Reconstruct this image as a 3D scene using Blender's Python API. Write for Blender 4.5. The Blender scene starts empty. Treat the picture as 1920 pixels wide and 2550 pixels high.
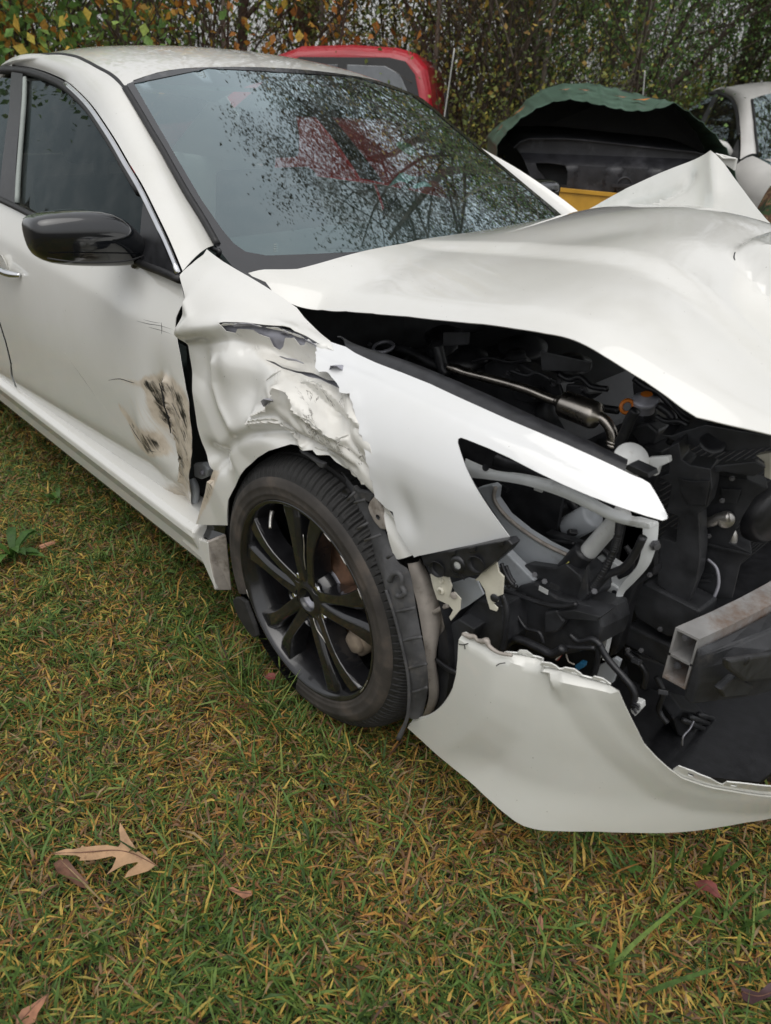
import bpy, bmesh, math, random
import numpy as np
from mathutils import Vector, Matrix, noise
from mathutils.geometry import delaunay_2d_cdt

random.seed(7)
RNG = np.random.default_rng(11)
SC = bpy.context.scene
COL = SC.collection

# ---------------------------------------------------------------- camera
cam_data = bpy.data.cameras.new('camera')
cam = bpy.data.objects.new('camera', cam_data)
COL.objects.link(cam)
SC.camera = cam
cam_data.sensor_fit = 'VERTICAL'
cam_data.sensor_height = 9.8
cam_data.lens = 9.8 * 1819.5 / 2550
cam_data.clip_start = 0.05
cam_data.clip_end = 500
_yaw, _pitch, _roll = [math.radians(a) for a in (136.06, -28.86, 1.43)]
_f = Vector((math.cos(_pitch) * math.cos(_yaw), math.cos(_pitch) * math.sin(_yaw), math.sin(_pitch)))
_r = _f.cross(Vector((0, 0, 1))).normalized()
_u = _r.cross(_f)
_r2 = _r * math.cos(_roll) + _u * math.sin(_roll)
_u2 = _u * math.cos(_roll) - _r * math.sin(_roll)
_m = Matrix((_r2, _u2, -_f)).transposed().to_4x4()
_m.translation = Vector((1.075, -1.675, 1.295))
cam.matrix_world = _m
cam_data.dof.use_dof = True
cam_data.dof.focus_distance = 1.75
cam_data.dof.aperture_fstop = 1.25

# ---------------------------------------------------------------- sky and sun (overcast)
SUN_EL, SUN_AZ = math.radians(70), math.radians(-40)     # azimuth measured from +x towards +y
world = bpy.data.worlds.new('World')
SC.world = world
world.use_nodes = True
wn = world.node_tree
wn.nodes.clear()
_sky = wn.nodes.new('ShaderNodeTexSky')
_sky.sky_type = 'NISHITA'
_sky.sun_disc = False
_sky.sun_elevation = SUN_EL
_sky.sun_rotation = math.pi / 2 - SUN_AZ
_sky.dust_density = 6.0
_sky.air_density = 1.2
_hs = wn.nodes.new('ShaderNodeHueSaturation')
_hs.inputs['Saturation'].default_value = 0.25
_hs.inputs['Value'].default_value = 1.0
_gm = wn.nodes.new('ShaderNodeGamma')          # cloud evens the sky out
_gm.inputs['Gamma'].default_value = 0.5
_hv = wn.nodes.new('ShaderNodeHueSaturation')
_hv.inputs['Value'].default_value = 1.8
_bgn = wn.nodes.new('ShaderNodeBackground')
_bgn.inputs['Strength'].default_value = 0.15
_out = wn.nodes.new('ShaderNodeOutputWorld')
wn.links.new(_sky.outputs[0], _hs.inputs['Color'])
wn.links.new(_hs.outputs[0], _gm.inputs['Color'])
wn.links.new(_gm.outputs[0], _hv.inputs['Color'])
wn.links.new(_hv.outputs[0], _bgn.inputs['Color'])
wn.links.new(_bgn.outputs[0], _out.inputs[0])

sun_data = bpy.data.lights.new('sun', 'SUN')
sun_data.energy = 0.6
sun_data.angle = math.radians(60)
sun_data.color = (1.0, 0.97, 0.93)
sun = bpy.data.objects.new('sun', sun_data)
COL.objects.link(sun)
_sd = Vector((math.cos(SUN_EL) * math.cos(SUN_AZ), math.cos(SUN_EL) * math.sin(SUN_AZ), math.sin(SUN_EL)))
sun.rotation_euler = _sd.to_track_quat('Z', 'Y').to_euler()

SC.view_settings.view_transform = 'Standard'
SC.view_settings.look = 'None'
SC.view_settings.gamma = 1.0
SC.view_settings.exposure = 0.55

# ---------------------------------------------------------------- body surfaces (car space: x forward, y left, z up, origin on the ground under the front axle)

def _ss(a, b, x):
    t = np.clip((x - a) / (b - a), 0, 1)
    return t * t * (3 - 2 * t)

def side(u, v):
    """door and quarter side: u = x, v = z"""
    x = np.asarray(u, float); z = np.asarray(v, float)
    y = -0.893 + 0 * x
    y = y + 0.055 * np.clip((z - 0.60) / 0.35, 0, 2) ** 1.8
    zc = 0.815 - 0.075 * (x + 0.5)
    y = y + 0.16 * np.maximum(0, np.sqrt((z - zc) ** 2 + 0.0002) + (z - zc)) / 2
    y = y + 0.34 * np.maximum(0, np.sqrt((0.47 - z + 0.05 * (x + .5)) ** 2 + 0.0003) + (0.47 - z + 0.05 * (x + .5))) / 2
    y = y + 0.06 * np.clip((-2.4 - x) / 1.3, 0, 1) ** 2
    return np.stack([x, y, z], -1)

def _zs(x):
    return np.interp(x, [-.60, -.42, -.30, -.15, .05, .3, .5, .62, .72], [1.0, .985, .965, .915, .885, .878, .862, .835, .800])

def fender(u, v):
    """front wing: u = x, v = arc length up the section"""
    x = np.asarray(u, float); t = np.asarray(v, float)
    hw = 0.893 - 0.13 * np.clip((x + .15) / .85, 0, 2) ** 2
    zs = (_zs(x - .05) + _zs(x) + _zs(x + .05)) / 3
    r = 0.165
    a = (t - (zs - r)) / r
    ac = np.clip(a, 0, 1.25)
    ex = np.maximum(0, a - 1.25) * r
    y = -hw + r * (1 - np.cos(ac)) + ex * math.sin(1.25)
    z = np.where(a <= 0, t, zs - r + r * np.sin(ac) + ex * math.cos(1.25))
    y = y + 0.05 * np.clip((.35 - t) / .3, 0, 1) ** 2
    return np.stack([x, y, z], -1)

def green(u, v):
    """side of the cabin: u = x, v = z"""
    x = np.asarray(u, float); z = np.asarray(v, float)
    d = z - .95
    y = -(.828 - .42 * d - .37 * d * d)
    return np.stack([x, y, z], -1)

def wind(u, v):
    """windscreen: u = y, v = z"""
    y = np.asarray(u, float); z = np.asarray(v, float)
    x = -.545 - 1.83 * (z - .985) - .12 * (z - .985) * (1.36 - z) + .13 * (1 - (y / .7) ** 2)
    return np.stack([x, y, z], -1)

def roof(u, v):
    """roof: u = x, v = y"""
    x = np.asarray(u, float); y = np.asarray(v, float)
    z = 1.478 - .23 * (x + 1.75) ** 2 - .13 * y ** 2 - .25 * np.clip(np.abs(y) - .35, 0, 1) ** 2
    return np.stack([x, y, z], -1)

_BP = np.array([(0.20, -.862), (.31, -.873), (.45, -.882), (.55, -.884), (.62, -.868), (.70, -.81), (.79, -.72), (.865, -.61), (.925, -.49), (.965, -.34), (.985, -.18), (.99, 0), (.98, .2)])
_bs = np.concatenate([[0], np.cumsum(np.hypot(*np.diff(_BP, axis=0).T))])
def _sm(v, a):
    k = .05
    return sum(np.interp(v + d, _bs, a) for d in (-k, -k / 2, 0, k / 2, k)) / 5
def bump(u, v):
    """front bumper skin: u = length along its plan, v = z"""
    s = np.asarray(u, float); z = np.asarray(v, float)
    x = _sm(s, _BP[:, 0]); y = _sm(s, _BP[:, 1])
    e = 1e-3
    tx = _sm(s + e, _BP[:, 0]) - _sm(s - e, _BP[:, 0]); ty = _sm(s + e, _BP[:, 1]) - _sm(s - e, _BP[:, 1])
    l = np.hypot(tx, ty) + 1e-9
    nx, ny = ty / l, -tx / l            # outward
    o = -.10 * np.clip((z - .34) / .2, -2, 2) ** 2 * np.where(z > .34, .22, .05)
    return np.stack([x + nx * o, y + ny * o, z + 0 * s], -1)

def tent(u, v):
    """far third of the bonnet, folded up: u = x, v = z"""
    x = np.asarray(u, float); z = np.asarray(v, float)
    return np.stack([x, .04 - .403 * x + .475 * z, z], -1)

BOUNDS = {'tent': (-.5, .6, .95, 1.25), 'side': (-2.6, -.3, .1, 1.1), 'fender': (-.62, .75, .2, 1.15), 'green': (-2.6, -.3, .85, 1.42), 'wind': (-.8, .8, .85, 1.42),
          'roof': (-2.6, -.9, -.7, .7), 'bump': (0, 1.5, .08, .6), 'hood': (-.5, .9, -.8, .7)}
_HC = None
class TPS:
    def __init__(self, pts, reg=1e-4):
        p = np.array(pts, float); self.p = p[:, :2]; n = len(p)
        K = self.k(np.hypot(*(self.p[:, None] - self.p[None]).transpose(2, 0, 1))) + reg * np.eye(n)
        P = np.c_[np.ones(n), self.p]
        A = np.zeros((n + 3, n + 3)); A[:n, :n] = K; A[:n, n:] = P; A[n:, :n] = P.T
        self.w = np.linalg.solve(A, np.r_[p[:, 2], 0, 0, 0])
    @staticmethod
    def k(r):
        return r * r * np.log(r + 1e-9)
    def __call__(self, x, y):
        x = np.asarray(x, float); y = np.asarray(y, float)
        q = np.stack([x.ravel(), y.ravel()], -1)
        r = np.hypot(q[:, None, 0] - self.p[None, :, 0], q[:, None, 1] - self.p[None, :, 1])
        z = self.k(r) @ self.w[:-3] + self.w[-3] + q @ self.w[-2:]
        return z.reshape(x.shape)
# heights of the buckled bonnet
HOOD_PTS = [(-.40, -.72, .957), (-.24, -.69, .905), (-.08, -.68, .918), (.10, -.68, .945), (.33, -.68, .975), (.45, -.68, .982), (.55, -.68, .955), (.67, -.68, .928), (.78, -.66, .925),
            (-.34, -.45, .985), (-.29, -.2, 1.005), (-.28, 0, 1.01), (-.31, .3, 1.01), (-.41, .68, 1.0),
            (-.10, -.50, .975), (.15, -.50, 1.005), (.38, -.50, 1.035), (.55, -.50, 1.008), (.72, -.48, .955), (.585, -.255, 1.008), (.70, -.33, .965), (.80, -.36, .94),
            (-.05, -.2, 1.035), (.2, -.2, 1.068), (.42, -.22, 1.082), (.05, .12, 1.090), (.25, .10, 1.112), (.40, .08, 1.098),
            (-.2, .35, 1.045), (-.15, .60, 1.01), (.03, .38, 1.075), (.08, .55, 1.03), (.30, .42, 1.045), (.36, .25, 1.07)]
_htps = TPS(HOOD_PTS)
_FOLD = np.array([(.40, -.19), (.486, -.22), (.60, -.262), (.80, -.33), (1.0, -.40)])
def seg_sd(x, y, line):
    """signed distance to a polyline (positive on its left)"""
    best = None
    for a, b in zip(line[:-1], line[1:]):
        ex, ey = b[0] - a[0], b[1] - a[1]; L = math.hypot(ex, ey)
        t = np.clip(((x - a[0]) * ex + (y - a[1]) * ey) / (L * L), 0, 1)
        dx, dy = x - (a[0] + t * ex), y - (a[1] + t * ey)
        d = np.hypot(dx, dy); s = np.sign(ex * dy - ey * dx)
        s = np.where(s == 0, 1, s)
        if best is None: best, bs = d, s
        else:
            m = d < best; best = np.where(m, d, best); bs = np.where(m, s, bs)
    return best * bs
def hood(u, v):
    """bonnet: u = x, v = y"""
    x = np.asarray(u, float); y = np.asarray(v, float)
    z = _htps(x, y)
    d = seg_sd(x, y, _FOLD)
    rise = 2.2 * np.maximum(0, np.sqrt(d * d + .00005) + d - .007) / 2 * _ss(.46, .54, x)
    z = np.maximum(z, np.minimum(z + rise, 1.092))
    # pressed feature line of the bonnet and the roll-off to its edge
    rl = np.array([(-.36, -.285), (-.21, -.272), (.04, -.286), (.277, -.344), (.418, -.373), (.506, -.395), (.573, -.417), (.70, -.47), (.85, -.53)])
    d2 = seg_sd(x, y, rl)
    z = z + (.013 * _ss(-.006, .022, d2) - .013) * _ss(-.38, -.15, x) + .006 * np.exp(-((d2 + .004) / .012) ** 2) * _ss(-.38, -.15, x)
    el = np.array([(-.5, -.70), (-.336, -.657), (-.252, -.59), (-.07, -.568), (.103, -.5776), (.35, -.60), (.60, -.615), (.80, -.60), (.95, -.60)])
    d3 = seg_sd(x, y, el)
    z = z - .42 * (np.sqrt(d3 * d3 + .00006) - d3 - .0077) / 2
    return np.stack([x, y, z], -1)


# ---------------------------------------------------------------- helpers
def link(o, parent=None):
    COL.objects.link(o)
    if parent is not None:
        o.parent = parent
    return o

def empty(name, loc=(0, 0, 0), label=None, cat=None, group=None):
    o = bpy.data.objects.new(name, None)
    o.location = loc
    o.empty_display_size = .1
    link(o)
    tag(o, label, cat, group)
    return o

def tag(o, label=None, cat=None, group=None, kind=None):
    if label: o['label'] = label
    if cat: o['category'] = cat
    if group: o['group'] = group
    if kind: o['kind'] = kind
    return o

def mesh(name, verts, faces, mat=None, parent=None, smooth=False, solid=0, bevel=0, attrs=None, subsurf=0, split=38):
    me = bpy.data.meshes.new(name)
    me.from_pydata([tuple(map(float, v)) for v in verts], [], [tuple(map(int, f)) for f in faces])
    if smooth:
        me.polygons.foreach_set('use_smooth', [True] * len(me.polygons))
    if mat is not None:
        me.materials.append(mat)
    for k, a in (attrs or {}).items():
        at = me.attributes.new(k, 'FLOAT', 'POINT')
        at.data.foreach_set('value', np.asarray(a, np.float32))
    me.update()
    o = bpy.data.objects.new(name, me)
    link(o, parent)
    if subsurf:
        md = o.modifiers.new('sub', 'SUBSURF'); md.levels = md.render_levels = subsurf
    if solid:
        md = o.modifiers.new('solid', 'SOLIDIFY'); md.thickness = solid; md.offset = 0
        if smooth:
            md = o.modifiers.new('edges', 'EDGE_SPLIT'); md.split_angle = math.radians(split)
    if bevel:
        md = o.modifiers.new('bevel', 'BEVEL'); md.width = bevel; md.segments = 2; md.limit_method = 'ANGLE'; md.angle_limit = math.radians(35)
        md.harden_normals = False
    return o

def fix_normals(o):
    bm = bmesh.new(); bm.from_mesh(o.data)
    bmesh.ops.recalc_face_normals(bm, faces=bm.faces)
    bm.to_mesh(o.data); bm.free()
    return o

def catmull(pts, n=8, closed=False):
    p = [np.array(a, float) for a in pts]
    out = []
    m = len(p)
    rng = range(m if closed else m - 1)
    for i in rng:
        if closed:
            a, b, c, d = p[(i - 1) % m], p[i], p[(i + 1) % m], p[(i + 2) % m]
        else:
            a, b, c, d = p[max(i - 1, 0)], p[i], p[i + 1], p[min(i + 2, m - 1)]
        for k in range(n):
            t = k / n
            out.append(.5 * ((2 * b) + (c - a) * t + (2 * a - 5 * b + 4 * c - d) * t * t + (3 * b - a - 3 * c + d) * t ** 3))
    if not closed:
        out.append(p[-1])
    return np.array(out)

def in_poly(P, poly):
    x, y = P[:, 0], P[:, 1]
    inside = np.zeros(len(P), bool)
    q = np.asarray(poly, float)
    j = len(q) - 1
    for i in range(len(q)):
        xi, yi = q[i]; xj, yj = q[j]
        c = ((yi > y) != (yj > y)) & (x < (xj - xi) * (y - yi) / (yj - yi + 1e-15) + xi)
        inside ^= c
        j = i
    return inside

def densify(poly, step):
    q = [np.array(p, float) for p in poly]
    out = []
    for a, b in zip(q, q[1:] + q[:1]):
        n = max(1, int(np.ceil(np.linalg.norm(b - a) / step)))
        for k in range(n):
            out.append(a + (b - a) * k / n)
    return np.array(out)

def poly_dist(P, poly):
    q = np.asarray(poly, float)
    best = np.full(len(P), 1e9)
    for a, b in zip(q, np.roll(q, -1, 0)):
        e = b - a; L = (e @ e) + 1e-15
        t = np.clip(((P - a) @ e) / L, 0, 1)
        best = np.minimum(best, np.linalg.norm(P - (a + t[:, None] * e), axis=1))
    return best

def triangulate(outline, step, holes=()):
    loops = [densify(outline, step)] + [densify(h, step) for h in holes]
    allp = np.concatenate(loops)
    lo, hi = allp.min(0), allp.max(0)
    gx = np.arange(lo[0], hi[0], step); gy = np.arange(lo[1], hi[1], step * .866)
    X, Y = np.meshgrid(gx, gy)
    X = X + (np.arange(len(gy)) % 2)[:, None] * step * .5
    G = np.stack([X.ravel(), Y.ravel()], -1)
    k = in_poly(G, loops[0])
    for h in loops[1:]:
        k &= ~in_poly(G, h)
    G = G[k]
    dist = np.min([poly_dist(G, l) for l in loops], axis=0) if len(G) else np.zeros(0)
    G = G[dist > step * .45]
    verts = [Vector((a[0], a[1])) for a in allp] + [Vector((a[0], a[1])) for a in G]
    edges = []
    base = 0
    for l in loops:
        n = len(l)
        edges += [(base + i, base + (i + 1) % n) for i in range(n)]
        base += n
    r = delaunay_2d_cdt(verts, edges, [], 0, 1e-6)
    V = np.array([(v.x, v.y) for v in r[0]])
    Fc = np.array([f for f in r[2] if len(f) == 3])
    C = V[Fc].mean(1)
    k = in_poly(C, loops[0])
    for h in loops[1:]:
        k &= ~in_poly(C, h)
    return V, Fc[k]

def panel(name, outline, surf, mat, parent, step=.012, holes=(), disp=None, thick=.0016, attrs=None, flip=False, offset=0, split=38):
    """a sheet cut to an outline on a curved surface; disp(u, v) moves it along the surface normal"""
    V, Fc = triangulate(outline, step, holes)
    X = surf(V[:, 0], V[:, 1])
    e = 1e-3
    n = np.cross(surf(V[:, 0] + e, V[:, 1]) - X, surf(V[:, 0], V[:, 1] + e) - X)
    n /= np.linalg.norm(n, axis=1)[:, None] + 1e-12
    if flip:
        n = -n
    d = np.zeros(len(V)) + offset
    if disp is not None:
        d = d + disp(V[:, 0], V[:, 1])
    X = X + n * d[:, None]
    at = {k: f(V[:, 0], V[:, 1]) for k, f in (attrs or {}).items()}
    Fo = Fc[:, ::-1] if flip else Fc
    return mesh(name, X, Fo, mat, parent, True, solid=thick, attrs=at, split=split)

def tube(name, pts, r, mat, parent=None, n=10, sub=6, cap=True, smooth=True):
    P = catmull(pts, sub) if sub > 1 and len(pts) > 2 else np.array(pts, float)
    m = len(P)
    R = np.interp(np.linspace(0, 1, m), np.linspace(0, 1, len(r)), r) if hasattr(r, '__len__') else np.full(m, r)
    V, Fc = tube_data(P, R, n, cap)
    return mesh(name, V, Fc, mat, parent, smooth)

def tube_data(P, R, n=8, cap=True):
    m = len(P)
    T = np.gradient(P, axis=0); T /= np.linalg.norm(T, axis=1)[:, None] + 1e-12
    up = np.array([0, 0, 1.0])
    if abs(T[0] @ up) > .9: up = np.array([1.0, 0, 0])
    a = np.cross(T[0], up); a /= np.linalg.norm(a)
    V = []
    ang = np.linspace(0, 2 * np.pi, n, endpoint=False)
    for i in range(m):
        a = a - T[i] * (a @ T[i]); a /= np.linalg.norm(a) + 1e-12
        b = np.cross(T[i], a)
        V.append(P[i] + R[i] * (np.outer(np.cos(ang), a) + np.outer(np.sin(ang), b)))
    V = np.concatenate(V)
    Fc = []
    for i in range(m - 1):
        for k in range(n):
            k2 = (k + 1) % n
            Fc.append((i * n + k, i * n + k2, (i + 1) * n + k2, (i + 1) * n + k))
    if cap:
        Fc.append(tuple(range(n))[::-1]); Fc.append(tuple((m - 1) * n + k for k in range(n)))
    return V, Fc

def loft(name, rings, mat, parent=None, closed=True, cap=True, smooth=True, **kw):
    n = len(rings[0]); m = len(rings)
    V = np.concatenate([np.array(r, float) for r in rings])
    Fc = []
    for i in range(m - 1):
        for k in range(n if closed else n - 1):
            k2 = (k + 1) % n
            Fc.append((i * n + k, i * n + k2, (i + 1) * n + k2, (i + 1) * n + k))
    if cap and closed:
        Fc.append(tuple(range(n))[::-1]); Fc.append(tuple((m - 1) * n + k for k in range(n)))
    o = mesh(name, V, Fc, mat, parent, smooth, **kw)
    return fix_normals(o)

def prism(name, outline, vec, mat, parent=None, bevel=.004, holes=None):
    """solid with a given (roughly flat) 3D outline pushed along vec"""
    a = [Vector(p) for p in outline]; v = Vector(vec); n = len(a)
    V = a + [p + v for p in a]
    Fc = [tuple(range(n)), tuple(range(2 * n - 1, n - 1, -1))]
    Fc += [(i, (i + 1) % n, n + (i + 1) % n, n + i) for i in range(n)]
    me = bpy.data.meshes.new(name)
    bm = bmesh.new()
    vs = [bm.verts.new(p) for p in V]
    for f in Fc:
        try: bm.faces.new([vs[i] for i in f])
        except ValueError: pass
    big = [f for f in bm.faces if len(f.verts) > 4]
    bmesh.ops.recalc_face_normals(bm, faces=bm.faces)
    if big: bmesh.ops.triangulate(bm, faces=big)
    bm.to_mesh(me); bm.free()
    if mat is not None: me.materials.append(mat)
    o = link(bpy.data.objects.new(name, me), parent)
    if bevel:
        md = o.modifiers.new('bevel', 'BEVEL'); md.width = bevel; md.segments = 2; md.limit_method = 'ANGLE'; md.angle_limit = math.radians(40)
    return o

def box(name, c, size, mat, parent=None, rot=(0, 0, 0), bevel=.004):
    sx, sy, sz = [s / 2 for s in size]
    from mathutils import Euler
    R = Euler(rot).to_matrix()
    V = [Vector(c) + R @ Vector((x * sx, y * sy, z * sz)) for x in (-1, 1) for y in (-1, 1) for z in (-1, 1)]
    Fc = [(0, 1, 3, 2), (4, 6, 7, 5), (0, 4, 5, 1), (2, 3, 7, 6), (0, 2, 6, 4), (1, 5, 7, 3)]
    return fix_normals(mesh(name, V, Fc, mat, parent, False, bevel=bevel))

def lathe(name, prof, c, axis, mat, parent=None, n=48, smooth=True, a0=0, a1=2 * math.pi, bevel=0):
    """prof: (radius, distance along axis)"""
    ax = Vector(axis).normalized()
    t = Vector((0, 0, 1)) if abs(ax.z) < .9 else Vector((1, 0, 0))
    e1 = ax.cross(t).normalized(); e2 = ax.cross(e1)
    full = abs(a1 - a0 - 2 * math.pi) < 1e-6
    cnt = n if full else n + 1
    V = []
    for i in range(cnt):
        a = a0 + (a1 - a0) * i / n
        d = e1 * math.cos(a) + e2 * math.sin(a)
        for r, h in prof:
            V.append(Vector(c) + ax * h + d * r)
    m = len(prof); Fc = []
    for i in range(n):
        j = (i + 1) % cnt
        for k in range(m - 1):
            Fc.append((i * m + k, i * m + k + 1, j * m + k + 1, j * m + k))
    o = mesh(name, V, Fc, mat, parent, smooth, bevel=bevel)
    bm = bmesh.new(); bm.from_mesh(o.data)
    bmesh.ops.remove_doubles(bm, verts=bm.verts, dist=1e-6)
    bmesh.ops.recalc_face_normals(bm, faces=bm.faces)
    bm.to_mesh(o.data); bm.free()
    return o

def bolt(c, axis, r, mat, parent, name='bolt'):
    return lathe(name, [(0, r * .9), (r * .62, r * .9), (r * .62, r * .25), (r, r * .25), (r, 0), (0, 0)], c, axis, mat, parent, n=6, smooth=False)

# ---------------------------------------------------------------- materials
def nodes_of(name):
    m = bpy.data.materials.new(name); m.use_nodes = True
    nt = m.node_tree
    return m, nt, nt.nodes['Principled BSDF']

def basic(name, col, rough=.5, metal=0, coat=0, var=.25, scale=30, bump=0, bscale=120, spec=.5, dirt=None, dscale=8):
    """plain surface with fine procedural variation in tone and relief"""
    m, nt, b = nodes_of(name)
    N = nt.nodes; L = nt.links
    tc = N.new('ShaderNodeTexCoord')
    nz = N.new('ShaderNodeTexNoise'); nz.inputs['Scale'].default_value = scale; nz.inputs['Detail'].default_value = 6
    L.new(tc.outputs['Object'], nz.inputs['Vector'])
    rp = N.new('ShaderNodeMapRange'); rp.inputs[1].default_value = .3; rp.inputs[2].default_value = .7
    rp.inputs[3].default_value = 1 - var; rp.inputs[4].default_value = 1 + var
    L.new(nz.outputs['Fac'], rp.inputs[0])
    mx = N.new('ShaderNodeMix'); mx.data_type = 'RGBA'; mx.blend_type = 'MULTIPLY'; mx.inputs[0].default_value = 1
    mx.inputs[6].default_value = (*col, 1)
    L.new(rp.outputs[0], mx.inputs[7])
    colout = mx.outputs[2]
    if dirt:
        dn = N.new('ShaderNodeTexNoise'); dn.inputs['Scale'].default_value = dscale; dn.inputs['Detail'].default_value = 8; dn.inputs['Roughness'].default_value = .7
        L.new(tc.outputs['Object'], dn.inputs['Vector'])
        dr = N.new('ShaderNodeMapRange'); dr.inputs[1].default_value = dirt[1]; dr.inputs[2].default_value = dirt[1] + .2
        L.new(dn.outputs['Fac'], dr.inputs[0])
        dm = N.new('ShaderNodeMix'); dm.data_type = 'RGBA'
        L.new(dr.outputs[0], dm.inputs[0]); L.new(colout, dm.inputs[6]); dm.inputs[7].default_value = (*dirt[0], 1)
        colout = dm.outputs[2]
    L.new(colout, b.inputs['Base Color'])
    rr = N.new('ShaderNodeMapRange'); rr.inputs[3].default_value = max(.02, rough - .12 * min(1, rough * 2)); rr.inputs[4].default_value = min(1, rough + .12)
    L.new(nz.outputs['Fac'], rr.inputs[0]); L.new(rr.outputs[0], b.inputs['Roughness'])
    b.inputs['Metallic'].default_value = metal
    b.inputs['Coat Weight'].default_value = coat
    b.inputs['Coat Roughness'].default_value = .05
    b.inputs['Specular IOR Level'].default_value = spec
    if bump:
        bn = N.new('ShaderNodeTexNoise'); bn.inputs['Scale'].default_value = bscale; bn.inputs['Detail'].default_value = 4
        L.new(tc.outputs['Object'], bn.inputs['Vector'])
        bp = N.new('ShaderNodeBump'); bp.inputs['Strength'].default_value = bump; bp.inputs['Distance'].default_value = .002
        L.new(bn.outputs['Fac'], bp.inputs['Height']); L.new(bp.outputs[0], b.inputs['Normal'])
    return m

def paint(name, col, rough=.38, coat=1.0, speck=.735, streak=(1, 1, 1)):
    """car paint; attribute 'scrape' carries rubbed black and tan marks, 'raw' bared primer, both broken up by noise"""
    m, nt, b = nodes_of(name)
    N = nt.nodes; L = nt.links
    tc = N.new('ShaderNodeTexCoord')
    def noise_(scale, detail=6, rg=.6, vec=None, dist=0):
        n = N.new('ShaderNodeTexNoise'); n.inputs['Scale'].default_value = scale; n.inputs['Detail'].default_value = detail
        n.inputs['Roughness'].default_value = rg; n.inputs['Distortion'].default_value = dist
        L.new(vec or tc.outputs['Object'], n.inputs['Vector']); return n.outputs['Fac']
    def rng_(x, a, c, lo=0, hi=1):
        n = N.new('ShaderNodeMapRange'); n.inputs[1].default_value = a; n.inputs[2].default_value = c; n.inputs[3].default_value = lo; n.inputs[4].default_value = hi
        L.new(x, n.inputs[0]); return n.outputs[0]
    def mix_(f, a, c):
        n = N.new('ShaderNodeMix'); n.data_type = 'RGBA'
        L.new(f, n.inputs[0])
        for s, i in ((a, 6), (c, 7)):
            if isinstance(s, tuple): n.inputs[i].default_value = (*s, 1)
            else: L.new(s, n.inputs[i])
        return n.outputs[2]
    def math_(op, a, c):
        n = N.new('ShaderNodeMath'); n.operation = op
        for s, i in ((a, 0), (c, 1)):
            if isinstance(s, (int, float)): n.inputs[i].default_value = s
            else: L.new(s, n.inputs[i])
        return n.outputs[0]
    c = mix_(rng_(noise_(3, 8, .65), .35, .7), col, tuple(a * k for a, k in zip(col, (.93, .925, .90))))
    c = mix_(rng_(noise_(170, 3, .5), speck, speck + .05), c, (.12, .10, .07))
    def att(n):
        a = N.new('ShaderNodeAttribute'); a.attribute_name = n; return a.outputs['Fac']
    def flow(deg, lo, hi):
        a = math.radians(deg)
        cx = N.new('ShaderNodeCombineXYZ')
        for k, (v, sc_) in enumerate((((math.cos(a), 0, math.sin(a)), lo), ((-math.sin(a), 0, math.cos(a)), hi), ((0, 1, 0), lo))):
            d_ = N.new('ShaderNodeVectorMath'); d_.operation = 'DOT_PRODUCT'; d_.inputs[1].default_value = v
            L.new(tc.outputs['Object'], d_.inputs[0])
            L.new(math_('MULTIPLY', d_.outputs['Value'], sc_), cx.inputs[k])
        return cx.outputs[0]
    raw = att('raw'); scr = att('scrape')
    st = noise_(1, 8, .7, flow(-34, 14, 75), .6)
    big = noise_(26, 5, .6)
    # bared, duller paint with hairline cracks
    rk = rng_(math_('ADD', raw, math_('MULTIPLY', big, .35)), .45, .62)
    c = mix_(rk, c, mix_(rng_(st, .3, .7), (.70, .69, .645), (.66, .64, .585)))
    h1 = math_('ABSOLUTE', math_('SUBTRACT', noise_(1, 5, .6, flow(-34, 9, 38), 1.2), .5), 0)
    h2 = noise_(9, 3, .5)
    hair = math_('MULTIPLY', math_('MULTIPLY', rng_(h1, .016, .004), rng_(h2, .46, .56)), rng_(raw, .3, .6))
    c = mix_(hair, c, (.16, .145, .125))
    # rubbed-off tan marks and black rubber smears
    s1 = noise_(1, 9, .72, flow(-52, 9, 95), .5)
    s2 = noise_(1, 8, .68, flow(-58, 13, 70), .9)
    tan = rng_(math_('ADD', scr, math_('MULTIPLY', s1, .75)), .74, .98)
    c = mix_(tan, c, mix_(rng_(big, .35, .65), (.64, .57, .47), (.50, .43, .34)))
    blk = rng_(math_('ADD', math_('MULTIPLY', scr, .50), math_('ADD', math_('MULTIPLY', s2, .8), math_('MULTIPLY', noise_(14, 3, .5), .35))), 1.03, 1.15)
    c = mix_(blk, c, (.022, .020, .018))
    L.new(c, b.inputs['Base Color'])
    b.inputs['Roughness'].default_value = rough
    cw = math_('SUBTRACT', coat, math_('MAXIMUM', math_('MULTIPLY', rk, .55), math_('MULTIPLY', tan, .9)))
    L.new(cw, b.inputs['Coat Weight'])
    b.inputs['Coat Roughness'].default_value = .05
    b.inputs['Coat IOR'].default_value = 1.75
    bp = N.new('ShaderNodeBump'); bp.inputs['Strength'].default_value = .35; bp.inputs['Distance'].default_value = .0015
    L.new(math_('SUBTRACT', math_('MULTIPLY', st, math_('MAXIMUM', raw, scr)), math_('MULTIPLY', hair, .8)), bp.inputs['Height'])
    L.new(bp.outputs[0], b.inputs['Normal'])
    return m

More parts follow.
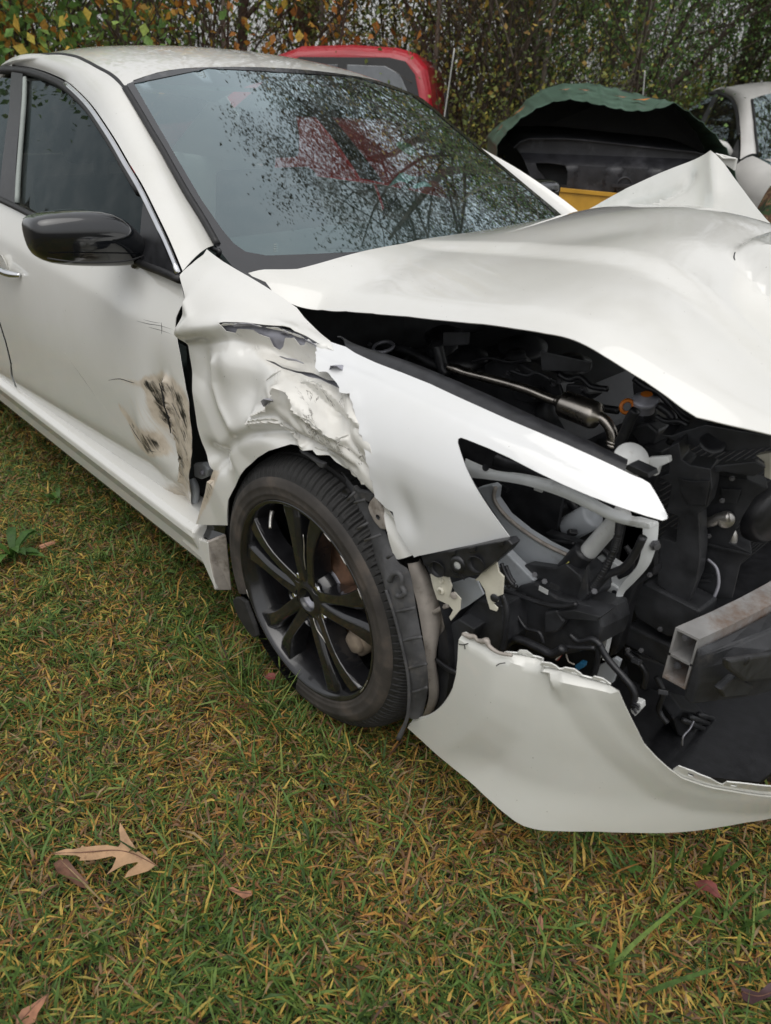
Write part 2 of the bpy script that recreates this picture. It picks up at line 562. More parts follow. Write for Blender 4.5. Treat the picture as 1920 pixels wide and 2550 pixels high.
def glass(name, tint, rough=.0, ior=1.5, gain=1.0):
    """thin pane: see-through, tinted, with Fresnel reflection"""
    m = bpy.data.materials.new(name); m.use_nodes = True
    nt = m.node_tree; N = nt.nodes; L = nt.links
    N.clear()
    out = N.new('ShaderNodeOutputMaterial')
    tr = N.new('ShaderNodeBsdfTransparent'); tr.inputs[0].default_value = (*tint, 1)
    gl = N.new('ShaderNodeBsdfGlossy'); gl.inputs['Roughness'].default_value = rough; gl.inputs[0].default_value = (.80, .96, 1, 1)
    # Schlick reflectance, the same from both sides of the pane
    lw = N.new('ShaderNodeLayerWeight'); lw.inputs['Blend'].default_value = .5
    pw = N.new('ShaderNodeMath'); pw.operation = 'POWER'; pw.inputs[1].default_value = 5
    L.new(lw.outputs['Facing'], pw.inputs[0])
    ma = N.new('ShaderNodeMath'); ma.operation = 'MULTIPLY_ADD'; ma.inputs[1].default_value = .96; ma.inputs[2].default_value = .04
    L.new(pw.outputs[0], ma.inputs[0])
    mu = N.new('ShaderNodeMath'); mu.operation = 'MULTIPLY'; mu.inputs[1].default_value = gain; mu.use_clamp = True
    L.new(ma.outputs[0], mu.inputs[0])
    # faint dust film
    df = N.new('ShaderNodeBsdfDiffuse'); df.inputs[0].default_value = (.5, .5, .48, 1)
    tc = N.new('ShaderNodeTexCoord'); nz = N.new('ShaderNodeTexNoise'); nz.inputs['Scale'].default_value = 14; nz.inputs['Detail'].default_value = 8
    L.new(tc.outputs['Object'], nz.inputs['Vector'])
    mr = N.new('ShaderNodeMapRange'); mr.inputs[1].default_value = .4; mr.inputs[2].default_value = .8; mr.inputs[3].default_value = .004; mr.inputs[4].default_value = .05
    L.new(nz.outputs['Fac'], mr.inputs[0])
    m1 = N.new('ShaderNodeMixShader'); m2 = N.new('ShaderNodeMixShader')
    L.new(mu.outputs[0], m1.inputs[0]); L.new(tr.outputs[0], m1.inputs[1]); L.new(gl.outputs[0], m1.inputs[2])
    L.new(mr.outputs[0], m2.inputs[0]); L.new(m1.outputs[0], m2.inputs[1]); L.new(df.outputs[0], m2.inputs[2])
    L.new(m2.outputs[0], out.inputs[0])
    return m

M = {}
M['paint'] = paint('pearl_white_paint', (.74, .735, .70))
M['paint_clean'] = paint('clean_white_paint', (.745, .755, .76), speck=.77)
M['paint_bumper'] = paint('bumper_white_paint', (.66, .66, .615), rough=.45, coat=.8, speck=.74)
M['white_steel'] = basic('white_painted_steel', (.68, .70, .70), .45, var=.12, scale=20, dirt=((.32, .30, .27), .60), dscale=12)
M['cream_steel'] = basic('cream_painted_steel', (.70, .67, .56), .45, var=.1, scale=25, dirt=((.30, .26, .20), .62), dscale=18)
M['grey_steel'] = basic('bare_grey_steel', (.36, .36, .40), .40, .35, var=.3, scale=25)
M['apron'] = basic('inner_wing_metal', (.50, .53, .56), .42, .1, var=.15, scale=9, dirt=((.2, .19, .17), .6), dscale=10)
M['dusty_flange'] = basic('dusty_flange_metal', (.42, .38, .34), .6, .2, var=.3, scale=18, dirt=((.17, .14, .11), .52), dscale=22)
M['black_plastic'] = basic('black_plastic', (.020, .0205, .023), .36, var=.4, scale=40, bump=.15, bscale=300, dirt=((.06, .055, .05), .64), dscale=25)
M['dusty_plastic'] = basic('dusty_black_plastic', (.030, .031, .034), .42, var=.5, scale=22, bump=.2, bscale=200, dirt=((.10, .092, .082), .62), dscale=16)
M['liner'] = basic('wheel_arch_liner', (.06, .06, .062), .7, var=.45, scale=22, bump=.4, bscale=150, dirt=((.12, .11, .10), .54), dscale=18)
M['rubber'] = basic('tyre_rubber', (.017, .0165, .016), .7, var=.4, scale=30, bump=.15, bscale=250)
M['gloss_black'] = basic('gloss_black', (.006, .007, .009), .05, coat=1, var=.2, scale=20)
M['wheel_black'] = basic('wheel_gloss_black', (.013, .013, .0145), .2, coat=.7, var=.3, scale=30, dirt=((.10, .09, .08), .66), dscale=40)
M['alloy'] = basic('bare_alloy', (.55, .53, .50), .38, .9, var=.25, scale=35, dirt=((.25, .2, .15), .62), dscale=30)
M['steel_pipe'] = basic('steel_pipe', (.50, .46, .41), .26, 1, var=.3, scale=24, dirt=((.22, .17, .13), .60), dscale=20)
M['rust'] = basic('rusty_disc', (.16, .085, .05), .65, .3, var=.5, scale=40, bump=.3)
M['caliper'] = basic('caliper_grey_tan', (.30, .24, .18), .7, .1, var=.35, scale=30, bump=.4)
M['chrome'] = basic('chrome', (.75, .76, .78), .10, 1, var=.08, scale=20)
M['seal'] = basic('rubber_seal', (.014, .014, .015), .5, var=.3, scale=40)
M['white_plastic'] = basic('white_plastic', (.62, .63, .62), .4, var=.12, scale=25, dirt=((.35, .33, .28), .6), dscale=20)
M['frit'] = basic('black_frit', (.012, .012, .014), .12, coat=1, var=.2, scale=20)
M['interior'] = basic('interior_grey', (.035, .036, .038), .8, var=.3, scale=30)
M['trim_light'] = basic('light_interior_trim', (.30, .33, .31), .8, var=.12, scale=12)
M['orange'] = basic('orange_plastic', (.75, .22, .03), .4, var=.15)
M['blue'] = basic('blue_connector', (.03, .18, .35), .4, var=.15)
M['red_wire'] = basic('red_wire', (.35, .03, .02), .45, var=.2)
M['white_wire'] = basic('pale_wire', (.60, .55, .48), .45, var=.2)
M['windscreen'] = glass('windscreen_glass', (.64, .82, .77), gain=5.2, rough=.012)
M['tinted'] = glass('tinted_side_glass', (.15, .14, .135), gain=.6)
M['far_glass'] = glass('clear_side_glass', (.62, .66, .62), gain=1.0)

# ================================================================ the crashed car
car = empty('crashed_sedan', (0, 0, 0), 'white crashed sedan with torn front wing, buckled bonnet and black front wheel', 'car')

def gauss(u, v, c, r, d, rot=0):
    cu, cv = c
    a, b = u - cu, v - cv
    ca, sa = math.cos(rot), math.sin(rot)
    p, q = (a * ca + b * sa) / r[0], (-a * sa + b * ca) / r[1]
    return d * np.exp(-(p * p + q * q))

def crease(u, v, line, d, w):
    s = np.abs(seg_sd(u, v, np.array(line)))
    return d * np.exp(-(s / w) ** 1.3)

def step_at(u, v, line, h, w, fade=None):
    s = seg_sd(u, v, np.array(line))
    r = h * _ss(-w, w, s)
    if fade: r = r * np.exp(-(np.maximum(s, 0) / fade) ** 2)
    # die out past the ends of the line
    l = np.array(line)
    return r

def region(u, v, poly, soft=.012):
    P = np.stack([u, v], -1)
    ins = in_poly(P, poly)
    d = poly_dist(P, poly)
    return np.where(ins, np.minimum(1, .6 + d / soft * .4), np.exp(-(d / soft) ** 2) * .6)

def nz(u, v, s, seed=0.0, w=None):
    return np.array([noise.noise(Vector((a * s, b * s, seed))) for a, b in zip(u, v)])

def facets(u, v, seed, n, box_, ax=(1, 1), rot=0.0):
    """crumpled sheet: distance to scattered points gives flat faces meeting in sharp folds"""
    rg = np.random.default_rng(seed)
    P = np.stack([rg.uniform(box_[0], box_[1], n), rg.uniform(box_[2], box_[3], n)], -1)
    c, s_ = math.cos(rot), math.sin(rot)
    best = np.full(len(u), 9.0); sec = np.full(len(u), 9.0); val = np.zeros(len(u))
    tilt = rg.normal(0, 1, (n, 2)); lev = rg.normal(0, 1, n)
    out = np.full(len(u), -9.0)
    for k in range(n):
        a, b = u - P[k, 0], v - P[k, 1]
        p, q = (a * c + b * s_) / ax[0], (-a * s_ + b * c) / ax[1]
        d = lev[k] * .35 + tilt[k, 0] * p * .5 + tilt[k, 1] * q * .5 - 1.2 * np.hypot(p, q)
        out = np.maximum(out, d)
    return out

def ridged(u, v, s, seed=0.0, ax=1.0):
    out = np.zeros(len(u))
    amp = 1
    for o in range(3):
        out += amp * (1 - np.abs(np.array([noise.noise(Vector((a * s * ax, b * s, seed + o * 7.3))) for a, b in zip(u, v)])) * 2)
        amp *= .5; s *= 2.1
    return out / 1.75

# ---- front wing: battered rear part
f_out = ([(-0.5186,1.0738),(-0.4308,1.0499),(-0.3741,1.0404),(-0.3314,1.0337),(-0.2705,1.0235),(-0.226,1.0151),(-0.1748,1.0038),(-0.1372,0.9846),(-0.0672,0.9563),(-0.0305,0.9436),(0.0066,0.9164),(0.0168,0.8911),(0.0797,0.8609),(0.1246,0.8547),(0.1785,0.7954),(0.2045,0.7522),(0.2274,0.6954)]
         + [(0.2417,0.659),(0.2792,0.6216),(0.3126,0.5908),(0.2877,0.5753),(0.261,0.561),(0.247,0.5934),(0.2404,0.6111),(0.2253,0.6378),(0.216,0.6708)]
         + [(0.2189,0.6748),(0.1865,0.6924),(0.158,0.7014),(0.1236,0.6999),(0.0982,0.7035),(0.0775,0.7088),(0.0504,0.7048),(0.034,0.7089),(0.0168,0.7046),(-0.0004,0.7073),(-0.0369,0.698),(-0.0901,0.6711),(-0.1344,0.6396),(-0.1833,0.597),(-0.2194,0.5551),(-0.2439,0.5211),(-0.268,0.4838)]
         + [(-0.2735,0.4574),(-0.2814,0.4109),(-0.366,0.3742),(-0.4407,0.3446),(-0.4156,0.392),(-0.377,0.4631),(-0.3402,0.5332),(-0.3548,0.5552),(-0.3715,0.5885),(-0.39,0.6326),(-0.4007,0.6926),(-0.4138,0.7532),(-0.4237,0.8156),(-0.4277,0.841),(-0.4185,0.866),(-0.4123,0.8906),(-0.4215,0.9212),(-0.4565,0.946),(-0.4934,0.9702),(-0.4923,1.0107),(-0.5029,1.0524)])
gash1 = [(-0.281,0.8941),(-0.2687,0.8996),(-0.2122,0.9143),(-0.1761,0.9234),(-0.1409,0.9323),(-0.1249,0.935),(-0.1099,0.9318),(-0.0789,0.9316),(-0.0369,0.9243),(-0.0557,0.9232),(-0.0696,0.9272),(-0.0754,0.918),(-0.0898,0.9168),(-0.1072,0.9233),(-0.1292,0.9195),(-0.1359,0.9093),(-0.1472,0.9008),(-0.159,0.9007),(-0.1678,0.909),(-0.1898,0.9052),(-0.2012,0.9064),(-0.2357,0.8963),(-0.2414,0.8882),(-0.2621,0.8846),(-0.2699,0.8898)]
gash2 = [(-0.1572,0.8591),(-0.1378,0.8637),(-0.1079,0.8599),(-0.0788,0.8649),(-0.0555,0.8692),(-0.0268,0.8718),(-0.0045,0.8687),(0.0165,0.8661),(0.0399,0.8748),(0.053,0.8734),(0.0554,0.8578),(0.0428,0.8584),(0.0254,0.8588),(0.0011,0.8613),(-0.0261,0.8573),(-0.0548,0.8612),(-0.08,0.8591),(-0.1049,0.8555),(-0.131,0.8577)]
gash3 = [(-0.0944,0.7729),(-0.0775,0.7802),(-0.0672,0.774),(-0.0839,0.7639),(-0.0961,0.7573),(-0.1229,0.7454),(-0.1447,0.7347),(-0.1025,0.7575)]
raw_poly = [(-0.1572,0.8591),(-0.08,0.8591),(0.0011,0.8613),(0.0681,0.8573),(0.1291,0.8517),(0.1873,0.7796),(0.2231,0.69),(0.1723,0.7022),(0.1086,0.7109),(0.0342,0.7151),(-0.0234,0.7174),(-0.0646,0.7419),(-0.0935,0.766),(-0.1053,0.8026),(-0.0965,0.8332)]
raw_top = [(-0.2739,0.8941),(-0.1728,0.9225),(-0.1218,0.9338),(-0.0352,0.9225),(0.0003,0.8751),(-0.0596,0.8745),(-0.1292,0.8671),(-0.2022,0.8687),(-0.2398,0.8762)]
fold_hi = [(-0.4402,0.8418),(-0.3585,0.8685),(-0.2749,0.8957),(-0.1743,0.9242),(-0.1184,0.9356),(-0.034,0.9265)]
rid_a = [(-0.145,0.7325),(-0.0961,0.7573),(-0.0771,0.7784),(-0.072,0.8073)]
rid_b = [(-0.1619,0.7102),(-0.1043,0.7308),(-0.0711,0.7379),(-0.0501,0.7277),(-0.0293,0.7197),(0.0116,0.714)]
rid_c = [(-0.0736,0.8109),(-0.0388,0.8082),(-0.0091,0.7888),(0.049,0.7741),(0.1232,0.7613)]
rid_d = [(-0.0117,0.7804),(0.0413,0.7643),(0.0942,0.7586),(0.1255,0.762),(0.121,0.7495)]
rid_e = [(-0.0748,0.8518),(-0.0116,0.8358),(0.0648,0.8089),(0.1563,0.7891)]
rid_f = [(-0.0588,0.7354),(0.0009,0.729),(0.0565,0.7222),(0.158,0.7152)]
rid_g = [(-0.0295,0.8476),(0.0356,0.841),(0.1067,0.8129),(0.1574,0.7968)]
rid_h = [(-0.3058,0.8023),(-0.3056,0.7588),(-0.2738,0.7143),(-0.2324,0.6817)]
rid_i = [(-0.4174,0.911),(-0.3815,0.8873),(-0.408,0.8519)]
dn = [(-0.1118,0.8867),(-0.2427,0.8253),(-0.3563,0.79),(-0.1762,0.7762),(-0.3043,0.5779),(-0.0252,0.8238),(0.0803,0.7979),(-0.0481,0.7138),(-0.1879,0.8638)]
scr_f = [(-0.3441,0.5287),(-0.3071,0.5362),(-0.3311,0.4842),(-0.3854,0.4177),(-0.4376,0.3487),(-0.4092,0.4079),(-0.3694,0.4756)]
def fender_disp(u, v):
    d = np.zeros(len(u))
    s = seg_sd(u, v, np.array(fold_hi))           # left of the line = above
    below = np.maximum(0, -s)
    w = _ss(-.50, -.42, u) * (1 - _ss(.05, .16, u))
    d += w * (-.028 * _ss(0, .034, below) * np.exp(-(below / .16) ** 2) + .008 * np.exp(-(s / .022) ** 2))
    d += gauss(u, v, dn[0], (.075, .03), -.018)
    d += gauss(u, v, dn[1], (.05, .06), .016)
    d += gauss(u, v, dn[2], (.035, .05), -.012)
    d += gauss(u, v, dn[3], (.05, .055), -.022)
    d += gauss(u, v, dn[4], (.045, .028), -.030)
    d += gauss(u, v, dn[5], (.05, .035), .012, -.5)
    d += gauss(u, v, dn[6], (.06, .03), -.014, -.6)
    d += gauss(u, v, dn[7], (.05, .03), -.016, -.5)
    d += crease(u, v, rid_a, .018, .007) + crease(u, v, rid_b, .016, .006) + crease(u, v, rid_c, .010, .008) + crease(u, v, rid_d, .010, .005)
    d += crease(u, v, rid_e, -.010, .010) + crease(u, v, rid_f, -.010, .011) + crease(u, v, rid_g, .008, .008) + crease(u, v, rid_h, .010, .018)
    d += crease(u, v, rid_i, .008, .015)
    m = region(u, v, raw_poly, .02) + .6 * region(u, v, raw_top, .02)
    c, sn = math.cos(-.62), math.sin(-.62)
    p, q = u * c + v * sn, -u * sn + v * c
    tri = lambda t: np.arcsin(.94 * np.sin(2 * math.pi * t)) / 1.22
    wv = nz(p * .45, q, 9, 3.3); wv2 = nz(p * .6, q, 16, 6.1); am = np.clip(.55 + nz(p * .5, q, 11, 1.7), 0, 1.3)
    d += m * (.0080 * am * tri(q / .075 + 1.2 * wv) + .0026 * tri(q / .034 + 1.3 * wv2 + p * 2) * np.clip(.3 + wv * 1.8, 0, 1))
    d += m * .006 * np.maximum(0, nz(u, v, 13, 12.0))
    q3 = u * .35 + v * .94
    d += (1 - np.minimum(1, m)) * w * (.0020 * tri(q3 / .15 + .7 * nz(u, v, 5, 4.4)) + .0016 * nz(u, v, 8, 2.9))
    # rolled and dented lip above the tyre
    r = np.hypot(u - .0, v - .335)
    d += -.014 * np.exp(-((r - .385) / .012) ** 2) * (v > .5)
    return d
fend = panel('front_wing', f_out, fender, M['paint'], car, .0052, holes=[gash1, gash2], disp=fender_disp, thick=.0016, split=45,
             attrs={'raw': lambda u, v: np.clip(region(u, v, raw_poly, .02) * .62 + region(u, v, raw_top, .012) * .5, 0, 1) + .8 * crease(u, v, rid_b, 1, .004) + .6 * crease(u, v, rid_d, 1, .004) + .6 * crease(u, v, rid_a, 1, .004),
                    'scrape': lambda u, v: region(u, v, scr_f, .008) * .85 + .42 * crease(u, v, rid_d, 1, .004) + .42 * crease(u, v, rid_b, 1, .0025) + .4 * crease(u, v, rid_a, 1, .003)})
fend['label'] = 'battered rear half of the front wing, creased and torn open'
# torn inner skin seen through the gashes
tear_back = [(-0.3045,0.9046),(-0.188,0.94),(-0.1227,0.9561),(-0.0312,0.9392),(0.0663,0.8779),(0.089,0.8483),(0.0141,0.8432),(-0.0935,0.8466),(-0.1673,0.8478),(-0.2736,0.8596)]
panel('torn_inner_skin', tear_back, fender, M['grey_steel'], fend, .012, disp=lambda u, v: fender_disp(u, v) * .6 - .020 + .004 * nz(u, v, 40, 2.2), thick=.001)
# curled slivers of skin along the tears
for base, tip in (([(0.0221,0.8633),(0.029,0.8702),(0.0424,0.8747),(0.0542,0.8738)], .020), ([(-0.2427,0.9027),(-0.224,0.9096),(-0.2034,0.916),(-0.1896,0.918)], .010), ([(-0.1559,0.9018),(-0.1421,0.9043),(-0.1326,0.9175),(-0.1251,0.9207)], .012), ([(-0.078,0.9169),(-0.0723,0.9246),(-0.0562,0.9236),(-0.0442,0.9215)], .008), ([(-0.123,0.8582),(-0.1004,0.8568),(-0.08,0.8591),(-0.0591,0.8599)], .008), ([(-0.0933,0.7637),(-0.0874,0.7717),(-0.0801,0.7784),(-0.0719,0.7817)], .016)):
    b = np.array(base)
    V = []; Fc = []
    for i, (a, c) in enumerate(b):
        p = fender(np.array([a]), np.array([c]))[0] + np.array([0, -fender_disp(np.array([a]), np.array([c]))[0], 0])
        k = math.sin(math.pi * (i + .5) / len(b))
        V += [p, p + np.array([.004, -.006 * k, .010 * k * tip / .012]), p + np.array([.010 * k, -.016 * k * tip / .012, .012 * k * tip / .012])]
    for i in range(len(b) - 1):
        for k in range(2):
            Fc.append((i * 3 + k, i * 3 + k + 1, i * 3 + k + 4, i * 3 + k + 3))
    mesh('torn_flap', V, Fc, M['grey_steel'], fend, True, solid=.001)

# lifted flakes of paint along the folds
def flake(line, lift, w_, mat):
    b = densify(np.array(line), .006)[:-1]
    b = b[:max(2, int(len(b) * .5))] if len(line) > 1 else b
    pts = np.array(line); seg = []
    for a_, c_ in zip(pts[:-1], pts[1:]):
        n_ = max(1, int(np.hypot(*(c_ - a_)) / .005))
        seg += [a_ + (c_ - a_) * k / n_ for k in range(n_)]
    seg = np.array(seg + [pts[-1]])
    if len(seg) < 3: return
    base_ = fender(seg[:, 0], seg[:, 1]); dd = fender_disp(seg[:, 0], seg[:, 1])
    base_[:, 1] -= dd + .0012
    j = RNG.uniform(.35, 1.0, len(seg)); j[0] = j[-1] = .05
    up_v = np.array((.25, -.55, .8)) * lift
    sl_ = np.array((.2, -.15, -.9)) * w_
    V = np.concatenate([base_ + sl_ * j[:, None] * .6, base_ + np.array((0, -.001, 0)), base_ + up_v * j[:, None]])
    n_ = len(seg)
    mesh('paint_flake', V, [(k * n_ + i, k * n_ + i + 1, (k + 1) * n_ + i + 1, (k + 1) * n_ + i) for k in range(2) for i in range(n_ - 1)], mat, fend, True, solid=.0006)
for ln, lift, w_ in (([(-0.1541,0.7156),(-0.1249,0.7271),(-0.0937,0.7373),(-0.0677,0.7418)], .008, .006), ([(-0.0636,0.7381),(-0.0499,0.7298),(-0.0349,0.7262),(-0.0201,0.7217)], .008, .008), ([(0.1186,0.7496),(0.1232,0.7613),(0.1308,0.7716)], .010, .006), ([(-0.0425,0.8104),(-0.0341,0.8075),(-0.0256,0.8031)], .009, .006), ([(-0.0113,0.779),(0.0172,0.7748),(0.0452,0.7692),(0.0779,0.7633)], .006, .005), ([(0.0835,0.7612),(0.0993,0.7582),(0.1187,0.76)], .008, .006), ([(-0.0289,0.8301),(-0.0018,0.8365),(0.0273,0.8386)], .006, .006), ([(-0.1277,0.8068),(-0.1045,0.8269),(-0.0937,0.8381)], .005, .004), ([(0.0342,0.713),(0.067,0.7134),(0.0984,0.7116),(0.1337,0.7052)], .006, .010), ([(0.1386,0.7048),(0.1628,0.701),(0.1865,0.6924)], .006, .012), ([(-0.2759,0.8973),(-0.2433,0.9073),(-0.2131,0.9155),(-0.1832,0.9227)], .006, .003), ([(-0.1743,0.9242),(-0.1417,0.9332),(-0.1116,0.9337),(-0.0798,0.9325)], .006, .003)):
    flake(ln, lift, w_, M['paint'])

# ---- front wing: clean front part with the sharp headlamp notch
_tl = np.array([(-0.0461,0.9446),(-0.0497,0.9221),(-0.028,0.9012),(-0.0154,0.8897),(-0.0037,0.8728),(0.0139,0.8643),(0.029,0.8702),(0.0535,0.8604),(0.0761,0.8496),(0.0847,0.8406),(0.107,0.8443),(0.1199,0.8323),(0.1384,0.814),(0.1551,0.7999),(0.1639,0.7839),(0.1721,0.7819),(0.1783,0.7662),(0.1879,0.7545),(0.1923,0.7412),(0.1996,0.7342),(0.2027,0.7182),(0.2102,0.7013),(0.218,0.6764)])
_jag = densify(_tl, .006)[:-1]
_tl2 = []
for a, b in zip(_tl[:-1], _tl[1:]):
    n = max(1, int(np.hypot(*(b - a)) / .006))
    for k in range(n):
        p = a + (b - a) * k / n
        if k: p = p + RNG.normal(0, .0013, 2)
        _tl2.append(tuple(p))
w_out = (_tl2 + [(0.2217,0.6773),(0.2398,0.6643),(0.2548,0.6614),(0.2603,0.6448),(0.2675,0.6293),(0.2794,0.617),(0.2929,0.6024),(0.3071,0.587)]
         + [(0.3133,0.5924),(0.3508,0.6153),(0.3872,0.6378),(0.436,0.667),(0.4827,0.6959),(0.4597,0.7163),(0.4308,0.7406),(0.4048,0.7633),(0.3822,0.785),(0.363,0.806),(0.3506,0.8199),(0.3486,0.8255),(0.3523,0.8287),(0.364,0.828),(0.4021,0.8242),(0.4421,0.8182),(0.4908,0.8076),(0.5359,0.7989),(0.5781,0.7917),(0.6176,0.7863),(0.6549,0.7824),(0.677,0.7812),(0.6814,0.7856),(0.6791,0.7926),(0.6647,0.8091),(0.65,0.8247),(0.6351,0.8394),(0.6237,0.8436),(0.6081,0.8461),(0.5789,0.8534),(0.5448,0.8609),(0.5,0.87),(0.453,0.8783),(0.4028,0.8864),(0.3488,0.8962),(0.2907,0.9064),(0.2264,0.9184),(0.1604,0.9261),(0.0913,0.9316),(0.0352,0.9391),(0.0044,0.9469)])
clean_dent = [(0.2849,0.6679),(0.293,0.6208),(0.2726,0.6799)]
shoulder = [(-0.0197,0.9068),(0.1183,0.9016),(0.3125,0.8753),(0.468,0.8519),(0.6026,0.8195),(0.666,0.7968)]
def wing_disp(u, v):
    d = .0045 + 0 * u
    d = d + gauss(u, v, clean_dent[0], (.022, .05), -.010, .35)
    d = d + gauss(u, v, clean_dent[1], (.03, .03), .004)
    d = d + .006 * _ss(-.004, .018, seg_sd(u, v, np.array(shoulder)) * -1) - .006
    # the torn edge stands off unevenly
    e = np.abs(seg_sd(u, v, _tl))
    d = d + (.002 + .003 * nz(u, v, 35, 1.0)) * np.exp(-(e / .012) ** 2)
    return d
wing = panel('front_wing_clean_half', w_out, fender, M['paint_clean'], car, .008, disp=wing_disp, thick=.0016)
wing['label'] = 'clean bright white front half of the wing ending in a sharp spear'
wing.name = 'front_wing_spear'

# ---- front door
door_top = [(-0.5138,0.9372),(-0.6008,0.9404),(-0.6925,0.9419),(-0.9828,0.9545),(-1.3812,0.9832),(-1.701,0.9986)]
d_out = (door_top[:] + [(-1.7838,0.6387),(-1.7003,0.6129),(-1.6798,0.5453),(-1.6774,0.4705),(-1.7149,0.3903),(-1.7445,0.3483),(-1.78,0.2932),(-1.7354,0.2807)]
         + [(-1.3815,0.2831),(-1.0353,0.2853),(-0.8272,0.2699),(-0.7207,0.2511),(-0.6559,0.2347),(-0.6028,0.2707)]
         + [(-0.5042,0.3943),(-0.4704,0.4467),(-0.4305,0.5221),(-0.4093,0.5968),(-0.4129,0.6484),(-0.4181,0.6922),(-0.4355,0.7372),(-0.4561,0.786),(-0.4754,0.8185),(-0.492,0.8409),(-0.4952,0.8606),(-0.4863,0.8823),(-0.4736,0.8984)])
gouge = [(-0.6319,0.6788),(-0.5517,0.7137),(-0.495,0.7166),(-0.4411,0.7027),(-0.4162,0.6703),(-0.4104,0.5965),(-0.4336,0.5083),(-0.4998,0.4343),(-0.5251,0.4388),(-0.5216,0.4829),(-0.5337,0.5244),(-0.5666,0.5585),(-0.6066,0.5905),(-0.6213,0.63)]
gouge2 = [(-0.7271,0.5084),(-0.679,0.5144),(-0.6198,0.5204),(-0.6055,0.4967),(-0.6509,0.4811),(-0.7033,0.4806)]
gouge3 = [(-0.7211,0.3285),(-0.5647,0.4109),(-0.4791,0.4319),(-0.5927,0.2806),(-0.6769,0.2406),(-0.7126,0.2767)]
gouge4 = [(-0.8457,0.6334),(-0.7435,0.6595),(-0.6134,0.6806),(-0.5519,0.7079),(-0.6158,0.662),(-0.7189,0.6502)]
gouge5 = [(-0.8102,0.61),(-0.6678,0.6481),(-0.5612,0.5792),(-0.5392,0.4832),(-0.6778,0.4539),(-0.758,0.5178)]
scuff = [(-0.6737,0.8194),(-0.5612,0.8328),(-0.4921,0.8357),(-0.4869,0.8214),(-0.556,0.8153),(-0.6141,0.8199)]
gl1 = [(-0.527,0.7028),(-0.5203,0.6523),(-0.5196,0.6044),(-0.5212,0.5414),(-0.5232,0.489),(-0.5459,0.4226)]
gl2 = [(-1.1407,0.6351),(-1.0025,0.5721),(-0.8988,0.5237),(-0.8004,0.4765)]
gl3 = [(-1.0868,0.5642),(-0.9898,0.5258),(-0.8834,0.4858)]
gl4 = [(-0.7993,0.5596),(-0.7278,0.5272),(-0.6657,0.4761)]
gd = [(-0.5612,0.5792),(-0.5392,0.4832),(-0.7317,0.8776),(-0.5925,0.331),(-0.6697,0.5453)]
low_line = [(-1.2069,0.3092),(-0.9319,0.2969),(-0.8015,0.2984),(-0.6327,0.2959)]
def door_disp(u, v):
    d = gauss(u, v, gd[0], (.055, .12), -.040) + gauss(u, v, gd[1], (.03, .07), -.026) + gauss(u, v, gd[3], (.035, .04), -.018)
    d = d + gauss(u, v, gd[4], (.04, .06), .008)
    d = d + crease(u, v, gl1, .022, .011) + gauss(u, v, gd[2], (.07, .04), -.006)
    m = region(u, v, gouge, .02) + region(u, v, gouge3, .02)
    d = d + m * .006 * (ridged(u, v, 22, 5.5, 1.4) - .5)
    d = d - crease(u, v, low_line, .004, .008)
    return d
def door_scrape(u, v):
    return np.clip(.95 * region(u, v, gouge, .020) + .85 * region(u, v, gouge2, .020) + .72 * region(u, v, gouge3, .024) + .36 * region(u, v, gouge5, .03) + .45 * region(u, v, gouge4, .006)
                   + .38 * region(u, v, scuff, .008) + .55 * crease(u, v, gl1, 1, .006) + .55 * crease(u, v, gl4, 1, .014) + .30 * crease(u, v, gl2, 1, .004), 0, 1)
door = panel('front_door', d_out, side, M['paint'], car, .010, disp=door_disp,
             attrs={'scrape': door_scrape, 'raw': lambda u, v: np.clip(.5 * region(u, v, gouge3, .03) + .4 * crease(u, v, gl2, 1, .010) + .35 * crease(u, v, gl3, 1, .006) + .5 * crease(u, v, low_line, 1, .006), 0, 1)})
door['label'] = 'white front door with a brown and black gouge beside the wheel'
def on_door(line, out=.0015):
    a_ = np.array(line); q_ = side(a_[:, 0], a_[:, 1]); q_[:, 1] -= door_disp(a_[:, 0], a_[:, 1]) + out
    return [tuple(p) for p in q_]
tube('crease_line', on_door(densify(np.array(gl1), .02)[:9]), [.0012, .0026, .0018, .0028, .0012], M['seal'], door, 5, 3)  # thin dark line laid along the door crease
for ln, r_ in (([(-0.6713,0.8193),(-0.6149,0.8236),(-0.5601,0.8299),(-0.4943,0.8333)], .0008), ([(-0.6397,0.8286),(-0.5945,0.8318),(-0.5516,0.8367)], .0006), ([(-0.5544,0.8383),(-0.5474,0.825),(-0.5464,0.8124)], .0012), ([(-0.6134,0.8163),(-0.5462,0.821),(-0.4872,0.8223)], .0006), ([(-0.5118,0.8319),(-0.4996,0.8177)], .0008), ([(-0.848,0.625),(-0.7726,0.6483),(-0.698,0.6575),(-0.6269,0.6699)], .0012), ([(-1.1413,0.6335),(-1.043,0.5898),(-0.9517,0.5437)], .0006), ([(-0.7555,0.5254),(-0.7102,0.4989),(-0.6509,0.4811),(-0.6106,0.4882)], .0016), ([(-0.505,0.6567),(-0.4693,0.6317),(-0.4454,0.5851),(-0.4458,0.523)], .0012), ([(-1.0007,0.3491),(-0.911,0.3185),(-0.8114,0.303),(-0.8004,0.2919)], .0009), ([(-0.7061,0.3307),(-0.6692,0.3133),(-0.636,0.2601)], .0014)):
    tube('scratch', on_door(ln, .0006), [r_ * .4, r_, r_ * .8, r_ * .3], M['seal'], door, 5, 4)
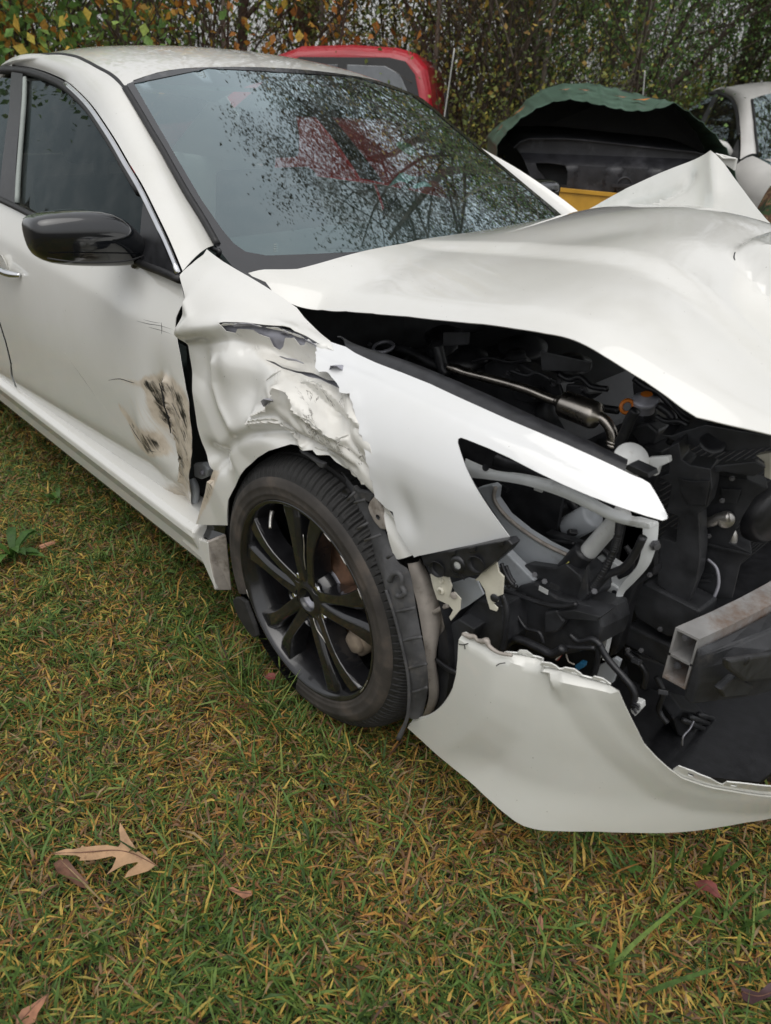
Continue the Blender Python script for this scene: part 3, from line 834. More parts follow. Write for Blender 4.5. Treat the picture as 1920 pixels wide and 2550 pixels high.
# rear door and rear quarter
rd_out = ([(-1.8253,0.6513),(-1.7227,0.6141),(-1.7012,0.5406),(-1.6992,0.4652),(-1.7491,0.3789),(-1.7836,0.3341),(-1.8181,0.2796),(-1.765,0.2755)] + [(-2.42, .30), (-2.42, .62), (-2.45, .80), (-2.40, 1.02)] + [(-1.75, 1.008)])
panel('rear_door', rd_out, side, M['paint'], car, .03)
# door handle in its cup
hb = [(-1.5956,0.8181)][0]
hc = side(np.array([hb[0]]), np.array([hb[1]]))[0]
cup = lathe('handle_cup', [(.042, -.004), (.036, .002), (.02, .004), (0, .005)], tuple(hc + np.array([0, -.003, 0])), (0, 1, .1), M['paint'], door, n=24)
hp = [(-1.7737,-0.8677,0.8264),(-1.6822,-0.8675,0.8277),(-1.6166,-0.8681,0.8245),(-1.5327,-0.8699,0.8151),(-1.4819,-0.8706,0.8114),(-1.4422,-0.8708,0.8104)]
tube('door_handle', [tuple(np.array(p) + np.array([0, o, 0])) for p, o in zip(hp, (-.03, -.032, -.034, -.034, -.026, -.006))], [.011, .012, .012, .012, .011, .006], M['chrome'], door, 10)

# ---- sill
sl = [(-0.6569,0.2132),(-1.7892,0.2574)]
def sill_ring(x, dz=0, dy=0, low=0):
    return [(x, -.80, .345 + dz), (x, -.848 + dy, .340 + dz), (x, -.884 + dy, .330 + dz), (x, -.899 + dy, .316 + dz), (x, -.901 + dy, .300 + dz), (x, -.886 + dy, .258 + dz), (x, -.879 + dy, .215 + dz - low * .4), (x, -.862 + dy, .186 + dz - low), (x, -.80, .176 + dz - low)]
xs = [-2.5, -2.0, -1.6, -1.2, -.9, -.7, -.58, -.50, -.46]
loft('sill', [sill_ring(x, 0.02 * max(0, -x - .5) * .9 + .0) for x in xs] + [sill_ring(-.452, -.004, .004, .01)], M['paint'], car, cap=True, smooth=False, bevel=.007)
# flared sill end behind the wheel, broken open at its top
e0 = [(-0.5082,-0.885,0.2867),(-0.444,-0.885,0.2932),(-0.4065,-0.885,0.3027),(-0.4059,-0.885,0.2461),(-0.3924,-0.885,0.1587),(-0.4104,-0.885,0.1797),(-0.4509,-0.885,0.2299),(-0.5531,-0.885,0.239)]
prism('sill_end', e0, (0, .012, 0), M['paint'], car, .003)
e1 = [(-0.4083,-0.884,0.3015), (-0.3774,-0.845,0.3223), (-0.384,-0.84,0.1422), (-0.3943,-0.884,0.1567)]
fl = prism('mud_flap', e1, (-.010, .0, 0), M['dusty_flange'], car, .003)
lathe('rivet', [(0, .003), (.008, .003), (.010, 0), (.016, 0), (.018, -.002)], (-0.3979,-0.855,0.2889), (.6, -.75, .1), M['dusty_flange'], fl, n=16)
pk = [(-0.5074,-0.87,0.3061), (-0.3856,-0.84,0.3423), (-0.3843,-0.845,0.3218), (-0.4292,-0.87,0.2939)]
prism('sill_pocket', pk, (0, 0, -.03), M['gloss_black'], car, 0)
# hinge pillar, coloured black to darken the open gap, and its hinge
prism('dark_hinge_pillar', [(-.62, -.80, .25), (-.34, -.80, .25), (-.36, -.80, .6), (-.44, -.77, .90), (-.62, -.76, .90)], (0, .05, 0), M['black_plastic'], car, 0)
hg = [(-0.5309,-0.835,0.467),(-0.4802,-0.835,0.4871),(-0.4538,-0.835,0.4781),(-0.4653,-0.835,0.4533),(-0.5015,-0.835,0.4313),(-0.5353,-0.835,0.4272)]
hin = prism('door_hinge', hg, (0, .02, 0), M['apron'], car, .005)
bolt((-0.4748,-0.84,0.4638), (0, -1, 0), .009, M['grey_steel'], hin)
tube('hinge_pin', [(-0.5594,-0.83,0.4058),(-0.5443,-0.83,0.3875),(-0.5581,-0.83,0.3377),(-0.5766,-0.83,0.2843)], .012, M['apron'], hin, 8)

# ---- A pillar and roof rail
po = np.array([(-0.4957,-0.8234,0.9608),(-0.5844,-0.7996,1.014),(-0.6764,-0.7766,1.0615),(-0.7846,-0.7495,1.1135),(-0.896,-0.7243,1.1586),(-1.0097,-0.6971,1.2046),(-1.1298,-0.6699,1.2482),(-1.2451,-0.6448,1.2865),(-1.3593,-0.6239,1.3172),(-1.476,-0.6047,1.3445),(-1.5881,-0.5913,1.3631),(-1.7704,-0.5751,1.3853),(-1.9571,-0.5644,1.3995),(-2.1684,-0.5616,1.4033)])
pi_ = np.array([(-0.5638,-0.6958,0.9958),(-0.645,-0.6804,1.0424),(-0.7292,-0.668,1.0901),(-0.8155,-0.6525,1.1399),(-0.892,-0.6381,1.1843),(-0.9655,-0.6266,1.2268),(-1.0513,-0.6124,1.2767),(-1.1365,-0.6,1.3263)] + [(-1.196,-0.5884,1.3482),(-1.2572,-0.5811,1.3649),(-1.3246,-0.579,1.3797),(-1.4254,-0.5698,1.3995),(-1.5348,-0.5596,1.4156),(-1.6807,-0.5647,1.4239)])
po = np.concatenate([po, [[-2.0, po[-1][1] + .005, po[-1][2]], [-2.5, po[-1][1] + .03, po[-1][2] - .05]]])
pi_ = np.concatenate([pi_, [[-2.0, -.565, 1.415], [-2.5, -.53, 1.33]]])
def strip_between(A, B, name, mat, bulge, n=8, m=64, lift=0.0, **kw):
    a = catmull(A, 4); b = catmull(B, 4)
    ta = np.linspace(0, 1, m)
    def res(c):
        s = np.concatenate([[0], np.cumsum(np.linalg.norm(np.diff(c, axis=0), axis=1))]); s /= s[-1]
        return np.stack([np.interp(ta, s, c[:, i]) for i in range(3)], -1)
    # pair by stations so both ends follow the control points
    sa = np.linspace(0, len(A) - 1, len(a)); sb = np.linspace(0, len(B) - 1, len(b))
    st = np.linspace(0, len(A) - 1, m)
    a = np.stack([np.interp(st, sa, a[:, i]) for i in range(3)], -1)
    b = np.stack([np.interp(st * (len(B) - 1) / (len(A) - 1), sb, b[:, i]) for i in range(3)], -1)
    T = np.gradient(a, axis=0)
    nrm = np.cross(T, b - a); nrm /= np.linalg.norm(nrm, axis=1)[:, None] + 1e-9
    if (nrm[:, 2] + -nrm[:, 1]).mean() < 0: nrm = -nrm
    V = []
    for k in range(n + 1):
        t = k / n
        V.append(a + (b - a) * t + nrm * (bulge * 4 * t * (1 - t) + lift))
    V = np.concatenate(V); Fc = []
    for k in range(n):
        for i in range(m - 1):
            Fc.append((k * m + i, k * m + i + 1, (k + 1) * m + i + 1, (k + 1) * m + i))
    return mesh(name, V, Fc, mat, car, True, **kw)
strip_between(po, pi_, 'windscreen_pillar', M['paint'], .016, solid=.002)
# bright window surround
tube('window_trim', list(po[:10:1] + np.array([-.004, -.010, -.004])), .0075, M['chrome'], car, 6, 3)
tube('window_seal', list(po[3:14] + np.array([-.010, -.006, -.014])), .013, M['seal'], car, 8, 3)
# roof ditch strip and screen seal
tube('screen_seal', [tuple(p + np.array([.006, .006, .004])) for p in pi_[:8]], .0095, M['seal'], car, 6, 4)
tube('roof_ditch_strip', [tuple(p + np.array([0, .006, .001])) for p in pi_[7:]], .0065, M['seal'], car, 6, 4)

def header_z(y):
    lo, hi = 1.2, 1.45
    for _ in range(30):
        m_ = (lo + hi) / 2
        p = wind(np.array([y]), np.array([m_]))[0]
        if p[2] < roof(np.array([p[0]]), np.array([y]))[0][2]: lo = m_
        else: hi = m_
    return lo
# ---- roof
r_out = [tuple(p[:2]) for p in pi_[7:]] + [(-2.5, .53)] + [(p[0], -p[1]) for p in pi_[7:-1][::-1]]
r_out = [(p[0], p[1]) for p in pi_[7:]] + [(p[0], -p[1]) for p in pi_[7:][::-1]]
head = [(float(wind(np.array([y]), np.array([header_z(y)]))[0][0]), y) for y in np.linspace(.55, -.55, 14)]
roof_panel = panel('roof', r_out + head, roof, M['paint'], car, .03, thick=.002)
tube('header_seal', [tuple(roof(np.array([a]), np.array([b]))[0] + np.array([.004, 0, -.004])) for a, b in head], .007, M['seal'], car, 6, 2)

# ---- windscreen
def ws(x0):
    return 0
yz = [( -.715, .915), (-.700, .985)]
w_left = [(-0.6958,0.9958),(-0.6804,1.0424),(-0.668,1.0901),(-0.6525,1.1399),(-0.6381,1.1843),(-0.6266,1.2268),(-0.6124,1.2767),(-0.599,1.3241)]
top = [(y, wind_z) for y, wind_z in []]
w_top = [(y, header_z(y) - .003) for y in np.linspace(w_left[-1][0] + .02, -w_left[-1][0] - .02, 14)]
w_right = [(-a, b) for a, b in w_left[::-1]]
w_bot = [(y, .905) for y in np.linspace(.70, -.70, 10)]
ws_out = w_left + w_top + w_right + w_bot
screen = panel('windscreen', ws_out, wind, M['windscreen'], car, .03, thick=0, offset=.004)
# printed black border on the glass
fr_in = [(-0.5899,1.2413),(-0.6144,1.1618),(-0.6394,1.0803),(-0.6506,1.0214),(-0.6513,0.9951),(-0.6409,0.9796),(-0.6012,0.9705),(-0.4578,0.9667),(-0.2784,0.9657)]
inner = [(a, b) for a, b in fr_in]
ymax = -inner[0][0]
inner_poly = inner[:7] + [(-.2, inner[7][1] - .004), (0, inner[7][1] - .006), (.2, inner[7][1] - .004)] + [(-a, b) for a, b in inner[:7][::-1]] + [(ymax - .01, inner[0][1] + .05), (ymax - .05, w_top[0][1] + .000), (.3, w_top[7][1] - .012), (0, w_top[7][1] - .012), (-.3, w_top[7][1] - .012), (-ymax + .03, w_top[0][1] + .002)]
panel('screen_border', ws_out, wind, M['frit'], screen, .02, holes=[inner_poly], thick=0, offset=.0055)
# round sticker, folded paper mask, small print
st = [(0.188,1.1901)][0]
sp = wind(np.array([st[0]]), np.array([st[1]]))[0]
# ---- cowl and wiper bits
prism('cowl', [(-.36, -.72, .93), (-.22, -.35, .955), (-.19, 0, .96), (-.22, .35, .955), (-.36, .72, .93), (-.55, .72, .90), (-.42, .35, .90), (-.40, 0, .90), (-.42, -.35, .90), (-.55, -.72, .90)], (0, 0, -.04), M['black_plastic'], car, .003)
tube('cowl_clip', [(-0.5785,-0.7,0.9927),(-0.5531,-0.7,0.988),(-0.5325,-0.7,0.9881),(-0.5452,-0.7,0.973),(-0.5211,-0.7,0.963)], .006, M['black_plastic'], car, 6, 3)
tube('wiper_edge', [(-0.46,-0.6708,0.9454),(-0.4554,-0.6377,0.9491),(-0.4469,-0.5983,0.9514),(-0.4357,-0.5482,0.9536)], .004, M['black_plastic'], car, 6, 3)

# ---- side windows
win_o = [(-1.8766,1.359),(-1.7341,1.3592),(-1.6063,1.349),(-1.4721,1.3276),(-1.3592,1.3033),(-1.2475,1.2747),(-1.1355,1.2395),(-1.0247,1.1984),(-0.9208,1.1572),(-0.8214,1.1133),(-0.7553,1.0771),(-0.7171,1.0241),(-0.7636,0.9714),(-0.9765,0.9673),(-1.3738,0.9936),(-1.5578,1.0111),(-1.6909,1.1842)]
panel('front_side_window', win_o, green, M['tinted'], car, .03, thick=0, flip=False, offset=-.012)
rw_o = [(-2.1442,1.3724),(-1.9927,1.3671),(-1.8586,1.2477),(-1.7814,1.1118),(-1.7242,1.0118)] + [(-2.35, 1.0), (-2.4, 1.28)]
panel('rear_side_window', rw_o, green, M['tinted'], car, .04, thick=0, offset=-.012)
bp_o = [(-2.0122,1.3803),(-1.8969,1.3732),(-1.7509,1.2499),(-1.6526,1.119),(-1.5676,1.0049),(-1.7158,1.0125),(-1.7952,1.1527),(-1.8712,1.2614)]
panel('door_pillar_cover', bp_o, green, M['black_plastic'], car, .03, thick=.004)
fr_o = [(-1.8823,1.3674),(-1.8596,1.3589),(-1.7429,1.25),(-1.6408,1.1197),(-1.5599,1.0055),(-1.5828,1.0035),(-1.6641,1.1184),(-1.7671,1.2496),(-1.8946,1.3627)]
tri_o = [(-0.7519,1.0774),(-0.7266,1.0669),(-0.6291,1.0237),(-0.5011,0.9513),(-0.5964,0.9473),(-0.6929,0.9543),(-0.7272,1.023)]
panel('mirror_sail', tri_o, green, M['black_plastic'], car, .02, thick=.006, offset=.002)
belt = [(-1.8511,-0.8006,1.012),(-1.7103,-0.8039,1.0046),(-1.5156,-0.8093,0.993),(-1.3765,-0.8134,0.9838),(-1.1312,-0.8183,0.9727),(-0.8605,-0.8241,0.9591),(-0.6779,-0.8286,0.9486),(-0.5848,-0.8295,0.9464),(-0.4911,-0.8313,0.942)]
tube('belt_trim', [tuple(np.array(p) + np.array([0, -.004, .002])) for p in belt], .010, M['seal'], car, 8, 3)
tube('window_channel', [tuple(np.array(p) + np.array([0, .004, 0])) for p in [(-1.8722,-0.5933,1.3604),(-1.7797,-0.6468,1.2834),(-1.689,-0.7093,1.1843),(-1.6146,-0.7665,1.0813),(-1.5685,-0.8033,1.0061)]], .008, M['trim_light'], car, 6, 3)

# ---- door mirror
def mirror_ring(y, xf, xb, zl, zh, n=20, pw=2.6, tw=0):
    r = []
    for k in range(n):
        a = 2 * math.pi * k / n
        ca, sa = math.cos(a), math.sin(a)
        cx = abs(ca) ** (2 / pw) * (1 if ca > 0 else -1); cz = abs(sa) ** (2 / pw) * (1 if sa > 0 else -1)
        x = (xf + xb) / 2 + (xf - xb) / 2 * cx * (1 - .25 * max(0, -cz)); z = (zl + zh) / 2 + (zh - zl) / 2 * cz
        r.append((x, y, z))
    return r
mir = loft('door_mirror', [mirror_ring(-1.068, -.715, -.76, 1.008, 1.050, pw=3.2), mirror_ring(-1.060, -.692, -.79, .982, 1.066, pw=3.4), mirror_ring(-1.035, -.680, -.80, .966, 1.074, pw=3.4), mirror_ring(-.99, -.672, -.805, .956, 1.078, pw=3.2), mirror_ring(-.93, -.666, -.805, .948, 1.078, pw=3.2),
                           mirror_ring(-.88, -.664, -.80, .944, 1.072, pw=3.2), mirror_ring(-.845, -.668, -.795, .942, 1.052, pw=3.0), mirror_ring(-.815, -.68, -.785, .946, 1.022), mirror_ring(-.795, -.70, -.77, .952, .995)], M['gloss_black'], car, subsurf=1)
lathe('mirror_glass', [(0, 0), (.05, 0), (.055, .004)], (-.802, -.94, 1.01), (-1, 0, 0), M['chrome'], mir, n=24)
tube('mirror_seam', [(-.69, -1.05, .985), (-.667, -1.0, .975), (-.660, -.93, .968), (-.662, -.87, .966), (-.68, -.82, .97)], .0022, M['seal'], mir, 6, 4)
tube('mirror_foot', [(-.74, -.82, .965), (-.73, -.79, .955), (-.72, -.77, .95)], [.035, .035, .04], M['black_plastic'], mir, 10, 3)

# ---- bonnet
h_out = ([(-0.4139,-0.7011),(-0.3998,-0.7004),(-0.3657,-0.6873),(-0.3381,-0.6892),(-0.3058,-0.6813),(-0.2797,-0.666),(-0.2589,-0.652),(-0.2288,-0.6315),(-0.1668,-0.6158),(-0.0851,-0.6097),(0.0212,-0.6112),(0.1166,-0.6167),(0.1948,-0.6226)]
         + [(0.2299,-0.6244),(0.3082,-0.6311),(0.3732,-0.6351),(0.4057,-0.6354),(0.4301,-0.6363),(0.4575,-0.6381),(0.4928,-0.6403),(0.529,-0.6411),(0.5687,-0.6416),(0.6088,-0.6446),(0.6386,-0.6478),(0.6618,-0.6493),(0.6804,-0.645),(0.7136,-0.6388),(0.7454,-0.6325)]
         + [(.80, -.62), (.86, -.50), (.88, -.30), (.84, 0), (.70, .2), (.52, .33), (.38, .40), (.25, .45), (.10, .50), (-.1, .56), (-.25, .62), (-.41, .69), (-.405, .62), (-.35, .45)])
h_rear = [(-.31, .3), (-.285, .1), (-.28, -.05), (-.295, -.25), (-.33, -.45), (-.36, -.6)]
def hood_disp(u, v):
    d = .002 * nz(u, v, 5, 8.0)
    d = d + gauss(u, v, (.30, .36), (.05, .06), -.012) + gauss(u, v, (-.05, .45), (.16, .035), .012, -.25) + gauss(u, v, (0, .36), (.18, .03), -.012, -.2)
    return d
bonnet = panel('bonnet', h_out + h_rear, hood, M['paint'], car, .014, disp=hood_disp, thick=.0022)
bonnet['label'] = 'buckled white bonnet folded up to a peak on its far side'
# far third folded up into a sharp peak
t_out = [(-0.3842,1.0041),(-0.3357,1.0327),(-0.2844,1.0607),(-0.228,1.0906),(-0.1804,1.1152),(-0.134,1.1378),(-0.0882,1.1575),(-0.0192,1.1858),(0.0318,1.2047),(0.0482,1.1986),(0.0862,1.1791),(0.1286,1.1527),(0.1684,1.1294),(0.2071,1.1068),(0.2438,1.0862),(0.2786,1.068),(0.3184,1.0501),(0.33,1.0288),(0.2215,1.0125),(0.1114,1.0011),(-0.0959,0.9926),(-0.2393,0.9902)]
tr1 = [(-0.2074,1.0288),(-0.1339,1.0542),(-0.0754,1.0824),(-0.0301,1.1134),(-0.0199,1.1353)]
tr2 = [(0.0331,1.2038),(0.0481,1.1815),(0.0704,1.1479),(0.1005,1.1056)]
tr3 = [(-0.3554,1.016),(-0.2364,1.0599),(-0.1565,1.0907)]
def tent_disp(u, v):
    d = crease(u, v, tr1, -.018, .016) + crease(u, v, tr2, .020, .035) + crease(u, v, tr3, -.004, .005)
    d = d + .006 * np.clip(seg_sd(u, v, np.array(tr2)) * -1, 0, .3) / .1
    return d + .0015 * nz(u, v, 8, 2.0)
fold = panel('bonnet_fold', t_out, tent, M['paint'], bonnet, .012, disp=tent_disp, thick=.002)
fl = [(0.0193,0.625,1.2036),(0.0358,0.625,1.2034),(0.0837,0.625,1.1944),(0.0846,0.625,1.1624),(0.0643,0.625,1.173),(0.0301,0.625,1.1842)]
prism('folded_edge', fl, (.004, .006, 0), M['paint'], bonnet, .002)
tube('hem', [(0.0248,0.62,1.2029),(0.0375,0.62,1.1999),(0.0512,0.62,1.1928),(0.0685,0.62,1.1942),(0.0855,0.62,1.1938)], .0035, M['paint'], bonnet, 6, 3)
# split where the fold tore
tube('paint_split', [tuple(hood(np.array([a]), np.array([b]))[0] + np.array([0, 0, .0015])) for a, b in ((.478, -.200), (.484, -.214), (.492, -.222))], .0016, M['black_plastic'], bonnet, 6, 3)
# inner frame under the bonnet
u_out = [(a + (.0 - a) * .07, b + (-.1 - b) * .07) for a, b in h_out[:28]] + [(.74, -.50), (.72, -.2), (.45, .15), (-.1, .3), (-.25, 0), (-.28, -.4)]
panel('bonnet_lining', u_out, hood, M['black_plastic'], bonnet, .03, disp=lambda u, v: -.025 - .012 * region(u, v, [(-.1, -.5), (.4, -.55), (.4, -.2), (-.1, -.2)], .03), thick=.004)
for c in ([(0.0382,-0.52,0.8817),(0.1125,-0.52,0.8974),(0.1114,-0.52,0.8718),(0.0406,-0.52,0.8519)], [(0.2884,-0.52,0.8994),(0.4005,-0.52,0.9043),(0.3984,-0.52,0.8847),(0.2971,-0.52,0.8624)]):
    prism('lining_flap', c, (0, .004, 0), M['dusty_plastic'], bonnet, .003)

# ---- wing-top channel strip (black) in the bonnet gap
g0 = np.array([(-0.0953,-0.7,0.8753),(-0.0451,-0.695,0.8656),(0.051,-0.69,0.8672),(0.1578,-0.685,0.8625),(0.2882,-0.68,0.8514),(0.4057,-0.675,0.8375),(0.4907,-0.67,0.8278),(0.5755,-0.665,0.8132)])
g1 = np.array([(-0.0223,-0.74,0.8734),(0.0007,-0.735,0.8678),(0.0966,-0.733,0.8597),(0.2041,-0.733,0.857),(0.331,-0.73,0.8448),(0.4428,-0.725,0.836),(0.5238,-0.72,0.8284),(0.5959,-0.705,0.8179)]) + np.array([0, 0, -.006])
strip_between(g1, g0, 'wing_edge_strip', M['black_plastic'], .010, n=4, m=40, solid=.003)

# ---- front bumper skin
b_up = [(0.2344,0.4912),(0.2393,0.4949),(0.262,0.4966),(0.2951,0.4979),(0.3173,0.4956),(0.3505,0.5034),(0.3922,0.5067),(0.4378,0.506),(0.4852,0.5023),(0.521,0.5002)]
b_out = ([(0.1216,0.1849),(0.149,0.2257),(0.1803,0.2591),(0.2059,0.295),(0.226,0.3349),(0.2391,0.3739),(0.2435,0.4106),(0.2418,0.4419),(0.2373,0.4704)]
         + b_up + [(0.5317,0.5007),(0.5396,0.4858),(0.5532,0.4616),(0.5692,0.4341),(0.5889,0.3998),(0.6119,0.3739),(0.6377,0.3486),(0.6638,0.3268),(0.7092,0.3036),(0.7615,0.2819),(0.831,0.251),(0.8686,0.2354)]
         + [(1.32, .27), (1.45, .27), (1.45, .12), (1.3, .12)]
         + [(0.9079,0.1451),(0.8413,0.1591),(0.7809,0.1656),(0.7066,0.1682),(0.6225,0.1714),(0.5478,0.1702),(0.4834,0.1619),(0.4571,0.1564),(0.4389,0.1544),(0.4211,0.1538),(0.4047,0.1572),(0.3879,0.1627),(0.3576,0.17),(0.3111,0.1777),(0.2599,0.1807),(0.212,0.1839),(0.1687,0.1853)])
c_a = [(0.3164,0.491),(0.3212,0.4592),(0.3229,0.419),(0.3156,0.3703),(0.2986,0.3228),(0.267,0.2666),(0.2119,0.1859)]
c_b = [(0.4529,0.4424),(0.4923,0.3924),(0.5307,0.3515),(0.5696,0.3146),(0.6305,0.2612),(0.7013,0.2258),(0.7854,0.2012),(0.8971,0.1623)]
c_c = [(0.2119,0.1859),(0.2853,0.1895),(0.3444,0.1956),(0.3869,0.1938),(0.4309,0.1843),(0.4811,0.1789),(0.5259,0.1705)]
def bump_disp(u, v):
    d = .002 * nz(u, v, 6, 3.0)
    sa = seg_sd(u, v, np.array(c_a))           # right of the line (towards the front) sinks
    ra = np.maximum(0, sa)
    d = d - .30 * np.minimum(ra, .07) * np.exp(-(ra / .35) ** 2) * _ss(.14, .26, v)
    sb = seg_sd(u, v, np.array(c_b))
    rb = np.maximum(0, sb)
    d = d + .24 * np.minimum(rb, .05) + .02 * _ss(.05, .12, rb)
    sc = np.maximum(0, -seg_sd(u, v, np.array(c_c)))
    d = d + .05 * np.minimum(sc, .04) * _ss(c_c[0][0] + .01, c_c[0][0] + .12, u)
    d = d - .012 * np.exp(-(seg_sd(u, v, np.array(b_up)) / .006) ** 2)
    return d
bumper = panel('bumper_skin', b_out, bump, M['paint_bumper'], car, .011, disp=bump_disp, thick=.003, attrs={'scrape': lambda u, v: .25 * region(u, v, [(0.5958,0.3949),(0.6371,0.3515),(0.6681,0.3265),(0.6298,0.3459)], .01) + .2 * region(u, v, [(0.5657,0.1929),(0.7022,0.1851),(0.8591,0.1704),(0.8684,0.1455),(0.6594,0.1695)], .03)})
bumper['label'] = 'white bumper corner hanging loose below the broken headlamp bay'
# slotted flange along the top edge
fl_lo = [(0.3176,0.4941),(0.351,0.502),(0.3925,0.5053),(0.438,0.5046),(0.4854,0.5008),(0.5213,0.4987)]
fl_hi = [(0.5198,0.508),(0.5154,0.511),(0.5062,0.5167),(0.4925,0.5173),(0.4899,0.5114),(0.4762,0.5125),(0.47,0.5165),(0.4595,0.5228),(0.4429,0.5219),(0.4393,0.5179),(0.4342,0.5157),(0.4285,0.5208),(0.4194,0.5245),(0.4037,0.523),(0.4011,0.5157),(0.3793,0.5122),(0.3707,0.5165),(0.3619,0.5199),(0.3493,0.5166),(0.3463,0.5094),(0.3265,0.5015)]
slots = [[(0.3526,0.5111),(0.3619,0.5136),(0.3651,0.5097),(0.3552,0.5071)], [(0.4055,0.5164),(0.4158,0.5169),(0.4175,0.5131),(0.4072,0.5125)], [(0.4548,0.5164),(0.4643,0.5164),(0.4658,0.5121),(0.4564,0.5123)], [(0.5017,0.5124),(0.5116,0.5114),(0.5127,0.5072),(0.5036,0.5083)]]
M['flange_white'] = paint('flange_white_paint', (.78, .78, .75), speck=.72)
panel('clip_flange', fl_lo + fl_hi, bump, M['flange_white'], bumper, .006, holes=slots, thick=.0022, disp=bump_disp, offset=-.003)
fl_lo = [(0.6491,0.3384),(0.664,0.3256),(0.7095,0.3024),(0.7618,0.2805),(0.8314,0.2496),(0.8692,0.2338)]
fl_hi = [(0.8537,0.277),(0.8183,0.2895),(0.7953,0.2987),(0.7734,0.3069),(0.7436,0.3154),(0.7414,0.3031),(0.7328,0.309),(0.7125,0.3259),(0.6763,0.3475),(0.6531,0.3554)]
slots = [[(0.6716,0.3415),(0.6824,0.3363),(0.6846,0.3273),(0.6746,0.3325)], [(0.7557,0.3053),(0.7685,0.3007),(0.7708,0.2928),(0.7579,0.2975)]]
panel('clip_flange', fl_lo + fl_hi, bump, M['flange_white'], bumper, .006, holes=slots, thick=.0022, disp=bump_disp, offset=-.004)
# torn black underside of the top corner
tube('broken_edge', [(0.4392,-0.8677,0.4945),(0.4556,-0.8677,0.4984),(0.4655,-0.8672,0.5035),(0.472,-0.868,0.5005),(0.4821,-0.8677,0.5038),(0.4913,-0.8668,0.5102),(0.4985,-0.8682,0.5037),(0.5193,-0.868,0.5021),(0.5437,-0.8648,0.5104)], [.003, .005, .004, .003, .005, .006, .004, .003, .003], M['dusty_flange'], bumper, 6, 3)
# printed dots and cracks are wear of the paint: short dark slivers
for ln in ([(0.4366,-0.8706,0.4753),(0.4459,-0.8704,0.4795),(0.4555,-0.8696,0.4875)], [(0.4489,-0.8706,0.4795),(0.4516,-0.8715,0.4741)], [(0.521,-0.8715,0.4805),(0.5256,-0.8702,0.4874),(0.5358,-0.8682,0.4946)]):
    tube('crack', [tuple(np.array(p) + np.array([.002, -.004, 0])) for p in ln], .0009, M['seal'], bumper, 5, 3)
tube('arch_lip', [tuple(np.array(p) + np.array([0, .006, 0])) for p in [(0.3213,-0.8703,0.1849),(0.3485,-0.8738,0.2257),(0.3797,-0.8767,0.2591),(0.4052,-0.8788,0.295),(0.4252,-0.8802,0.3349),(0.4383,-0.8802,0.3739),(0.4428,-0.8783,0.4106),(0.4413,-0.8752,0.4419),(0.4369,-0.8714,0.4704)]], .004, M['paint_bumper'], bumper, 6, 3)
prism('lip_end', [(0.3131,-0.86,0.1716),(0.3287,-0.86,0.2121),(0.334,-0.86,0.2058),(0.3527,-0.86,0.2196),(0.3367,-0.86,0.1962)], (0, .006, 0), M['white_plastic'], bumper, .001)

# ---- front wheel
WC = np.array((0.0, -.885, .335))            # centre of the outer face
def wp(ang, r, out):
    """point on the wheel: angle from straight ahead, radius, distance outwards"""
    return (WC[0] + r * math.cos(ang), WC[1] - out, WC[2] + r * math.sin(ang))
rim = lathe('wheel', [(.236, -.005), (.240, .002), (.238, .006), (.231, .006), (.228, -.004), (.222, -.015), (.214, -.045), (.205, -.09), (.200, -.16), (.215, -.195), (.235, -.20)], WC, (0, -1, 0), M['wheel_black'], car, n=96)
rim['label'] = 'black ten-spoke front wheel with a scuffed rim'
lathe('wheel_lip', [(.2325, .0065), (.2345, .0085), (.238, .0075), (.2400, .003)], WC, (0, -1, 0), M['wheel_black'], rim, n=96)
PAIR0 = math.radians(90)
for k in range(5):
    pc = PAIR0 + k * 2 * math.pi / 5
    for sgn in (-1, 1):
        rings = []
        for t in np.linspace(0, 1, 9):
            r = .040 + .186 * t
            off = sgn * (.205 * t + .26 * (1 - t) ** 2)
            a = pc + off
            half = .0180 - .0035 * math.sin(math.pi * min(1, t * 1.1)) + .016 * max(0, t - .55)
            out = -.012 * (1 - t) ** 2 - .004 * t + .004 * math.sin(math.pi * t)
            d = np.array((math.cos(a), 0, math.sin(a))); pth = np.array((-math.sin(a), 0, math.cos(a)))
            c = WC + d * r
            sh = sgn * .004
            prof = [(-half * 1.15, -.050), (-half, -.008), (-half * .72 + sh, 0.0), (half * .72 + sh, 0.0), (half, -.008), (half * 1.15, -.050)]
            rings.append([tuple(c + pth * q + np.array((0, -1, 0)) * (out + h)) for q, h in prof])
        loft('spoke', rings, M['wheel_black'], rim, smooth=False, bevel=.003)
hub = lathe('hub_centre', [(.0, -.030), (.024, -.030), (.026, -.010), (.031, -.006), (.036, -.010), (.060, -.014), (.072, -.020), (.078, -.05)], WC, (0, -1, 0), M['wheel_black'], rim, n=40)
lathe('broken_cap', [(.012, -.024), (.020, -.018), (.025, -.016), (.025, -.024)], WC, (0, -1, 0), M['grey_steel'], rim, n=20, a0=.4, a1=4.6)
for k in range(5):
    a = PAIR0 + math.radians(36) + k * 2 * math.pi / 5
    c = wp(a, .056, -.016)
    lathe('lug_pocket', [(.0165, .006), (.0145, .003), (.013, -.014)], c, (0, -1, 0), M['wheel_black'], rim, n=18)
    if k not in (2,):
        lathe('lug_nut', [(0, .006), (.006, .005), (.009, .001), (.0095, -.012)], c, (0, -1, 0), M['chrome'], rim, n=6, smooth=False)
    else:
        lathe('lug_nut', [(0, .002), (.008, .001), (.009, -.012)], c, (0, -1, 0), M['wheel_black'], rim, n=6, smooth=False)
tube('valve_stem', [wp(math.radians(128), .212, -.02), wp(math.radians(128), .196, -.008), wp(math.radians(127), .178, 0.004)], [.006, .0045, .0035], M['alloy'], rim, 8, 4)
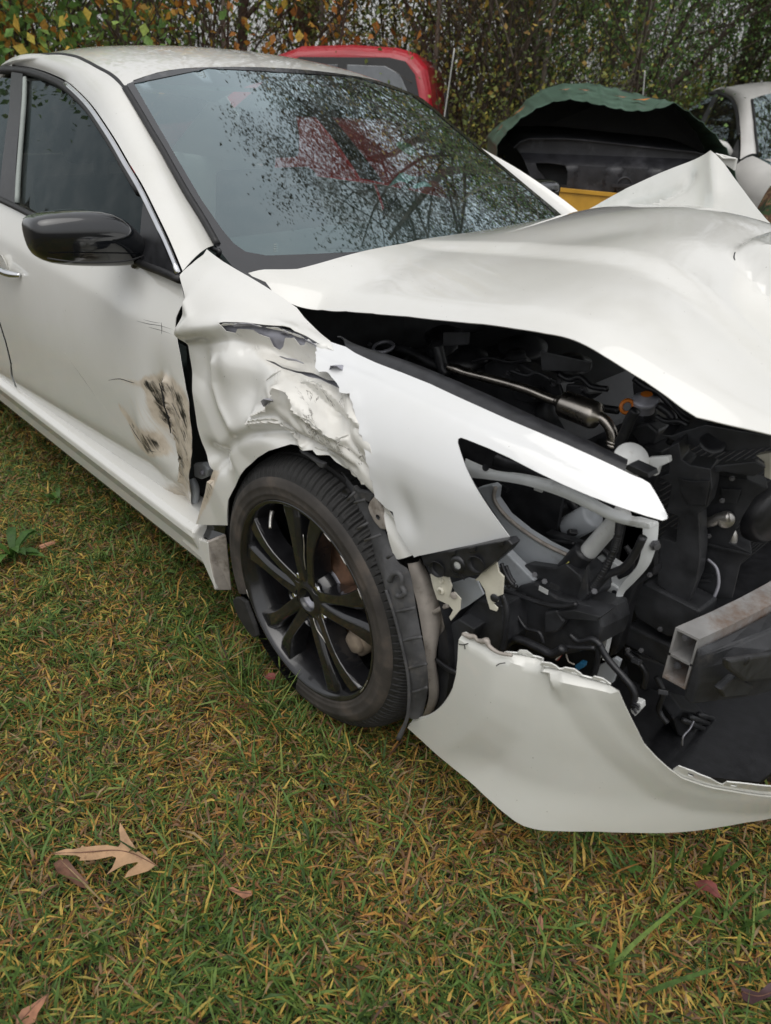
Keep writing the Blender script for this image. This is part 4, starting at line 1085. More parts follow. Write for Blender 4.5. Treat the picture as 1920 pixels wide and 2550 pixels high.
# scuffs of bare metal on the spokes and the rim
for ln in ([(-0.0025,-0.877,0.5025),(-0.0004,-0.877,0.4746),(-0.002,-0.877,0.4445),(0.0017,-0.877,0.4164)], [(0.0236,-0.877,0.2977),(0.0357,-0.877,0.2743),(0.0559,-0.877,0.2618),(0.0668,-0.877,0.252)], [(0.018,-0.87,0.3758),(0.0252,-0.87,0.3642),(0.0327,-0.87,0.3604)]):
    tube('scuff', ln, [.001, .0022, .0018, .001], M['alloy'], rim, 5, 3)
for a0 in (200, 30, 48, 62, -25, -32):
    aa = [math.radians(a0 + q) for q in (0, 2, 4, 6)]
    tube('rim_scuff', [wp(q, .2355, .0085) for q in aa], [.0006, .0018, .0014, .0005], M['alloy'], rim, 5, 2)
# tyre: side wall (missing low at the back), shoulder and grooved tread
def tyre_part(name, prof, a0, a1, n, groove=None, mat=None, smooth=True):
    V = []; Fc = []
    m = len(prof)
    for i in range(n + 1):
        a = math.radians(a0 + (a1 - a0) * i / n)
        for k, (r, o) in enumerate(prof):
            rr = r
            if groove is not None: rr -= groove(i, k)
            # flattened on the ground
            z = WC[2] + rr * math.sin(a); x = WC[0] + rr * math.cos(a)
            V.append((x, WC[1] - o, max(z, .012)))
    for i in range(n):
        for k in range(m - 1):
            Fc.append((i * m + k, i * m + k + 1, (i + 1) * m + k + 1, (i + 1) * m + k))
    return mesh(name, V, Fc, mat or M['rubber'], rim, smooth)
side_prof = [(.229, -.004), (.239, .006), (.242, .0095), (.2445, .0085), (.2505, .0110), (.253, .0125), (.256, .0118), (.268, .0118), (.270, .0126), (.273, .0115), (.282, .0085), (.287, .005), (.289, .002)]
tyre_side = tyre_part('tyre', side_prof, -96, 203, 150)
M['rubber_side'] = basic('dusty_tyre_side', (.046, .040, .035), .75, var=.5, scale=14, bump=.12, bscale=200, dirt=((.095, .075, .060), .52), dscale=14)
tyre_side.data.materials[0] = M['rubber_side']
tread_prof = [(.289, .002), (.2990, -.003), (.3090, -.011), (.3185, -.024), (.3255, -.041), (.3260, -.044), (.3270, -.051), (.3275, -.053), (.329, -.060), (.3335, -.085), (.3335, -.086), (.3340, -.094), (.3340, -.095), (.3345, -.118), (.3345, -.119), (.3345, -.127), (.3345, -.128), (.334, -.15), (.333, -.16), (.328, -.19), (.318, -.20), (.25, -.205)]
def groove(i, k):
    g = 0
    if k in (5, 6, 10, 11, 14, 15): g = .007
    if i % 6 == 0 and (1 <= k <= 4 or 15 < k < 19): g = max(g, .006)
    if i % 6 == 3 and 2 <= k <= 3: g = max(g, .003)
    if (i + 2) % 5 == 0 and 8 <= k <= 9: g = max(g, .004)
    return g
tyre_part('tread', tread_prof, -100, 215, 560, groove, None, False)
tyre_part('tread', tread_prof[1:], 215, 260, 80, groove, None, False)
# torn lump of tyre standing off the rim
lump = [p for p in [(-0.2758,-0.905,0.1969),(-0.2598,-0.905,0.2166),(-0.241,-0.905,0.2258),(-0.2165,-0.905,0.2267),(-0.2036,-0.905,0.203),(-0.1851,-0.905,0.1735),(-0.1746,-0.905,0.1435),(-0.1902,-0.905,0.1287),(-0.2218,-0.905,0.134),(-0.255,-0.905,0.1562),(-0.2717,-0.905,0.1787)]]
prism('torn_tyre_lump', lump, (.004, .012, .0), M['rubber'], rim, .004)
# brake disc and caliper behind the spokes
disc = lathe('brake_disc', [(.05, -.060), (.085, -.062), (.09, -.075), (.148, -.075), (.148, -.098), (.09, -.098)], WC, (0, -1, 0), M['rust'], car, n=64)
lathe('disc_hat', [(0, -.055), (.072, -.055), (.078, -.075)], WC, (0, -1, 0), M['grey_steel'], disc, n=40)
cal = []
for a in np.linspace(-42, 22, 9):
    a = math.radians(a)
    w_ = 1 if -38 < math.degrees(a) < 18 else .75
    cal.append([wp(a, .105, -.058), wp(a, .125, -.050 + 0 * w_), wp(a, .160, -.048), wp(a, .172 * (.95 + .05 * w_), -.060), wp(a, .172, -.115), wp(a, .11, -.115)])
cp = loft('brake_caliper', cal, M['caliper'], car, bevel=.006)
for a in (-30, 8):
    lathe('caliper_piston', [(0, .014), (.022, .013), (.026, .006), (.027, -.01)], wp(math.radians(a), .138, -.052), (0, -1, 0), M['caliper'], cp, n=20)
tube('brake_hose', [wp(math.radians(35), .15, -.09), wp(math.radians(28), .135, -.052), wp(math.radians(18), .13, -.055), wp(math.radians(10), .15, -.07)], .006, M['rubber'], cp, 8, 4)
# other wheels (copies with their parts) under the body
for (x, y, flip) in ((-2.776, -.885, False), (0.0, .885, True), (-2.776, .885, True)):
    c = rim.copy(); COL.objects.link(c); c.parent = car
    del c['label']
    c.matrix_parent_inverse = Matrix()
    kids = [k for k in rim.children if k.name.split('.')[0] in ('spoke', 'hub_centre', 'tyre', 'tread', 'lug_nut', 'wheel_lip')]
    if flip:
        c.rotation_euler = (0, 0, math.pi); c.location = (x, 0, 0)
    else:
        c.location = (x, 0, 0)
    for k in kids:
        kc = k.copy(); COL.objects.link(kc); kc.parent = c

# ---- wheel arch: dark cavity, liner behind the wheel's front, dusty flange
def arch_shell():
    V = []; Fc = []
    angs = [math.radians(a) for a in np.linspace(-25, 215, 40)]
    ys = [-.83, -.78, -.70, -.60]
    for a in angs:
        for j, y in enumerate(ys):
            r = .385 if j < 3 else .37
            V.append((r * math.cos(a), y, .335 + r * math.sin(a) * .97))
    for i in range(len(angs) - 1):
        for j in range(len(ys) - 1):
            Fc.append((i * 4 + j, i * 4 + j + 1, (i + 1) * 4 + j + 1, (i + 1) * 4 + j))
    return mesh('wheel_arch_liner', V, Fc, M['black_plastic'], car, True, solid=.003)
arch_shell()
prism('wheel_well_wall', [(-.42, -.58, .05), (.42, -.58, .05), (.42, -.58, .72), (-.42, -.58, .80)], (0, .01, 0), M['black_plastic'], car, 0)
# liner strip hanging in front of the tyre (ribbed)
lin_o = np.array([(-0.0255,-0.8,0.6318),(0.0088,-0.81,0.6488),(0.0682,-0.825,0.657),(0.1106,-0.835,0.6489),(0.1475,-0.845,0.6476),(0.1823,-0.85,0.6289),(0.2153,-0.85,0.6051),(0.2465,-0.86,0.5818),(0.272,-0.865,0.561),(0.3076,-0.87,0.5584),(0.3281,-0.872,0.4959),(0.3471,-0.872,0.433),(0.3618,-0.87,0.3819),(0.3635,-0.865,0.315),(0.3501,-0.86,0.2337)])
lin_i = np.array([(-0.0663,-0.77,0.5903),(-0.0327,-0.785,0.5934),(0.0194,-0.8,0.5956),(0.065,-0.815,0.5881),(0.1094,-0.83,0.5681),(0.1516,-0.84,0.54),(0.2121,-0.868,0.5398),(0.2436,-0.878,0.5234),(0.2607,-0.884,0.5019),(0.2711,-0.888,0.4959),(0.2901,-0.89,0.4671),(0.3141,-0.89,0.4125),(0.3267,-0.888,0.3554),(0.3326,-0.885,0.2987),(0.327,-0.88,0.23)])
lst = strip_between(lin_i, lin_o, 'liner_strip', M['liner'], .010, n=6, m=70, solid=.003)
for pr_ in ([(0.292,-0.892,0.4718),(0.3182,-0.892,0.4904),(0.3452,-0.892,0.5102)], [(0.3178,-0.892,0.4186),(0.34,-0.892,0.4377),(0.3651,-0.892,0.4561)], [(0.3343,-0.892,0.3627),(0.3583,-0.892,0.3835),(0.3815,-0.892,0.4036)], [(0.3489,-0.892,0.3123),(0.3692,-0.892,0.3317),(0.3862,-0.892,0.3506)], [(0.2705,-0.892,0.5811),(0.2833,-0.892,0.595)], [(0.1885,-0.892,0.6062),(0.2166,-0.892,0.6308)], [(0.2091,-0.892,0.5902),(0.2519,-0.892,0.6219)], [(0.1801,-0.892,0.6583),(0.208,-0.892,0.6756)], [(0.1596,-0.892,0.6562),(0.1801,-0.892,0.6794)]):
    tube('rib', pr_, .003, M['liner'], lst, 6, 3)
tube('liner_edge', [(0.2721,-0.895,0.5129),(0.2825,-0.895,0.4954),(0.2995,-0.895,0.4614),(0.3215,-0.895,0.4058),(0.3379,-0.895,0.3524),(0.3443,-0.895,0.3054),(0.3431,-0.895,0.2516),(0.3347,-0.895,0.2141),(0.3208,-0.895,0.1693)], [.0035] * 7 + [.004, .006], M['liner'], lst, 6, 3)
for hp_ in [(0.1121,-0.858,0.6397),(0.2053,-0.858,0.6258)]:
    lathe('liner_hole', [(0, 0), (.006, 0), (.0075, .001)], hp_, (.4, -.9, .1), M['black_plastic'], lst, n=14)
tube('liner_hook', [(0.2779,-0.892,0.5341),(0.285,-0.892,0.552),(0.2998,-0.892,0.5626),(0.3094,-0.892,0.5565),(0.3083,-0.892,0.5401),(0.3182,-0.892,0.5293),(0.3075,-0.892,0.5156),(0.298,-0.892,0.5138)], .005, M['liner'], lst, 8, 4)
# torn lining rags under the lip of the wing
rag1 = [(-0.0275,-0.865,0.6868),(0.0083,-0.865,0.6878),(0.036,-0.865,0.6848),(0.0587,-0.865,0.6866),(0.0538,-0.865,0.6738),(0.0424,-0.865,0.6713),(0.0311,-0.865,0.6768),(0.008,-0.865,0.6814),(-0.0157,-0.865,0.6828)]
prism('torn_lining', rag1, (0, .01, 0), M['liner'], car, .003)
rag2 = [(0.1416,-0.862,0.6697),(0.152,-0.862,0.6645),(0.1827,-0.862,0.6718),(0.1987,-0.862,0.669),(0.187,-0.862,0.6506),(0.1666,-0.862,0.6486),(0.15,-0.862,0.6575),(0.1374,-0.862,0.6588)]
prism('torn_lining', rag2, (0, .01, 0), M['liner'], car, .003)
pad = [(0.1987,-0.862,0.669),(0.2087,-0.862,0.6654),(0.219,-0.862,0.6484),(0.2314,-0.862,0.626),(0.2358,-0.862,0.6124),(0.2181,-0.862,0.6062),(0.2019,-0.862,0.6133),(0.1874,-0.862,0.6275),(0.1811,-0.862,0.6389),(0.187,-0.862,0.6537)]
pd = prism('felt_pad', pad, (0, .012, 0), M['dusty_flange'], car, .004)
lathe('pad_hole', [(0, 0), (.0045, 0), (.005, .001)], (0.2131,-0.8635,0.6317), (0, -1, 0), M['black_plastic'], pd, n=12)

# ================================================================ what the missing headlamp and lifted bonnet lay bare
M['dark_bolt'] = basic('dull_bolt', (.16, .16, .17), .45, .5, var=.3)
_bolt_full = bolt
def bolt(c, axis, r, mat, parent, name='bolt'):
    return _bolt_full(c, axis, r * .75, M['dark_bolt'] if mat is M['grey_steel'] else mat, parent, name)
_prism_soft = prism
def prism(name, outline, vec, mat, parent=None, bevel=.004, holes=None):
    return _prism_soft(name, outline, vec, mat, parent, bevel * .45)
# dark shell of the engine bay
prism('firewall', [(-.50, -.70, .15), (-.50, .70, .15), (-.50, .70, .92), (-.50, -.70, .92)], (-.02, 0, 0), M['interior'], car, 0)
prism('inner_wing', [(-.5, .58, .12), (.6, .58, .12), (.6, .60, .80), (-.5, .66, .90)], (0, .02, 0), M['interior'], car, 0)
prism('under_tray', [(-.5, -.56, .13), (.36, -.56, .13), (.60, -.62, .12), (.86, -.40, .12), (.92, 0, .12), (.86, .4, .12), (.55, .7, .12), (-.5, .58, .13)], (0, 0, -.012), M['black_plastic'], car, 0)
eng = loft('engine_block', [[(x, y, z) for y, z in ((-.42, .20), (-.42, zt - .06), (-.36, zt), (.30, zt + .01), (.36, zt - .06), (.36, .20))] for x, zt in ((-.28, .70), (-.20, .76), (-.05, .78), (.10, .77), (.22, .74), (.30, .66))], M['dusty_plastic'], car, smooth=False, bevel=.012)
for k, (x, y, z, r, h) in enumerate(((-.02, -.36, .77, .05, .03), (.08, -.30, .76, .035, .05), (.16, -.34, .74, .028, .06), (-.12, -.34, .77, .04, .03), (-.2, -.25, .77, .05, .025), (.02, -.2, .78, .06, .025), (.15, -.18, .76, .05, .03), (.22, -.36, .70, .03, .05))):
    lathe('engine_boss', [(0, h), (r * .6, h), (r * .7, h * .7), (r, h * .5), (r, 0)], (x, y, z), (.1 * (k % 3 - 1), -.2, 1), M['dusty_plastic'] if k % 2 else M['black_plastic'], eng, n=20)
for p in [(0.0999,-0.4,0.813),(0.1298,-0.4,0.7877),(0.1543,-0.4,0.8001),(0.2509,-0.4,0.7951),(0.263,-0.4,0.8041),(0.2984,-0.4,0.8221),(0.3202,-0.4,0.8049),(-0.1737,-0.4,0.773),(-0.3231,-0.4,0.7532)]:
    bolt(p, (0, -.3, 1), .009, M['grey_steel'], eng)
tube('fuel_rail', [(-0.2755,-0.42,0.7639),(-0.2207,-0.42,0.7728),(-0.1538,-0.42,0.7765),(-0.0891,-0.42,0.7664),(-0.0274,-0.42,0.7618)], .010, M['dusty_plastic'], eng, 8, 4)
tube('engine_loom', [(-0.0296,-0.46,0.8264),(-0.0194,-0.46,0.8037),(-0.0092,-0.46,0.7809),(0.0085,-0.46,0.7694)], .014, M['black_plastic'], eng, 8, 4)
lathe('filler_ring', [(.022, 0), (.026, .006), (.030, 0), (.026, -.006), (.022, 0)], (-0.2186,-0.45,0.7788), (0, -.3, 1), M['grey_steel'], eng, n=24)
for poly in ([(0.0435,-0.38,0.7841),(0.0731,-0.38,0.8039),(0.1482,-0.38,0.8128),(0.1932,-0.38,0.8027),(0.2498,-0.38,0.7993),(0.2685,-0.38,0.7685),(0.215,-0.38,0.7535),(0.1255,-0.38,0.7573),(0.0542,-0.38,0.7611)], [(0.1707,-0.44,0.7734),(0.2119,-0.44,0.7876),(0.2425,-0.44,0.7692),(0.2168,-0.44,0.7529),(0.1809,-0.44,0.7518)], [(0.2795,-0.4,0.8056),(0.3236,-0.4,0.8144),(0.3361,-0.4,0.7978),(0.3198,-0.4,0.7816),(0.281,-0.4,0.7766)]):
    prism('cast_cover', poly, (0, .06, -.01), M['dusty_plastic'], eng, .010)
# steel pipe with its swollen middle
pipe = tube('steel_pipe', [(0.0422,-0.5,0.8029),(0.0661,-0.5,0.8028),(0.0972,-0.5,0.8022),(0.1567,-0.5,0.8056),(0.2134,-0.5,0.8082),(0.261,-0.5,0.8085),(0.3009,-0.5,0.8054),(0.3392,-0.5,0.8041)], [.008, .011, .0095, .0095, .0095, .0095, .0095, .0095], M['steel_pipe'], car, 14, 5)
ca, cb = [np.array(p) for p in [(0.3379,-0.5,0.8048),(0.4242,-0.5,0.8002)]]
cl = float(np.linalg.norm(cb - ca))
lathe('pipe_canister', [(.010, -.012), (.013, -.006), (.014, 0), (.024, .004), (.0265, .010), (.0265, cl - .012), (.024, cl - .005), (.013, cl), (.010, cl + .006)], tuple(ca), tuple(cb - ca), M['steel_pipe'], pipe, n=32)
tube('pipe_bend', [(0.4171,-0.5,0.8007),(0.433,-0.5,0.7991),(0.4482,-0.5,0.7887),(0.457,-0.5,0.7727),(0.462,-0.5,0.7525)], .0105, M['steel_pipe'], pipe, 14, 6)
for q in [(0.4595,-0.5,0.7626),(0.4613,-0.5,0.7561)]:
    lathe('pipe_bead', [(.0105, -.003), (.0135, 0), (.0105, .003)], q, (0, 0, 1), M['steel_pipe'], pipe, n=20)
prism('pipe_flange', [(0.0223,-0.485,0.7999),(0.0523,-0.485,0.806),(0.0878,-0.485,0.8039),(0.0852,-0.485,0.7911),(0.0541,-0.485,0.7863),(0.0257,-0.485,0.7884)], (0, .01, 0), M['steel_pipe'], pipe, .003)
# coolant cap, hose, dipstick ring
cap = lathe('radiator_cap', [(0, .014), (.010, .014), (.012, .010), (.024, .008), (.026, 0), (.018, -.006), (.018, -.02)], (0.4682,-0.42,0.824), (0, -.25, 1), M['grey_steel'], car, n=24)
lathe('cap_label', [(0, .0155), (.011, .0150)], (0.4694,-0.42,0.8264), (0, -.25, 1), M['orange'], cap, n=16)
lathe('dipstick_ring', [(.011, -.003), (.016, 0), (.011, .003), (.008, 0), (.011, -.003)], (0.4494,-0.45,0.8167), (.8, -.6, .2), M['orange'], car, n=20)
tube('coolant_hose', [(0.4925,-0.5,0.8346),(0.4855,-0.5,0.8161),(0.4802,-0.5,0.7882),(0.4738,-0.5,0.7647),(0.4667,-0.5,0.7432)], .010, M['black_plastic'], car, 10, 4)
for poly, y in (([(0.4027,-0.36,0.835),(0.4261,-0.36,0.8356),(0.4578,-0.36,0.8222),(0.4689,-0.36,0.7977),(0.4428,-0.36,0.7845),(0.4193,-0.36,0.7833)], -.3), ([(0.4486,-0.4,0.7681),(0.4724,-0.4,0.7783),(0.4975,-0.4,0.7667),(0.4926,-0.4,0.7371),(0.4657,-0.4,0.728),(0.4447,-0.4,0.7441)], 0), ([(0.4459,-0.38,0.7959),(0.4728,-0.38,0.8037),(0.4796,-0.38,0.7725),(0.4526,-0.38,0.7641)], 0)):
    prism('coolant_housing', poly, (0, .05, 0), M['dusty_plastic'], car, .012)
tube('loom', [(0.4954,-0.42,0.8254),(0.5251,-0.42,0.813),(0.5369,-0.42,0.7846),(0.5314,-0.42,0.7612)], .008, M['black_plastic'], car, 8, 4)
tube('loom', [(0.4276,-0.4,0.8555),(0.4523,-0.4,0.846),(0.487,-0.4,0.8394),(0.5314,-0.4,0.8098),(0.5594,-0.4,0.8024)], .007, M['black_plastic'], car, 8, 4)
# white filler neck top and bracket at the end of the strip
lathe('washer_cap', [(0, .004), (.028, .003), (.030, 0), (.026, -.008)], (0.5609,-0.62,0.7983), (.5, -.5, .7), M['white_plastic'], car, n=28)
prism('white_bracket', [(0.5793,-0.6,0.8012),(0.6122,-0.6,0.8151),(0.6157,-0.6,0.8058),(0.6008,-0.6,0.7918),(0.5995,-0.6,0.7756),(0.5836,-0.6,0.7697),(0.5723,-0.6,0.7765),(0.5805,-0.6,0.7844)], (0, .012, 0), M['white_plastic'], car, .003)
prism('strip_end', [(0.5682,-0.66,0.7986),(0.5786,-0.66,0.8071),(0.6123,-0.66,0.8042),(0.6161,-0.66,0.7971),(0.591,-0.66,0.7935)], (0, .03, 0), M['black_plastic'], car, .003)

# headlamp bay: curved white rail
ra = np.array([(0.3057,-0.735,0.7441),(0.3688,-0.73,0.7415),(0.4309,-0.725,0.7551),(0.5124,-0.715,0.7619),(0.567,-0.705,0.7484),(0.6041,-0.69,0.7381),(0.6426,-0.67,0.7321)])
rb_ = np.array([(0.3285,-0.745,0.7191),(0.3783,-0.74,0.7309),(0.4402,-0.735,0.7429),(0.505,-0.725,0.7439),(0.555,-0.715,0.736),(0.5928,-0.7,0.7248),(0.642,-0.68,0.7247)])
rail = strip_between(rb_, ra, 'headlamp_rail', M['white_steel'], .008, n=6, m=50, solid=.003)
lathe('rail_hole', [(0, 0), (.006, 0), (.007, .0006)], (0.3605,-0.7455,0.7502), (.1, -1, .4), M['black_plastic'], rail, n=16)
prism('rail_flange', [(0.5847,-0.685,0.7191),(0.6244,-0.685,0.7206),(0.6459,-0.685,0.7284),(0.6437,-0.685,0.7354),(0.6143,-0.685,0.7316)], (0, .03, -.006), M['white_steel'], rail, .003)
# inner wing metal
ap = [(0.3121,-0.66,0.6693),(0.3233,-0.66,0.6664),(0.3225,-0.66,0.6422),(0.3536,-0.66,0.6186),(0.403,-0.66,0.6046),(0.4496,-0.66,0.5982),(0.4983,-0.66,0.5972),(0.4819,-0.66,0.5653),(0.4047,-0.66,0.5172),(0.3596,-0.66,0.5287),(0.3696,-0.66,0.5789),(0.3396,-0.66,0.6004),(0.3029,-0.66,0.6294),(0.2781,-0.66,0.649)]
apron = prism('inner_wing_panel', ap, (0, .02, 0), M['apron'], car, .004)
tube('panel_flange', [(0.3245,-0.662,0.6699),(0.3239,-0.662,0.6434),(0.355,-0.662,0.62),(0.4043,-0.662,0.6059),(0.4508,-0.662,0.5996),(0.4969,-0.662,0.5997)], .004, M['dusty_flange'], apron, 6, 4)
prism('inner_wing_panel', [(0.3748,-0.7,0.5774),(0.4302,-0.7,0.5548),(0.4625,-0.7,0.5415),(0.4089,-0.7,0.4781),(0.2892,-0.7,0.3512),(0.2569,-0.7,0.3564),(0.2689,-0.7,0.4369),(0.3245,-0.7,0.4816)], (0, .02, 0), M['apron'], car, .006)
prism('bay_back', [(0.0383,-0.42,0.5842),(0.5249,-0.42,0.6054),(0.5929,-0.42,0.3827),(0.5078,-0.42,0.1103),(0.216,-0.42,-0.0938),(0.0432,-0.42,0.2147)], (0, .02, 0), M['interior'], car, 0)
# gearbox shapes inside
gb = prism('gearbox_case', [(0.2304,-0.52,0.5677),(0.2852,-0.52,0.605),(0.3468,-0.52,0.6085),(0.3954,-0.52,0.6078),(0.3918,-0.52,0.5653),(0.359,-0.52,0.5299),(0.309,-0.52,0.5186),(0.2596,-0.52,0.5304)], (0, .05, 0), M['dusty_plastic'], car, .015)
bolt((0.2911,-0.545,0.5624), (.3, -1, .2), .013, M['grey_steel'], gb)
lathe('bush', [(.010, .012), (.022, .010), (.024, 0)], (0.2854,-0.535,0.5601), (.3, -1, .2), M['black_plastic'], gb, n=20)
tube('link_arm', [(0.2934,-0.54,0.5732),(0.3127,-0.54,0.5993),(0.3332,-0.54,0.6125),(0.355,-0.54,0.6136)], .013, M['grey_steel'], gb, 10, 4)
ka, kb = [np.array(p) for p in [(0.4261,-0.55,0.5789),(0.4758,-0.55,0.6322)]]
kl = float(np.linalg.norm(kb - ka))
lathe('silver_canister', [(0, 0), (.022, .001), (.026, .006), (.026, kl - .005), (.022, kl), (0, kl)], tuple(ka), tuple(kb - ka), M['apron'], car, n=28)
tube('gearbox_hose', [(0.3681,-0.5,0.5582),(0.3786,-0.5,0.5938),(0.3978,-0.5,0.6068),(0.4101,-0.5,0.5966)], .010, M['black_plastic'], car, 8, 4)
tube('gearbox_hose', [(0.2891,-0.62,0.7029),(0.3112,-0.62,0.7012),(0.3582,-0.62,0.7064),(0.4278,-0.62,0.7107)], .016, M['black_plastic'], car, 8, 4)
prism('dark_flange', [(0.4086,-0.6,0.5829),(0.4436,-0.6,0.5886),(0.4925,-0.6,0.5914),(0.4677,-0.6,0.5651),(0.4379,-0.6,0.5611)], (0, .02, 0), M['dusty_plastic'], car, .003)
# filler neck, collar, washer tank
tube('filler_neck', [(0.5825,-0.655,0.7217),(0.571,-0.655,0.6957),(0.5523,-0.655,0.6591),(0.5323,-0.655,0.6173)], [.0150, .0150, .0155, .0160], M['white_plastic'], car, 18, 4)
nk = tube('neck_collar', [(0.5309,-0.66,0.6233),(0.5205,-0.66,0.6045),(0.5064,-0.66,0.5774),(0.484,-0.66,0.537)], [.0205, .0205, .0195, .0195], M['black_plastic'], car, 18, 3)
tube('paint_line', [(0.516,-0.684,0.6032),(0.5067,-0.684,0.5893),(0.4974,-0.684,0.5738),(0.4887,-0.684,0.5584)], .0012, basic('yellow_mark', (.45, .42, .12), .6), nk, 5, 3)
tank = prism('washer_tank', [(0.4223,-0.69,0.549),(0.4321,-0.69,0.5602),(0.4933,-0.69,0.5806),(0.5136,-0.69,0.6008),(0.5426,-0.69,0.592),(0.5568,-0.69,0.576),(0.5648,-0.69,0.5567),(0.5533,-0.69,0.5313),(0.5077,-0.69,0.5212),(0.4586,-0.69,0.5176),(0.4237,-0.69,0.5273)], (.0, .10, -.02), M['dusty_plastic'], car, .008)
prism('tank_body', [(0.4142,-0.715,0.488),(0.4404,-0.715,0.5271),(0.4723,-0.715,0.5509),(0.5214,-0.715,0.5453),(0.5613,-0.715,0.5549),(0.6041,-0.715,0.5621),(0.6163,-0.715,0.5317),(0.6145,-0.715,0.4947),(0.5828,-0.715,0.458),(0.5369,-0.715,0.4191),(0.4317,-0.715,0.3945)], (0, .10, -.02), M['dusty_plastic'], tank, .012)
prism('tank_step', [(0.5117,-0.735,0.5158),(0.5371,-0.735,0.5348),(0.5559,-0.735,0.519),(0.5444,-0.735,0.4903),(0.5187,-0.735,0.4702)], (0, .02, 0), M['dusty_plastic'], tank, .010)
prism('tank_lug', [(0.5336,-0.735,0.528),(0.5705,-0.735,0.5533),(0.62,-0.735,0.5672),(0.6139,-0.735,0.5545),(0.5569,-0.735,0.5268)], (0, .05, .0), M['dusty_plastic'], tank, .004)
prism('tank_rib', [(0.5562,-0.7,0.6033),(0.5594,-0.7,0.6229),(0.5712,-0.7,0.5695),(0.5595,-0.7,0.5467),(0.5514,-0.7,0.5542)], (0, .01, 0), M['dusty_plastic'], tank, .003)
for p in [(0.5882,-0.712,0.591),(0.4905,-0.712,0.5613),(0.4681,-0.712,0.5643)]:
    bolt(p, (.4, -.8, .4), .007, M['grey_steel'], tank)
# air duct box by the wheel
duct = prism('air_duct', [(0.3635,-0.785,0.4447),(0.4025,-0.785,0.5099),(0.4575,-0.785,0.5259),(0.4718,-0.785,0.4536),(0.4625,-0.785,0.4247),(0.3995,-0.785,0.41),(0.3859,-0.785,0.4338)], (0, .10, -.01), M['dusty_plastic'], car, .008)
prism('duct_front', [(0.3386,-0.815,0.4003),(0.3562,-0.815,0.4347),(0.384,-0.815,0.4689),(0.4245,-0.815,0.4693),(0.4126,-0.815,0.4288),(0.4033,-0.815,0.342),(0.3913,-0.815,0.2971),(0.3715,-0.815,0.2511),(0.3446,-0.815,0.2015),(0.312,-0.815,0.1619),(0.3352,-0.815,0.2436),(0.3419,-0.815,0.3187)], (0, .06, 0), M['dusty_plastic'], duct, .006)
tube('duct_strap', [(0.3515,-0.832,0.3627),(0.378,-0.832,0.3603),(0.409,-0.832,0.364)], .004, M['black_plastic'], duct, 6, 3)
tube('duct_strap', [(0.3537,-0.832,0.3575),(0.3813,-0.832,0.3553),(0.4109,-0.832,0.3614)], .003, M['black_plastic'], duct, 6, 3)
tube('drain_hose', [(0.4653,-0.8,0.5602),(0.4784,-0.8,0.5342),(0.4808,-0.8,0.4968),(0.4812,-0.8,0.4622),(0.4797,-0.8,0.4461)], .0055, M['black_plastic'], car, 8, 4)
tube('hose', [(0.4521,-0.76,0.4098),(0.4714,-0.76,0.4425),(0.4903,-0.76,0.4538),(0.5289,-0.76,0.4595),(0.557,-0.76,0.4629),(0.576,-0.76,0.4884)], .008, M['black_plastic'], car, 8, 4)
tube('hose', [(0.5689,-0.74,0.4756),(0.5941,-0.74,0.4886),(0.6219,-0.74,0.5056)], .004, M['black_plastic'], car, 8, 4)
# dusty flange between liner and bay
fl_a = np.array([(0.2772,-0.845,0.5521),(0.289,-0.845,0.5182),(0.3062,-0.845,0.4763),(0.321,-0.845,0.4271),(0.3351,-0.843,0.3641),(0.3439,-0.84,0.3003),(0.3415,-0.835,0.2486),(0.3208,-0.83,0.1803)])
fl_b = np.array([(0.2792,-0.815,0.5512),(0.3079,-0.81,0.5121),(0.3226,-0.8,0.4636),(0.3341,-0.805,0.414),(0.3391,-0.82,0.3537),(0.3469,-0.815,0.2931),(0.3432,-0.81,0.2401),(0.3136,-0.81,0.163)])
flg = strip_between(fl_a, fl_b, 'dusty_flange', M['dusty_flange'], .010, n=8, m=40, solid=.002)
prism('flange_gusset', [(0.2895,-0.8,0.5135),(0.3367,-0.8,0.5021),(0.3608,-0.8,0.4534),(0.3408,-0.8,0.4181),(0.3292,-0.8,0.3785),(0.3183,-0.8,0.3635),(0.3028,-0.8,0.4097)], (0, .01, 0), M['dusty_flange'], car, .003)
tube('flange_fold', [(0.2933,-0.822,0.4343),(0.3264,-0.822,0.4555),(0.3529,-0.822,0.4831),(0.3633,-0.822,0.4923)], .005, M['dusty_flange'], flg, 6, 3)
# black bumper bracket with two screw funnels and an opening
brk = prism('bumper_bracket', [(0.3176,-0.852,0.5881),(0.328,-0.852,0.5987),(0.4217,-0.852,0.6579),(0.4995,-0.852,0.7075),(0.5089,-0.852,0.7025),(0.499,-0.852,0.6839),(0.471,-0.852,0.6442),(0.4512,-0.852,0.6177),(0.4035,-0.852,0.5864),(0.3628,-0.852,0.5705),(0.3393,-0.852,0.5782),(0.3241,-0.852,0.5732)], (0, .022, 0), M['black_plastic'], car, .004)
for q in [(0.3588,-0.853,0.585),(0.4433,-0.853,0.6363)]:
    lathe('screw_funnel', [(.0165, .004), (.0155, .005), (.012, -.008), (.006, -.012), (0, -.012)], q, (.25, -1, -.05), M['black_plastic'], brk, n=24)
    bolt(tuple(np.array(q) + np.array([.004, .006, .002])), (.25, -1, -.05), .0055, M['grey_steel'], brk, 'screw')
lathe('bracket_hole', [(0, .0020), (.0065, .0020), (.0085, .0008), (.0145, .0003), (.0150, -.004)], (0.4043,-0.853,0.6151), (.15, -1, 0), M['white_plastic'], brk, n=24)
lathe('hole_rim', [(.0072, .0030), (.0078, .0040), (.0150, .0020), (.0165, -.003)], (0.4043,-0.853,0.6151), (.15, -1, 0), M['black_plastic'], brk, n=24)
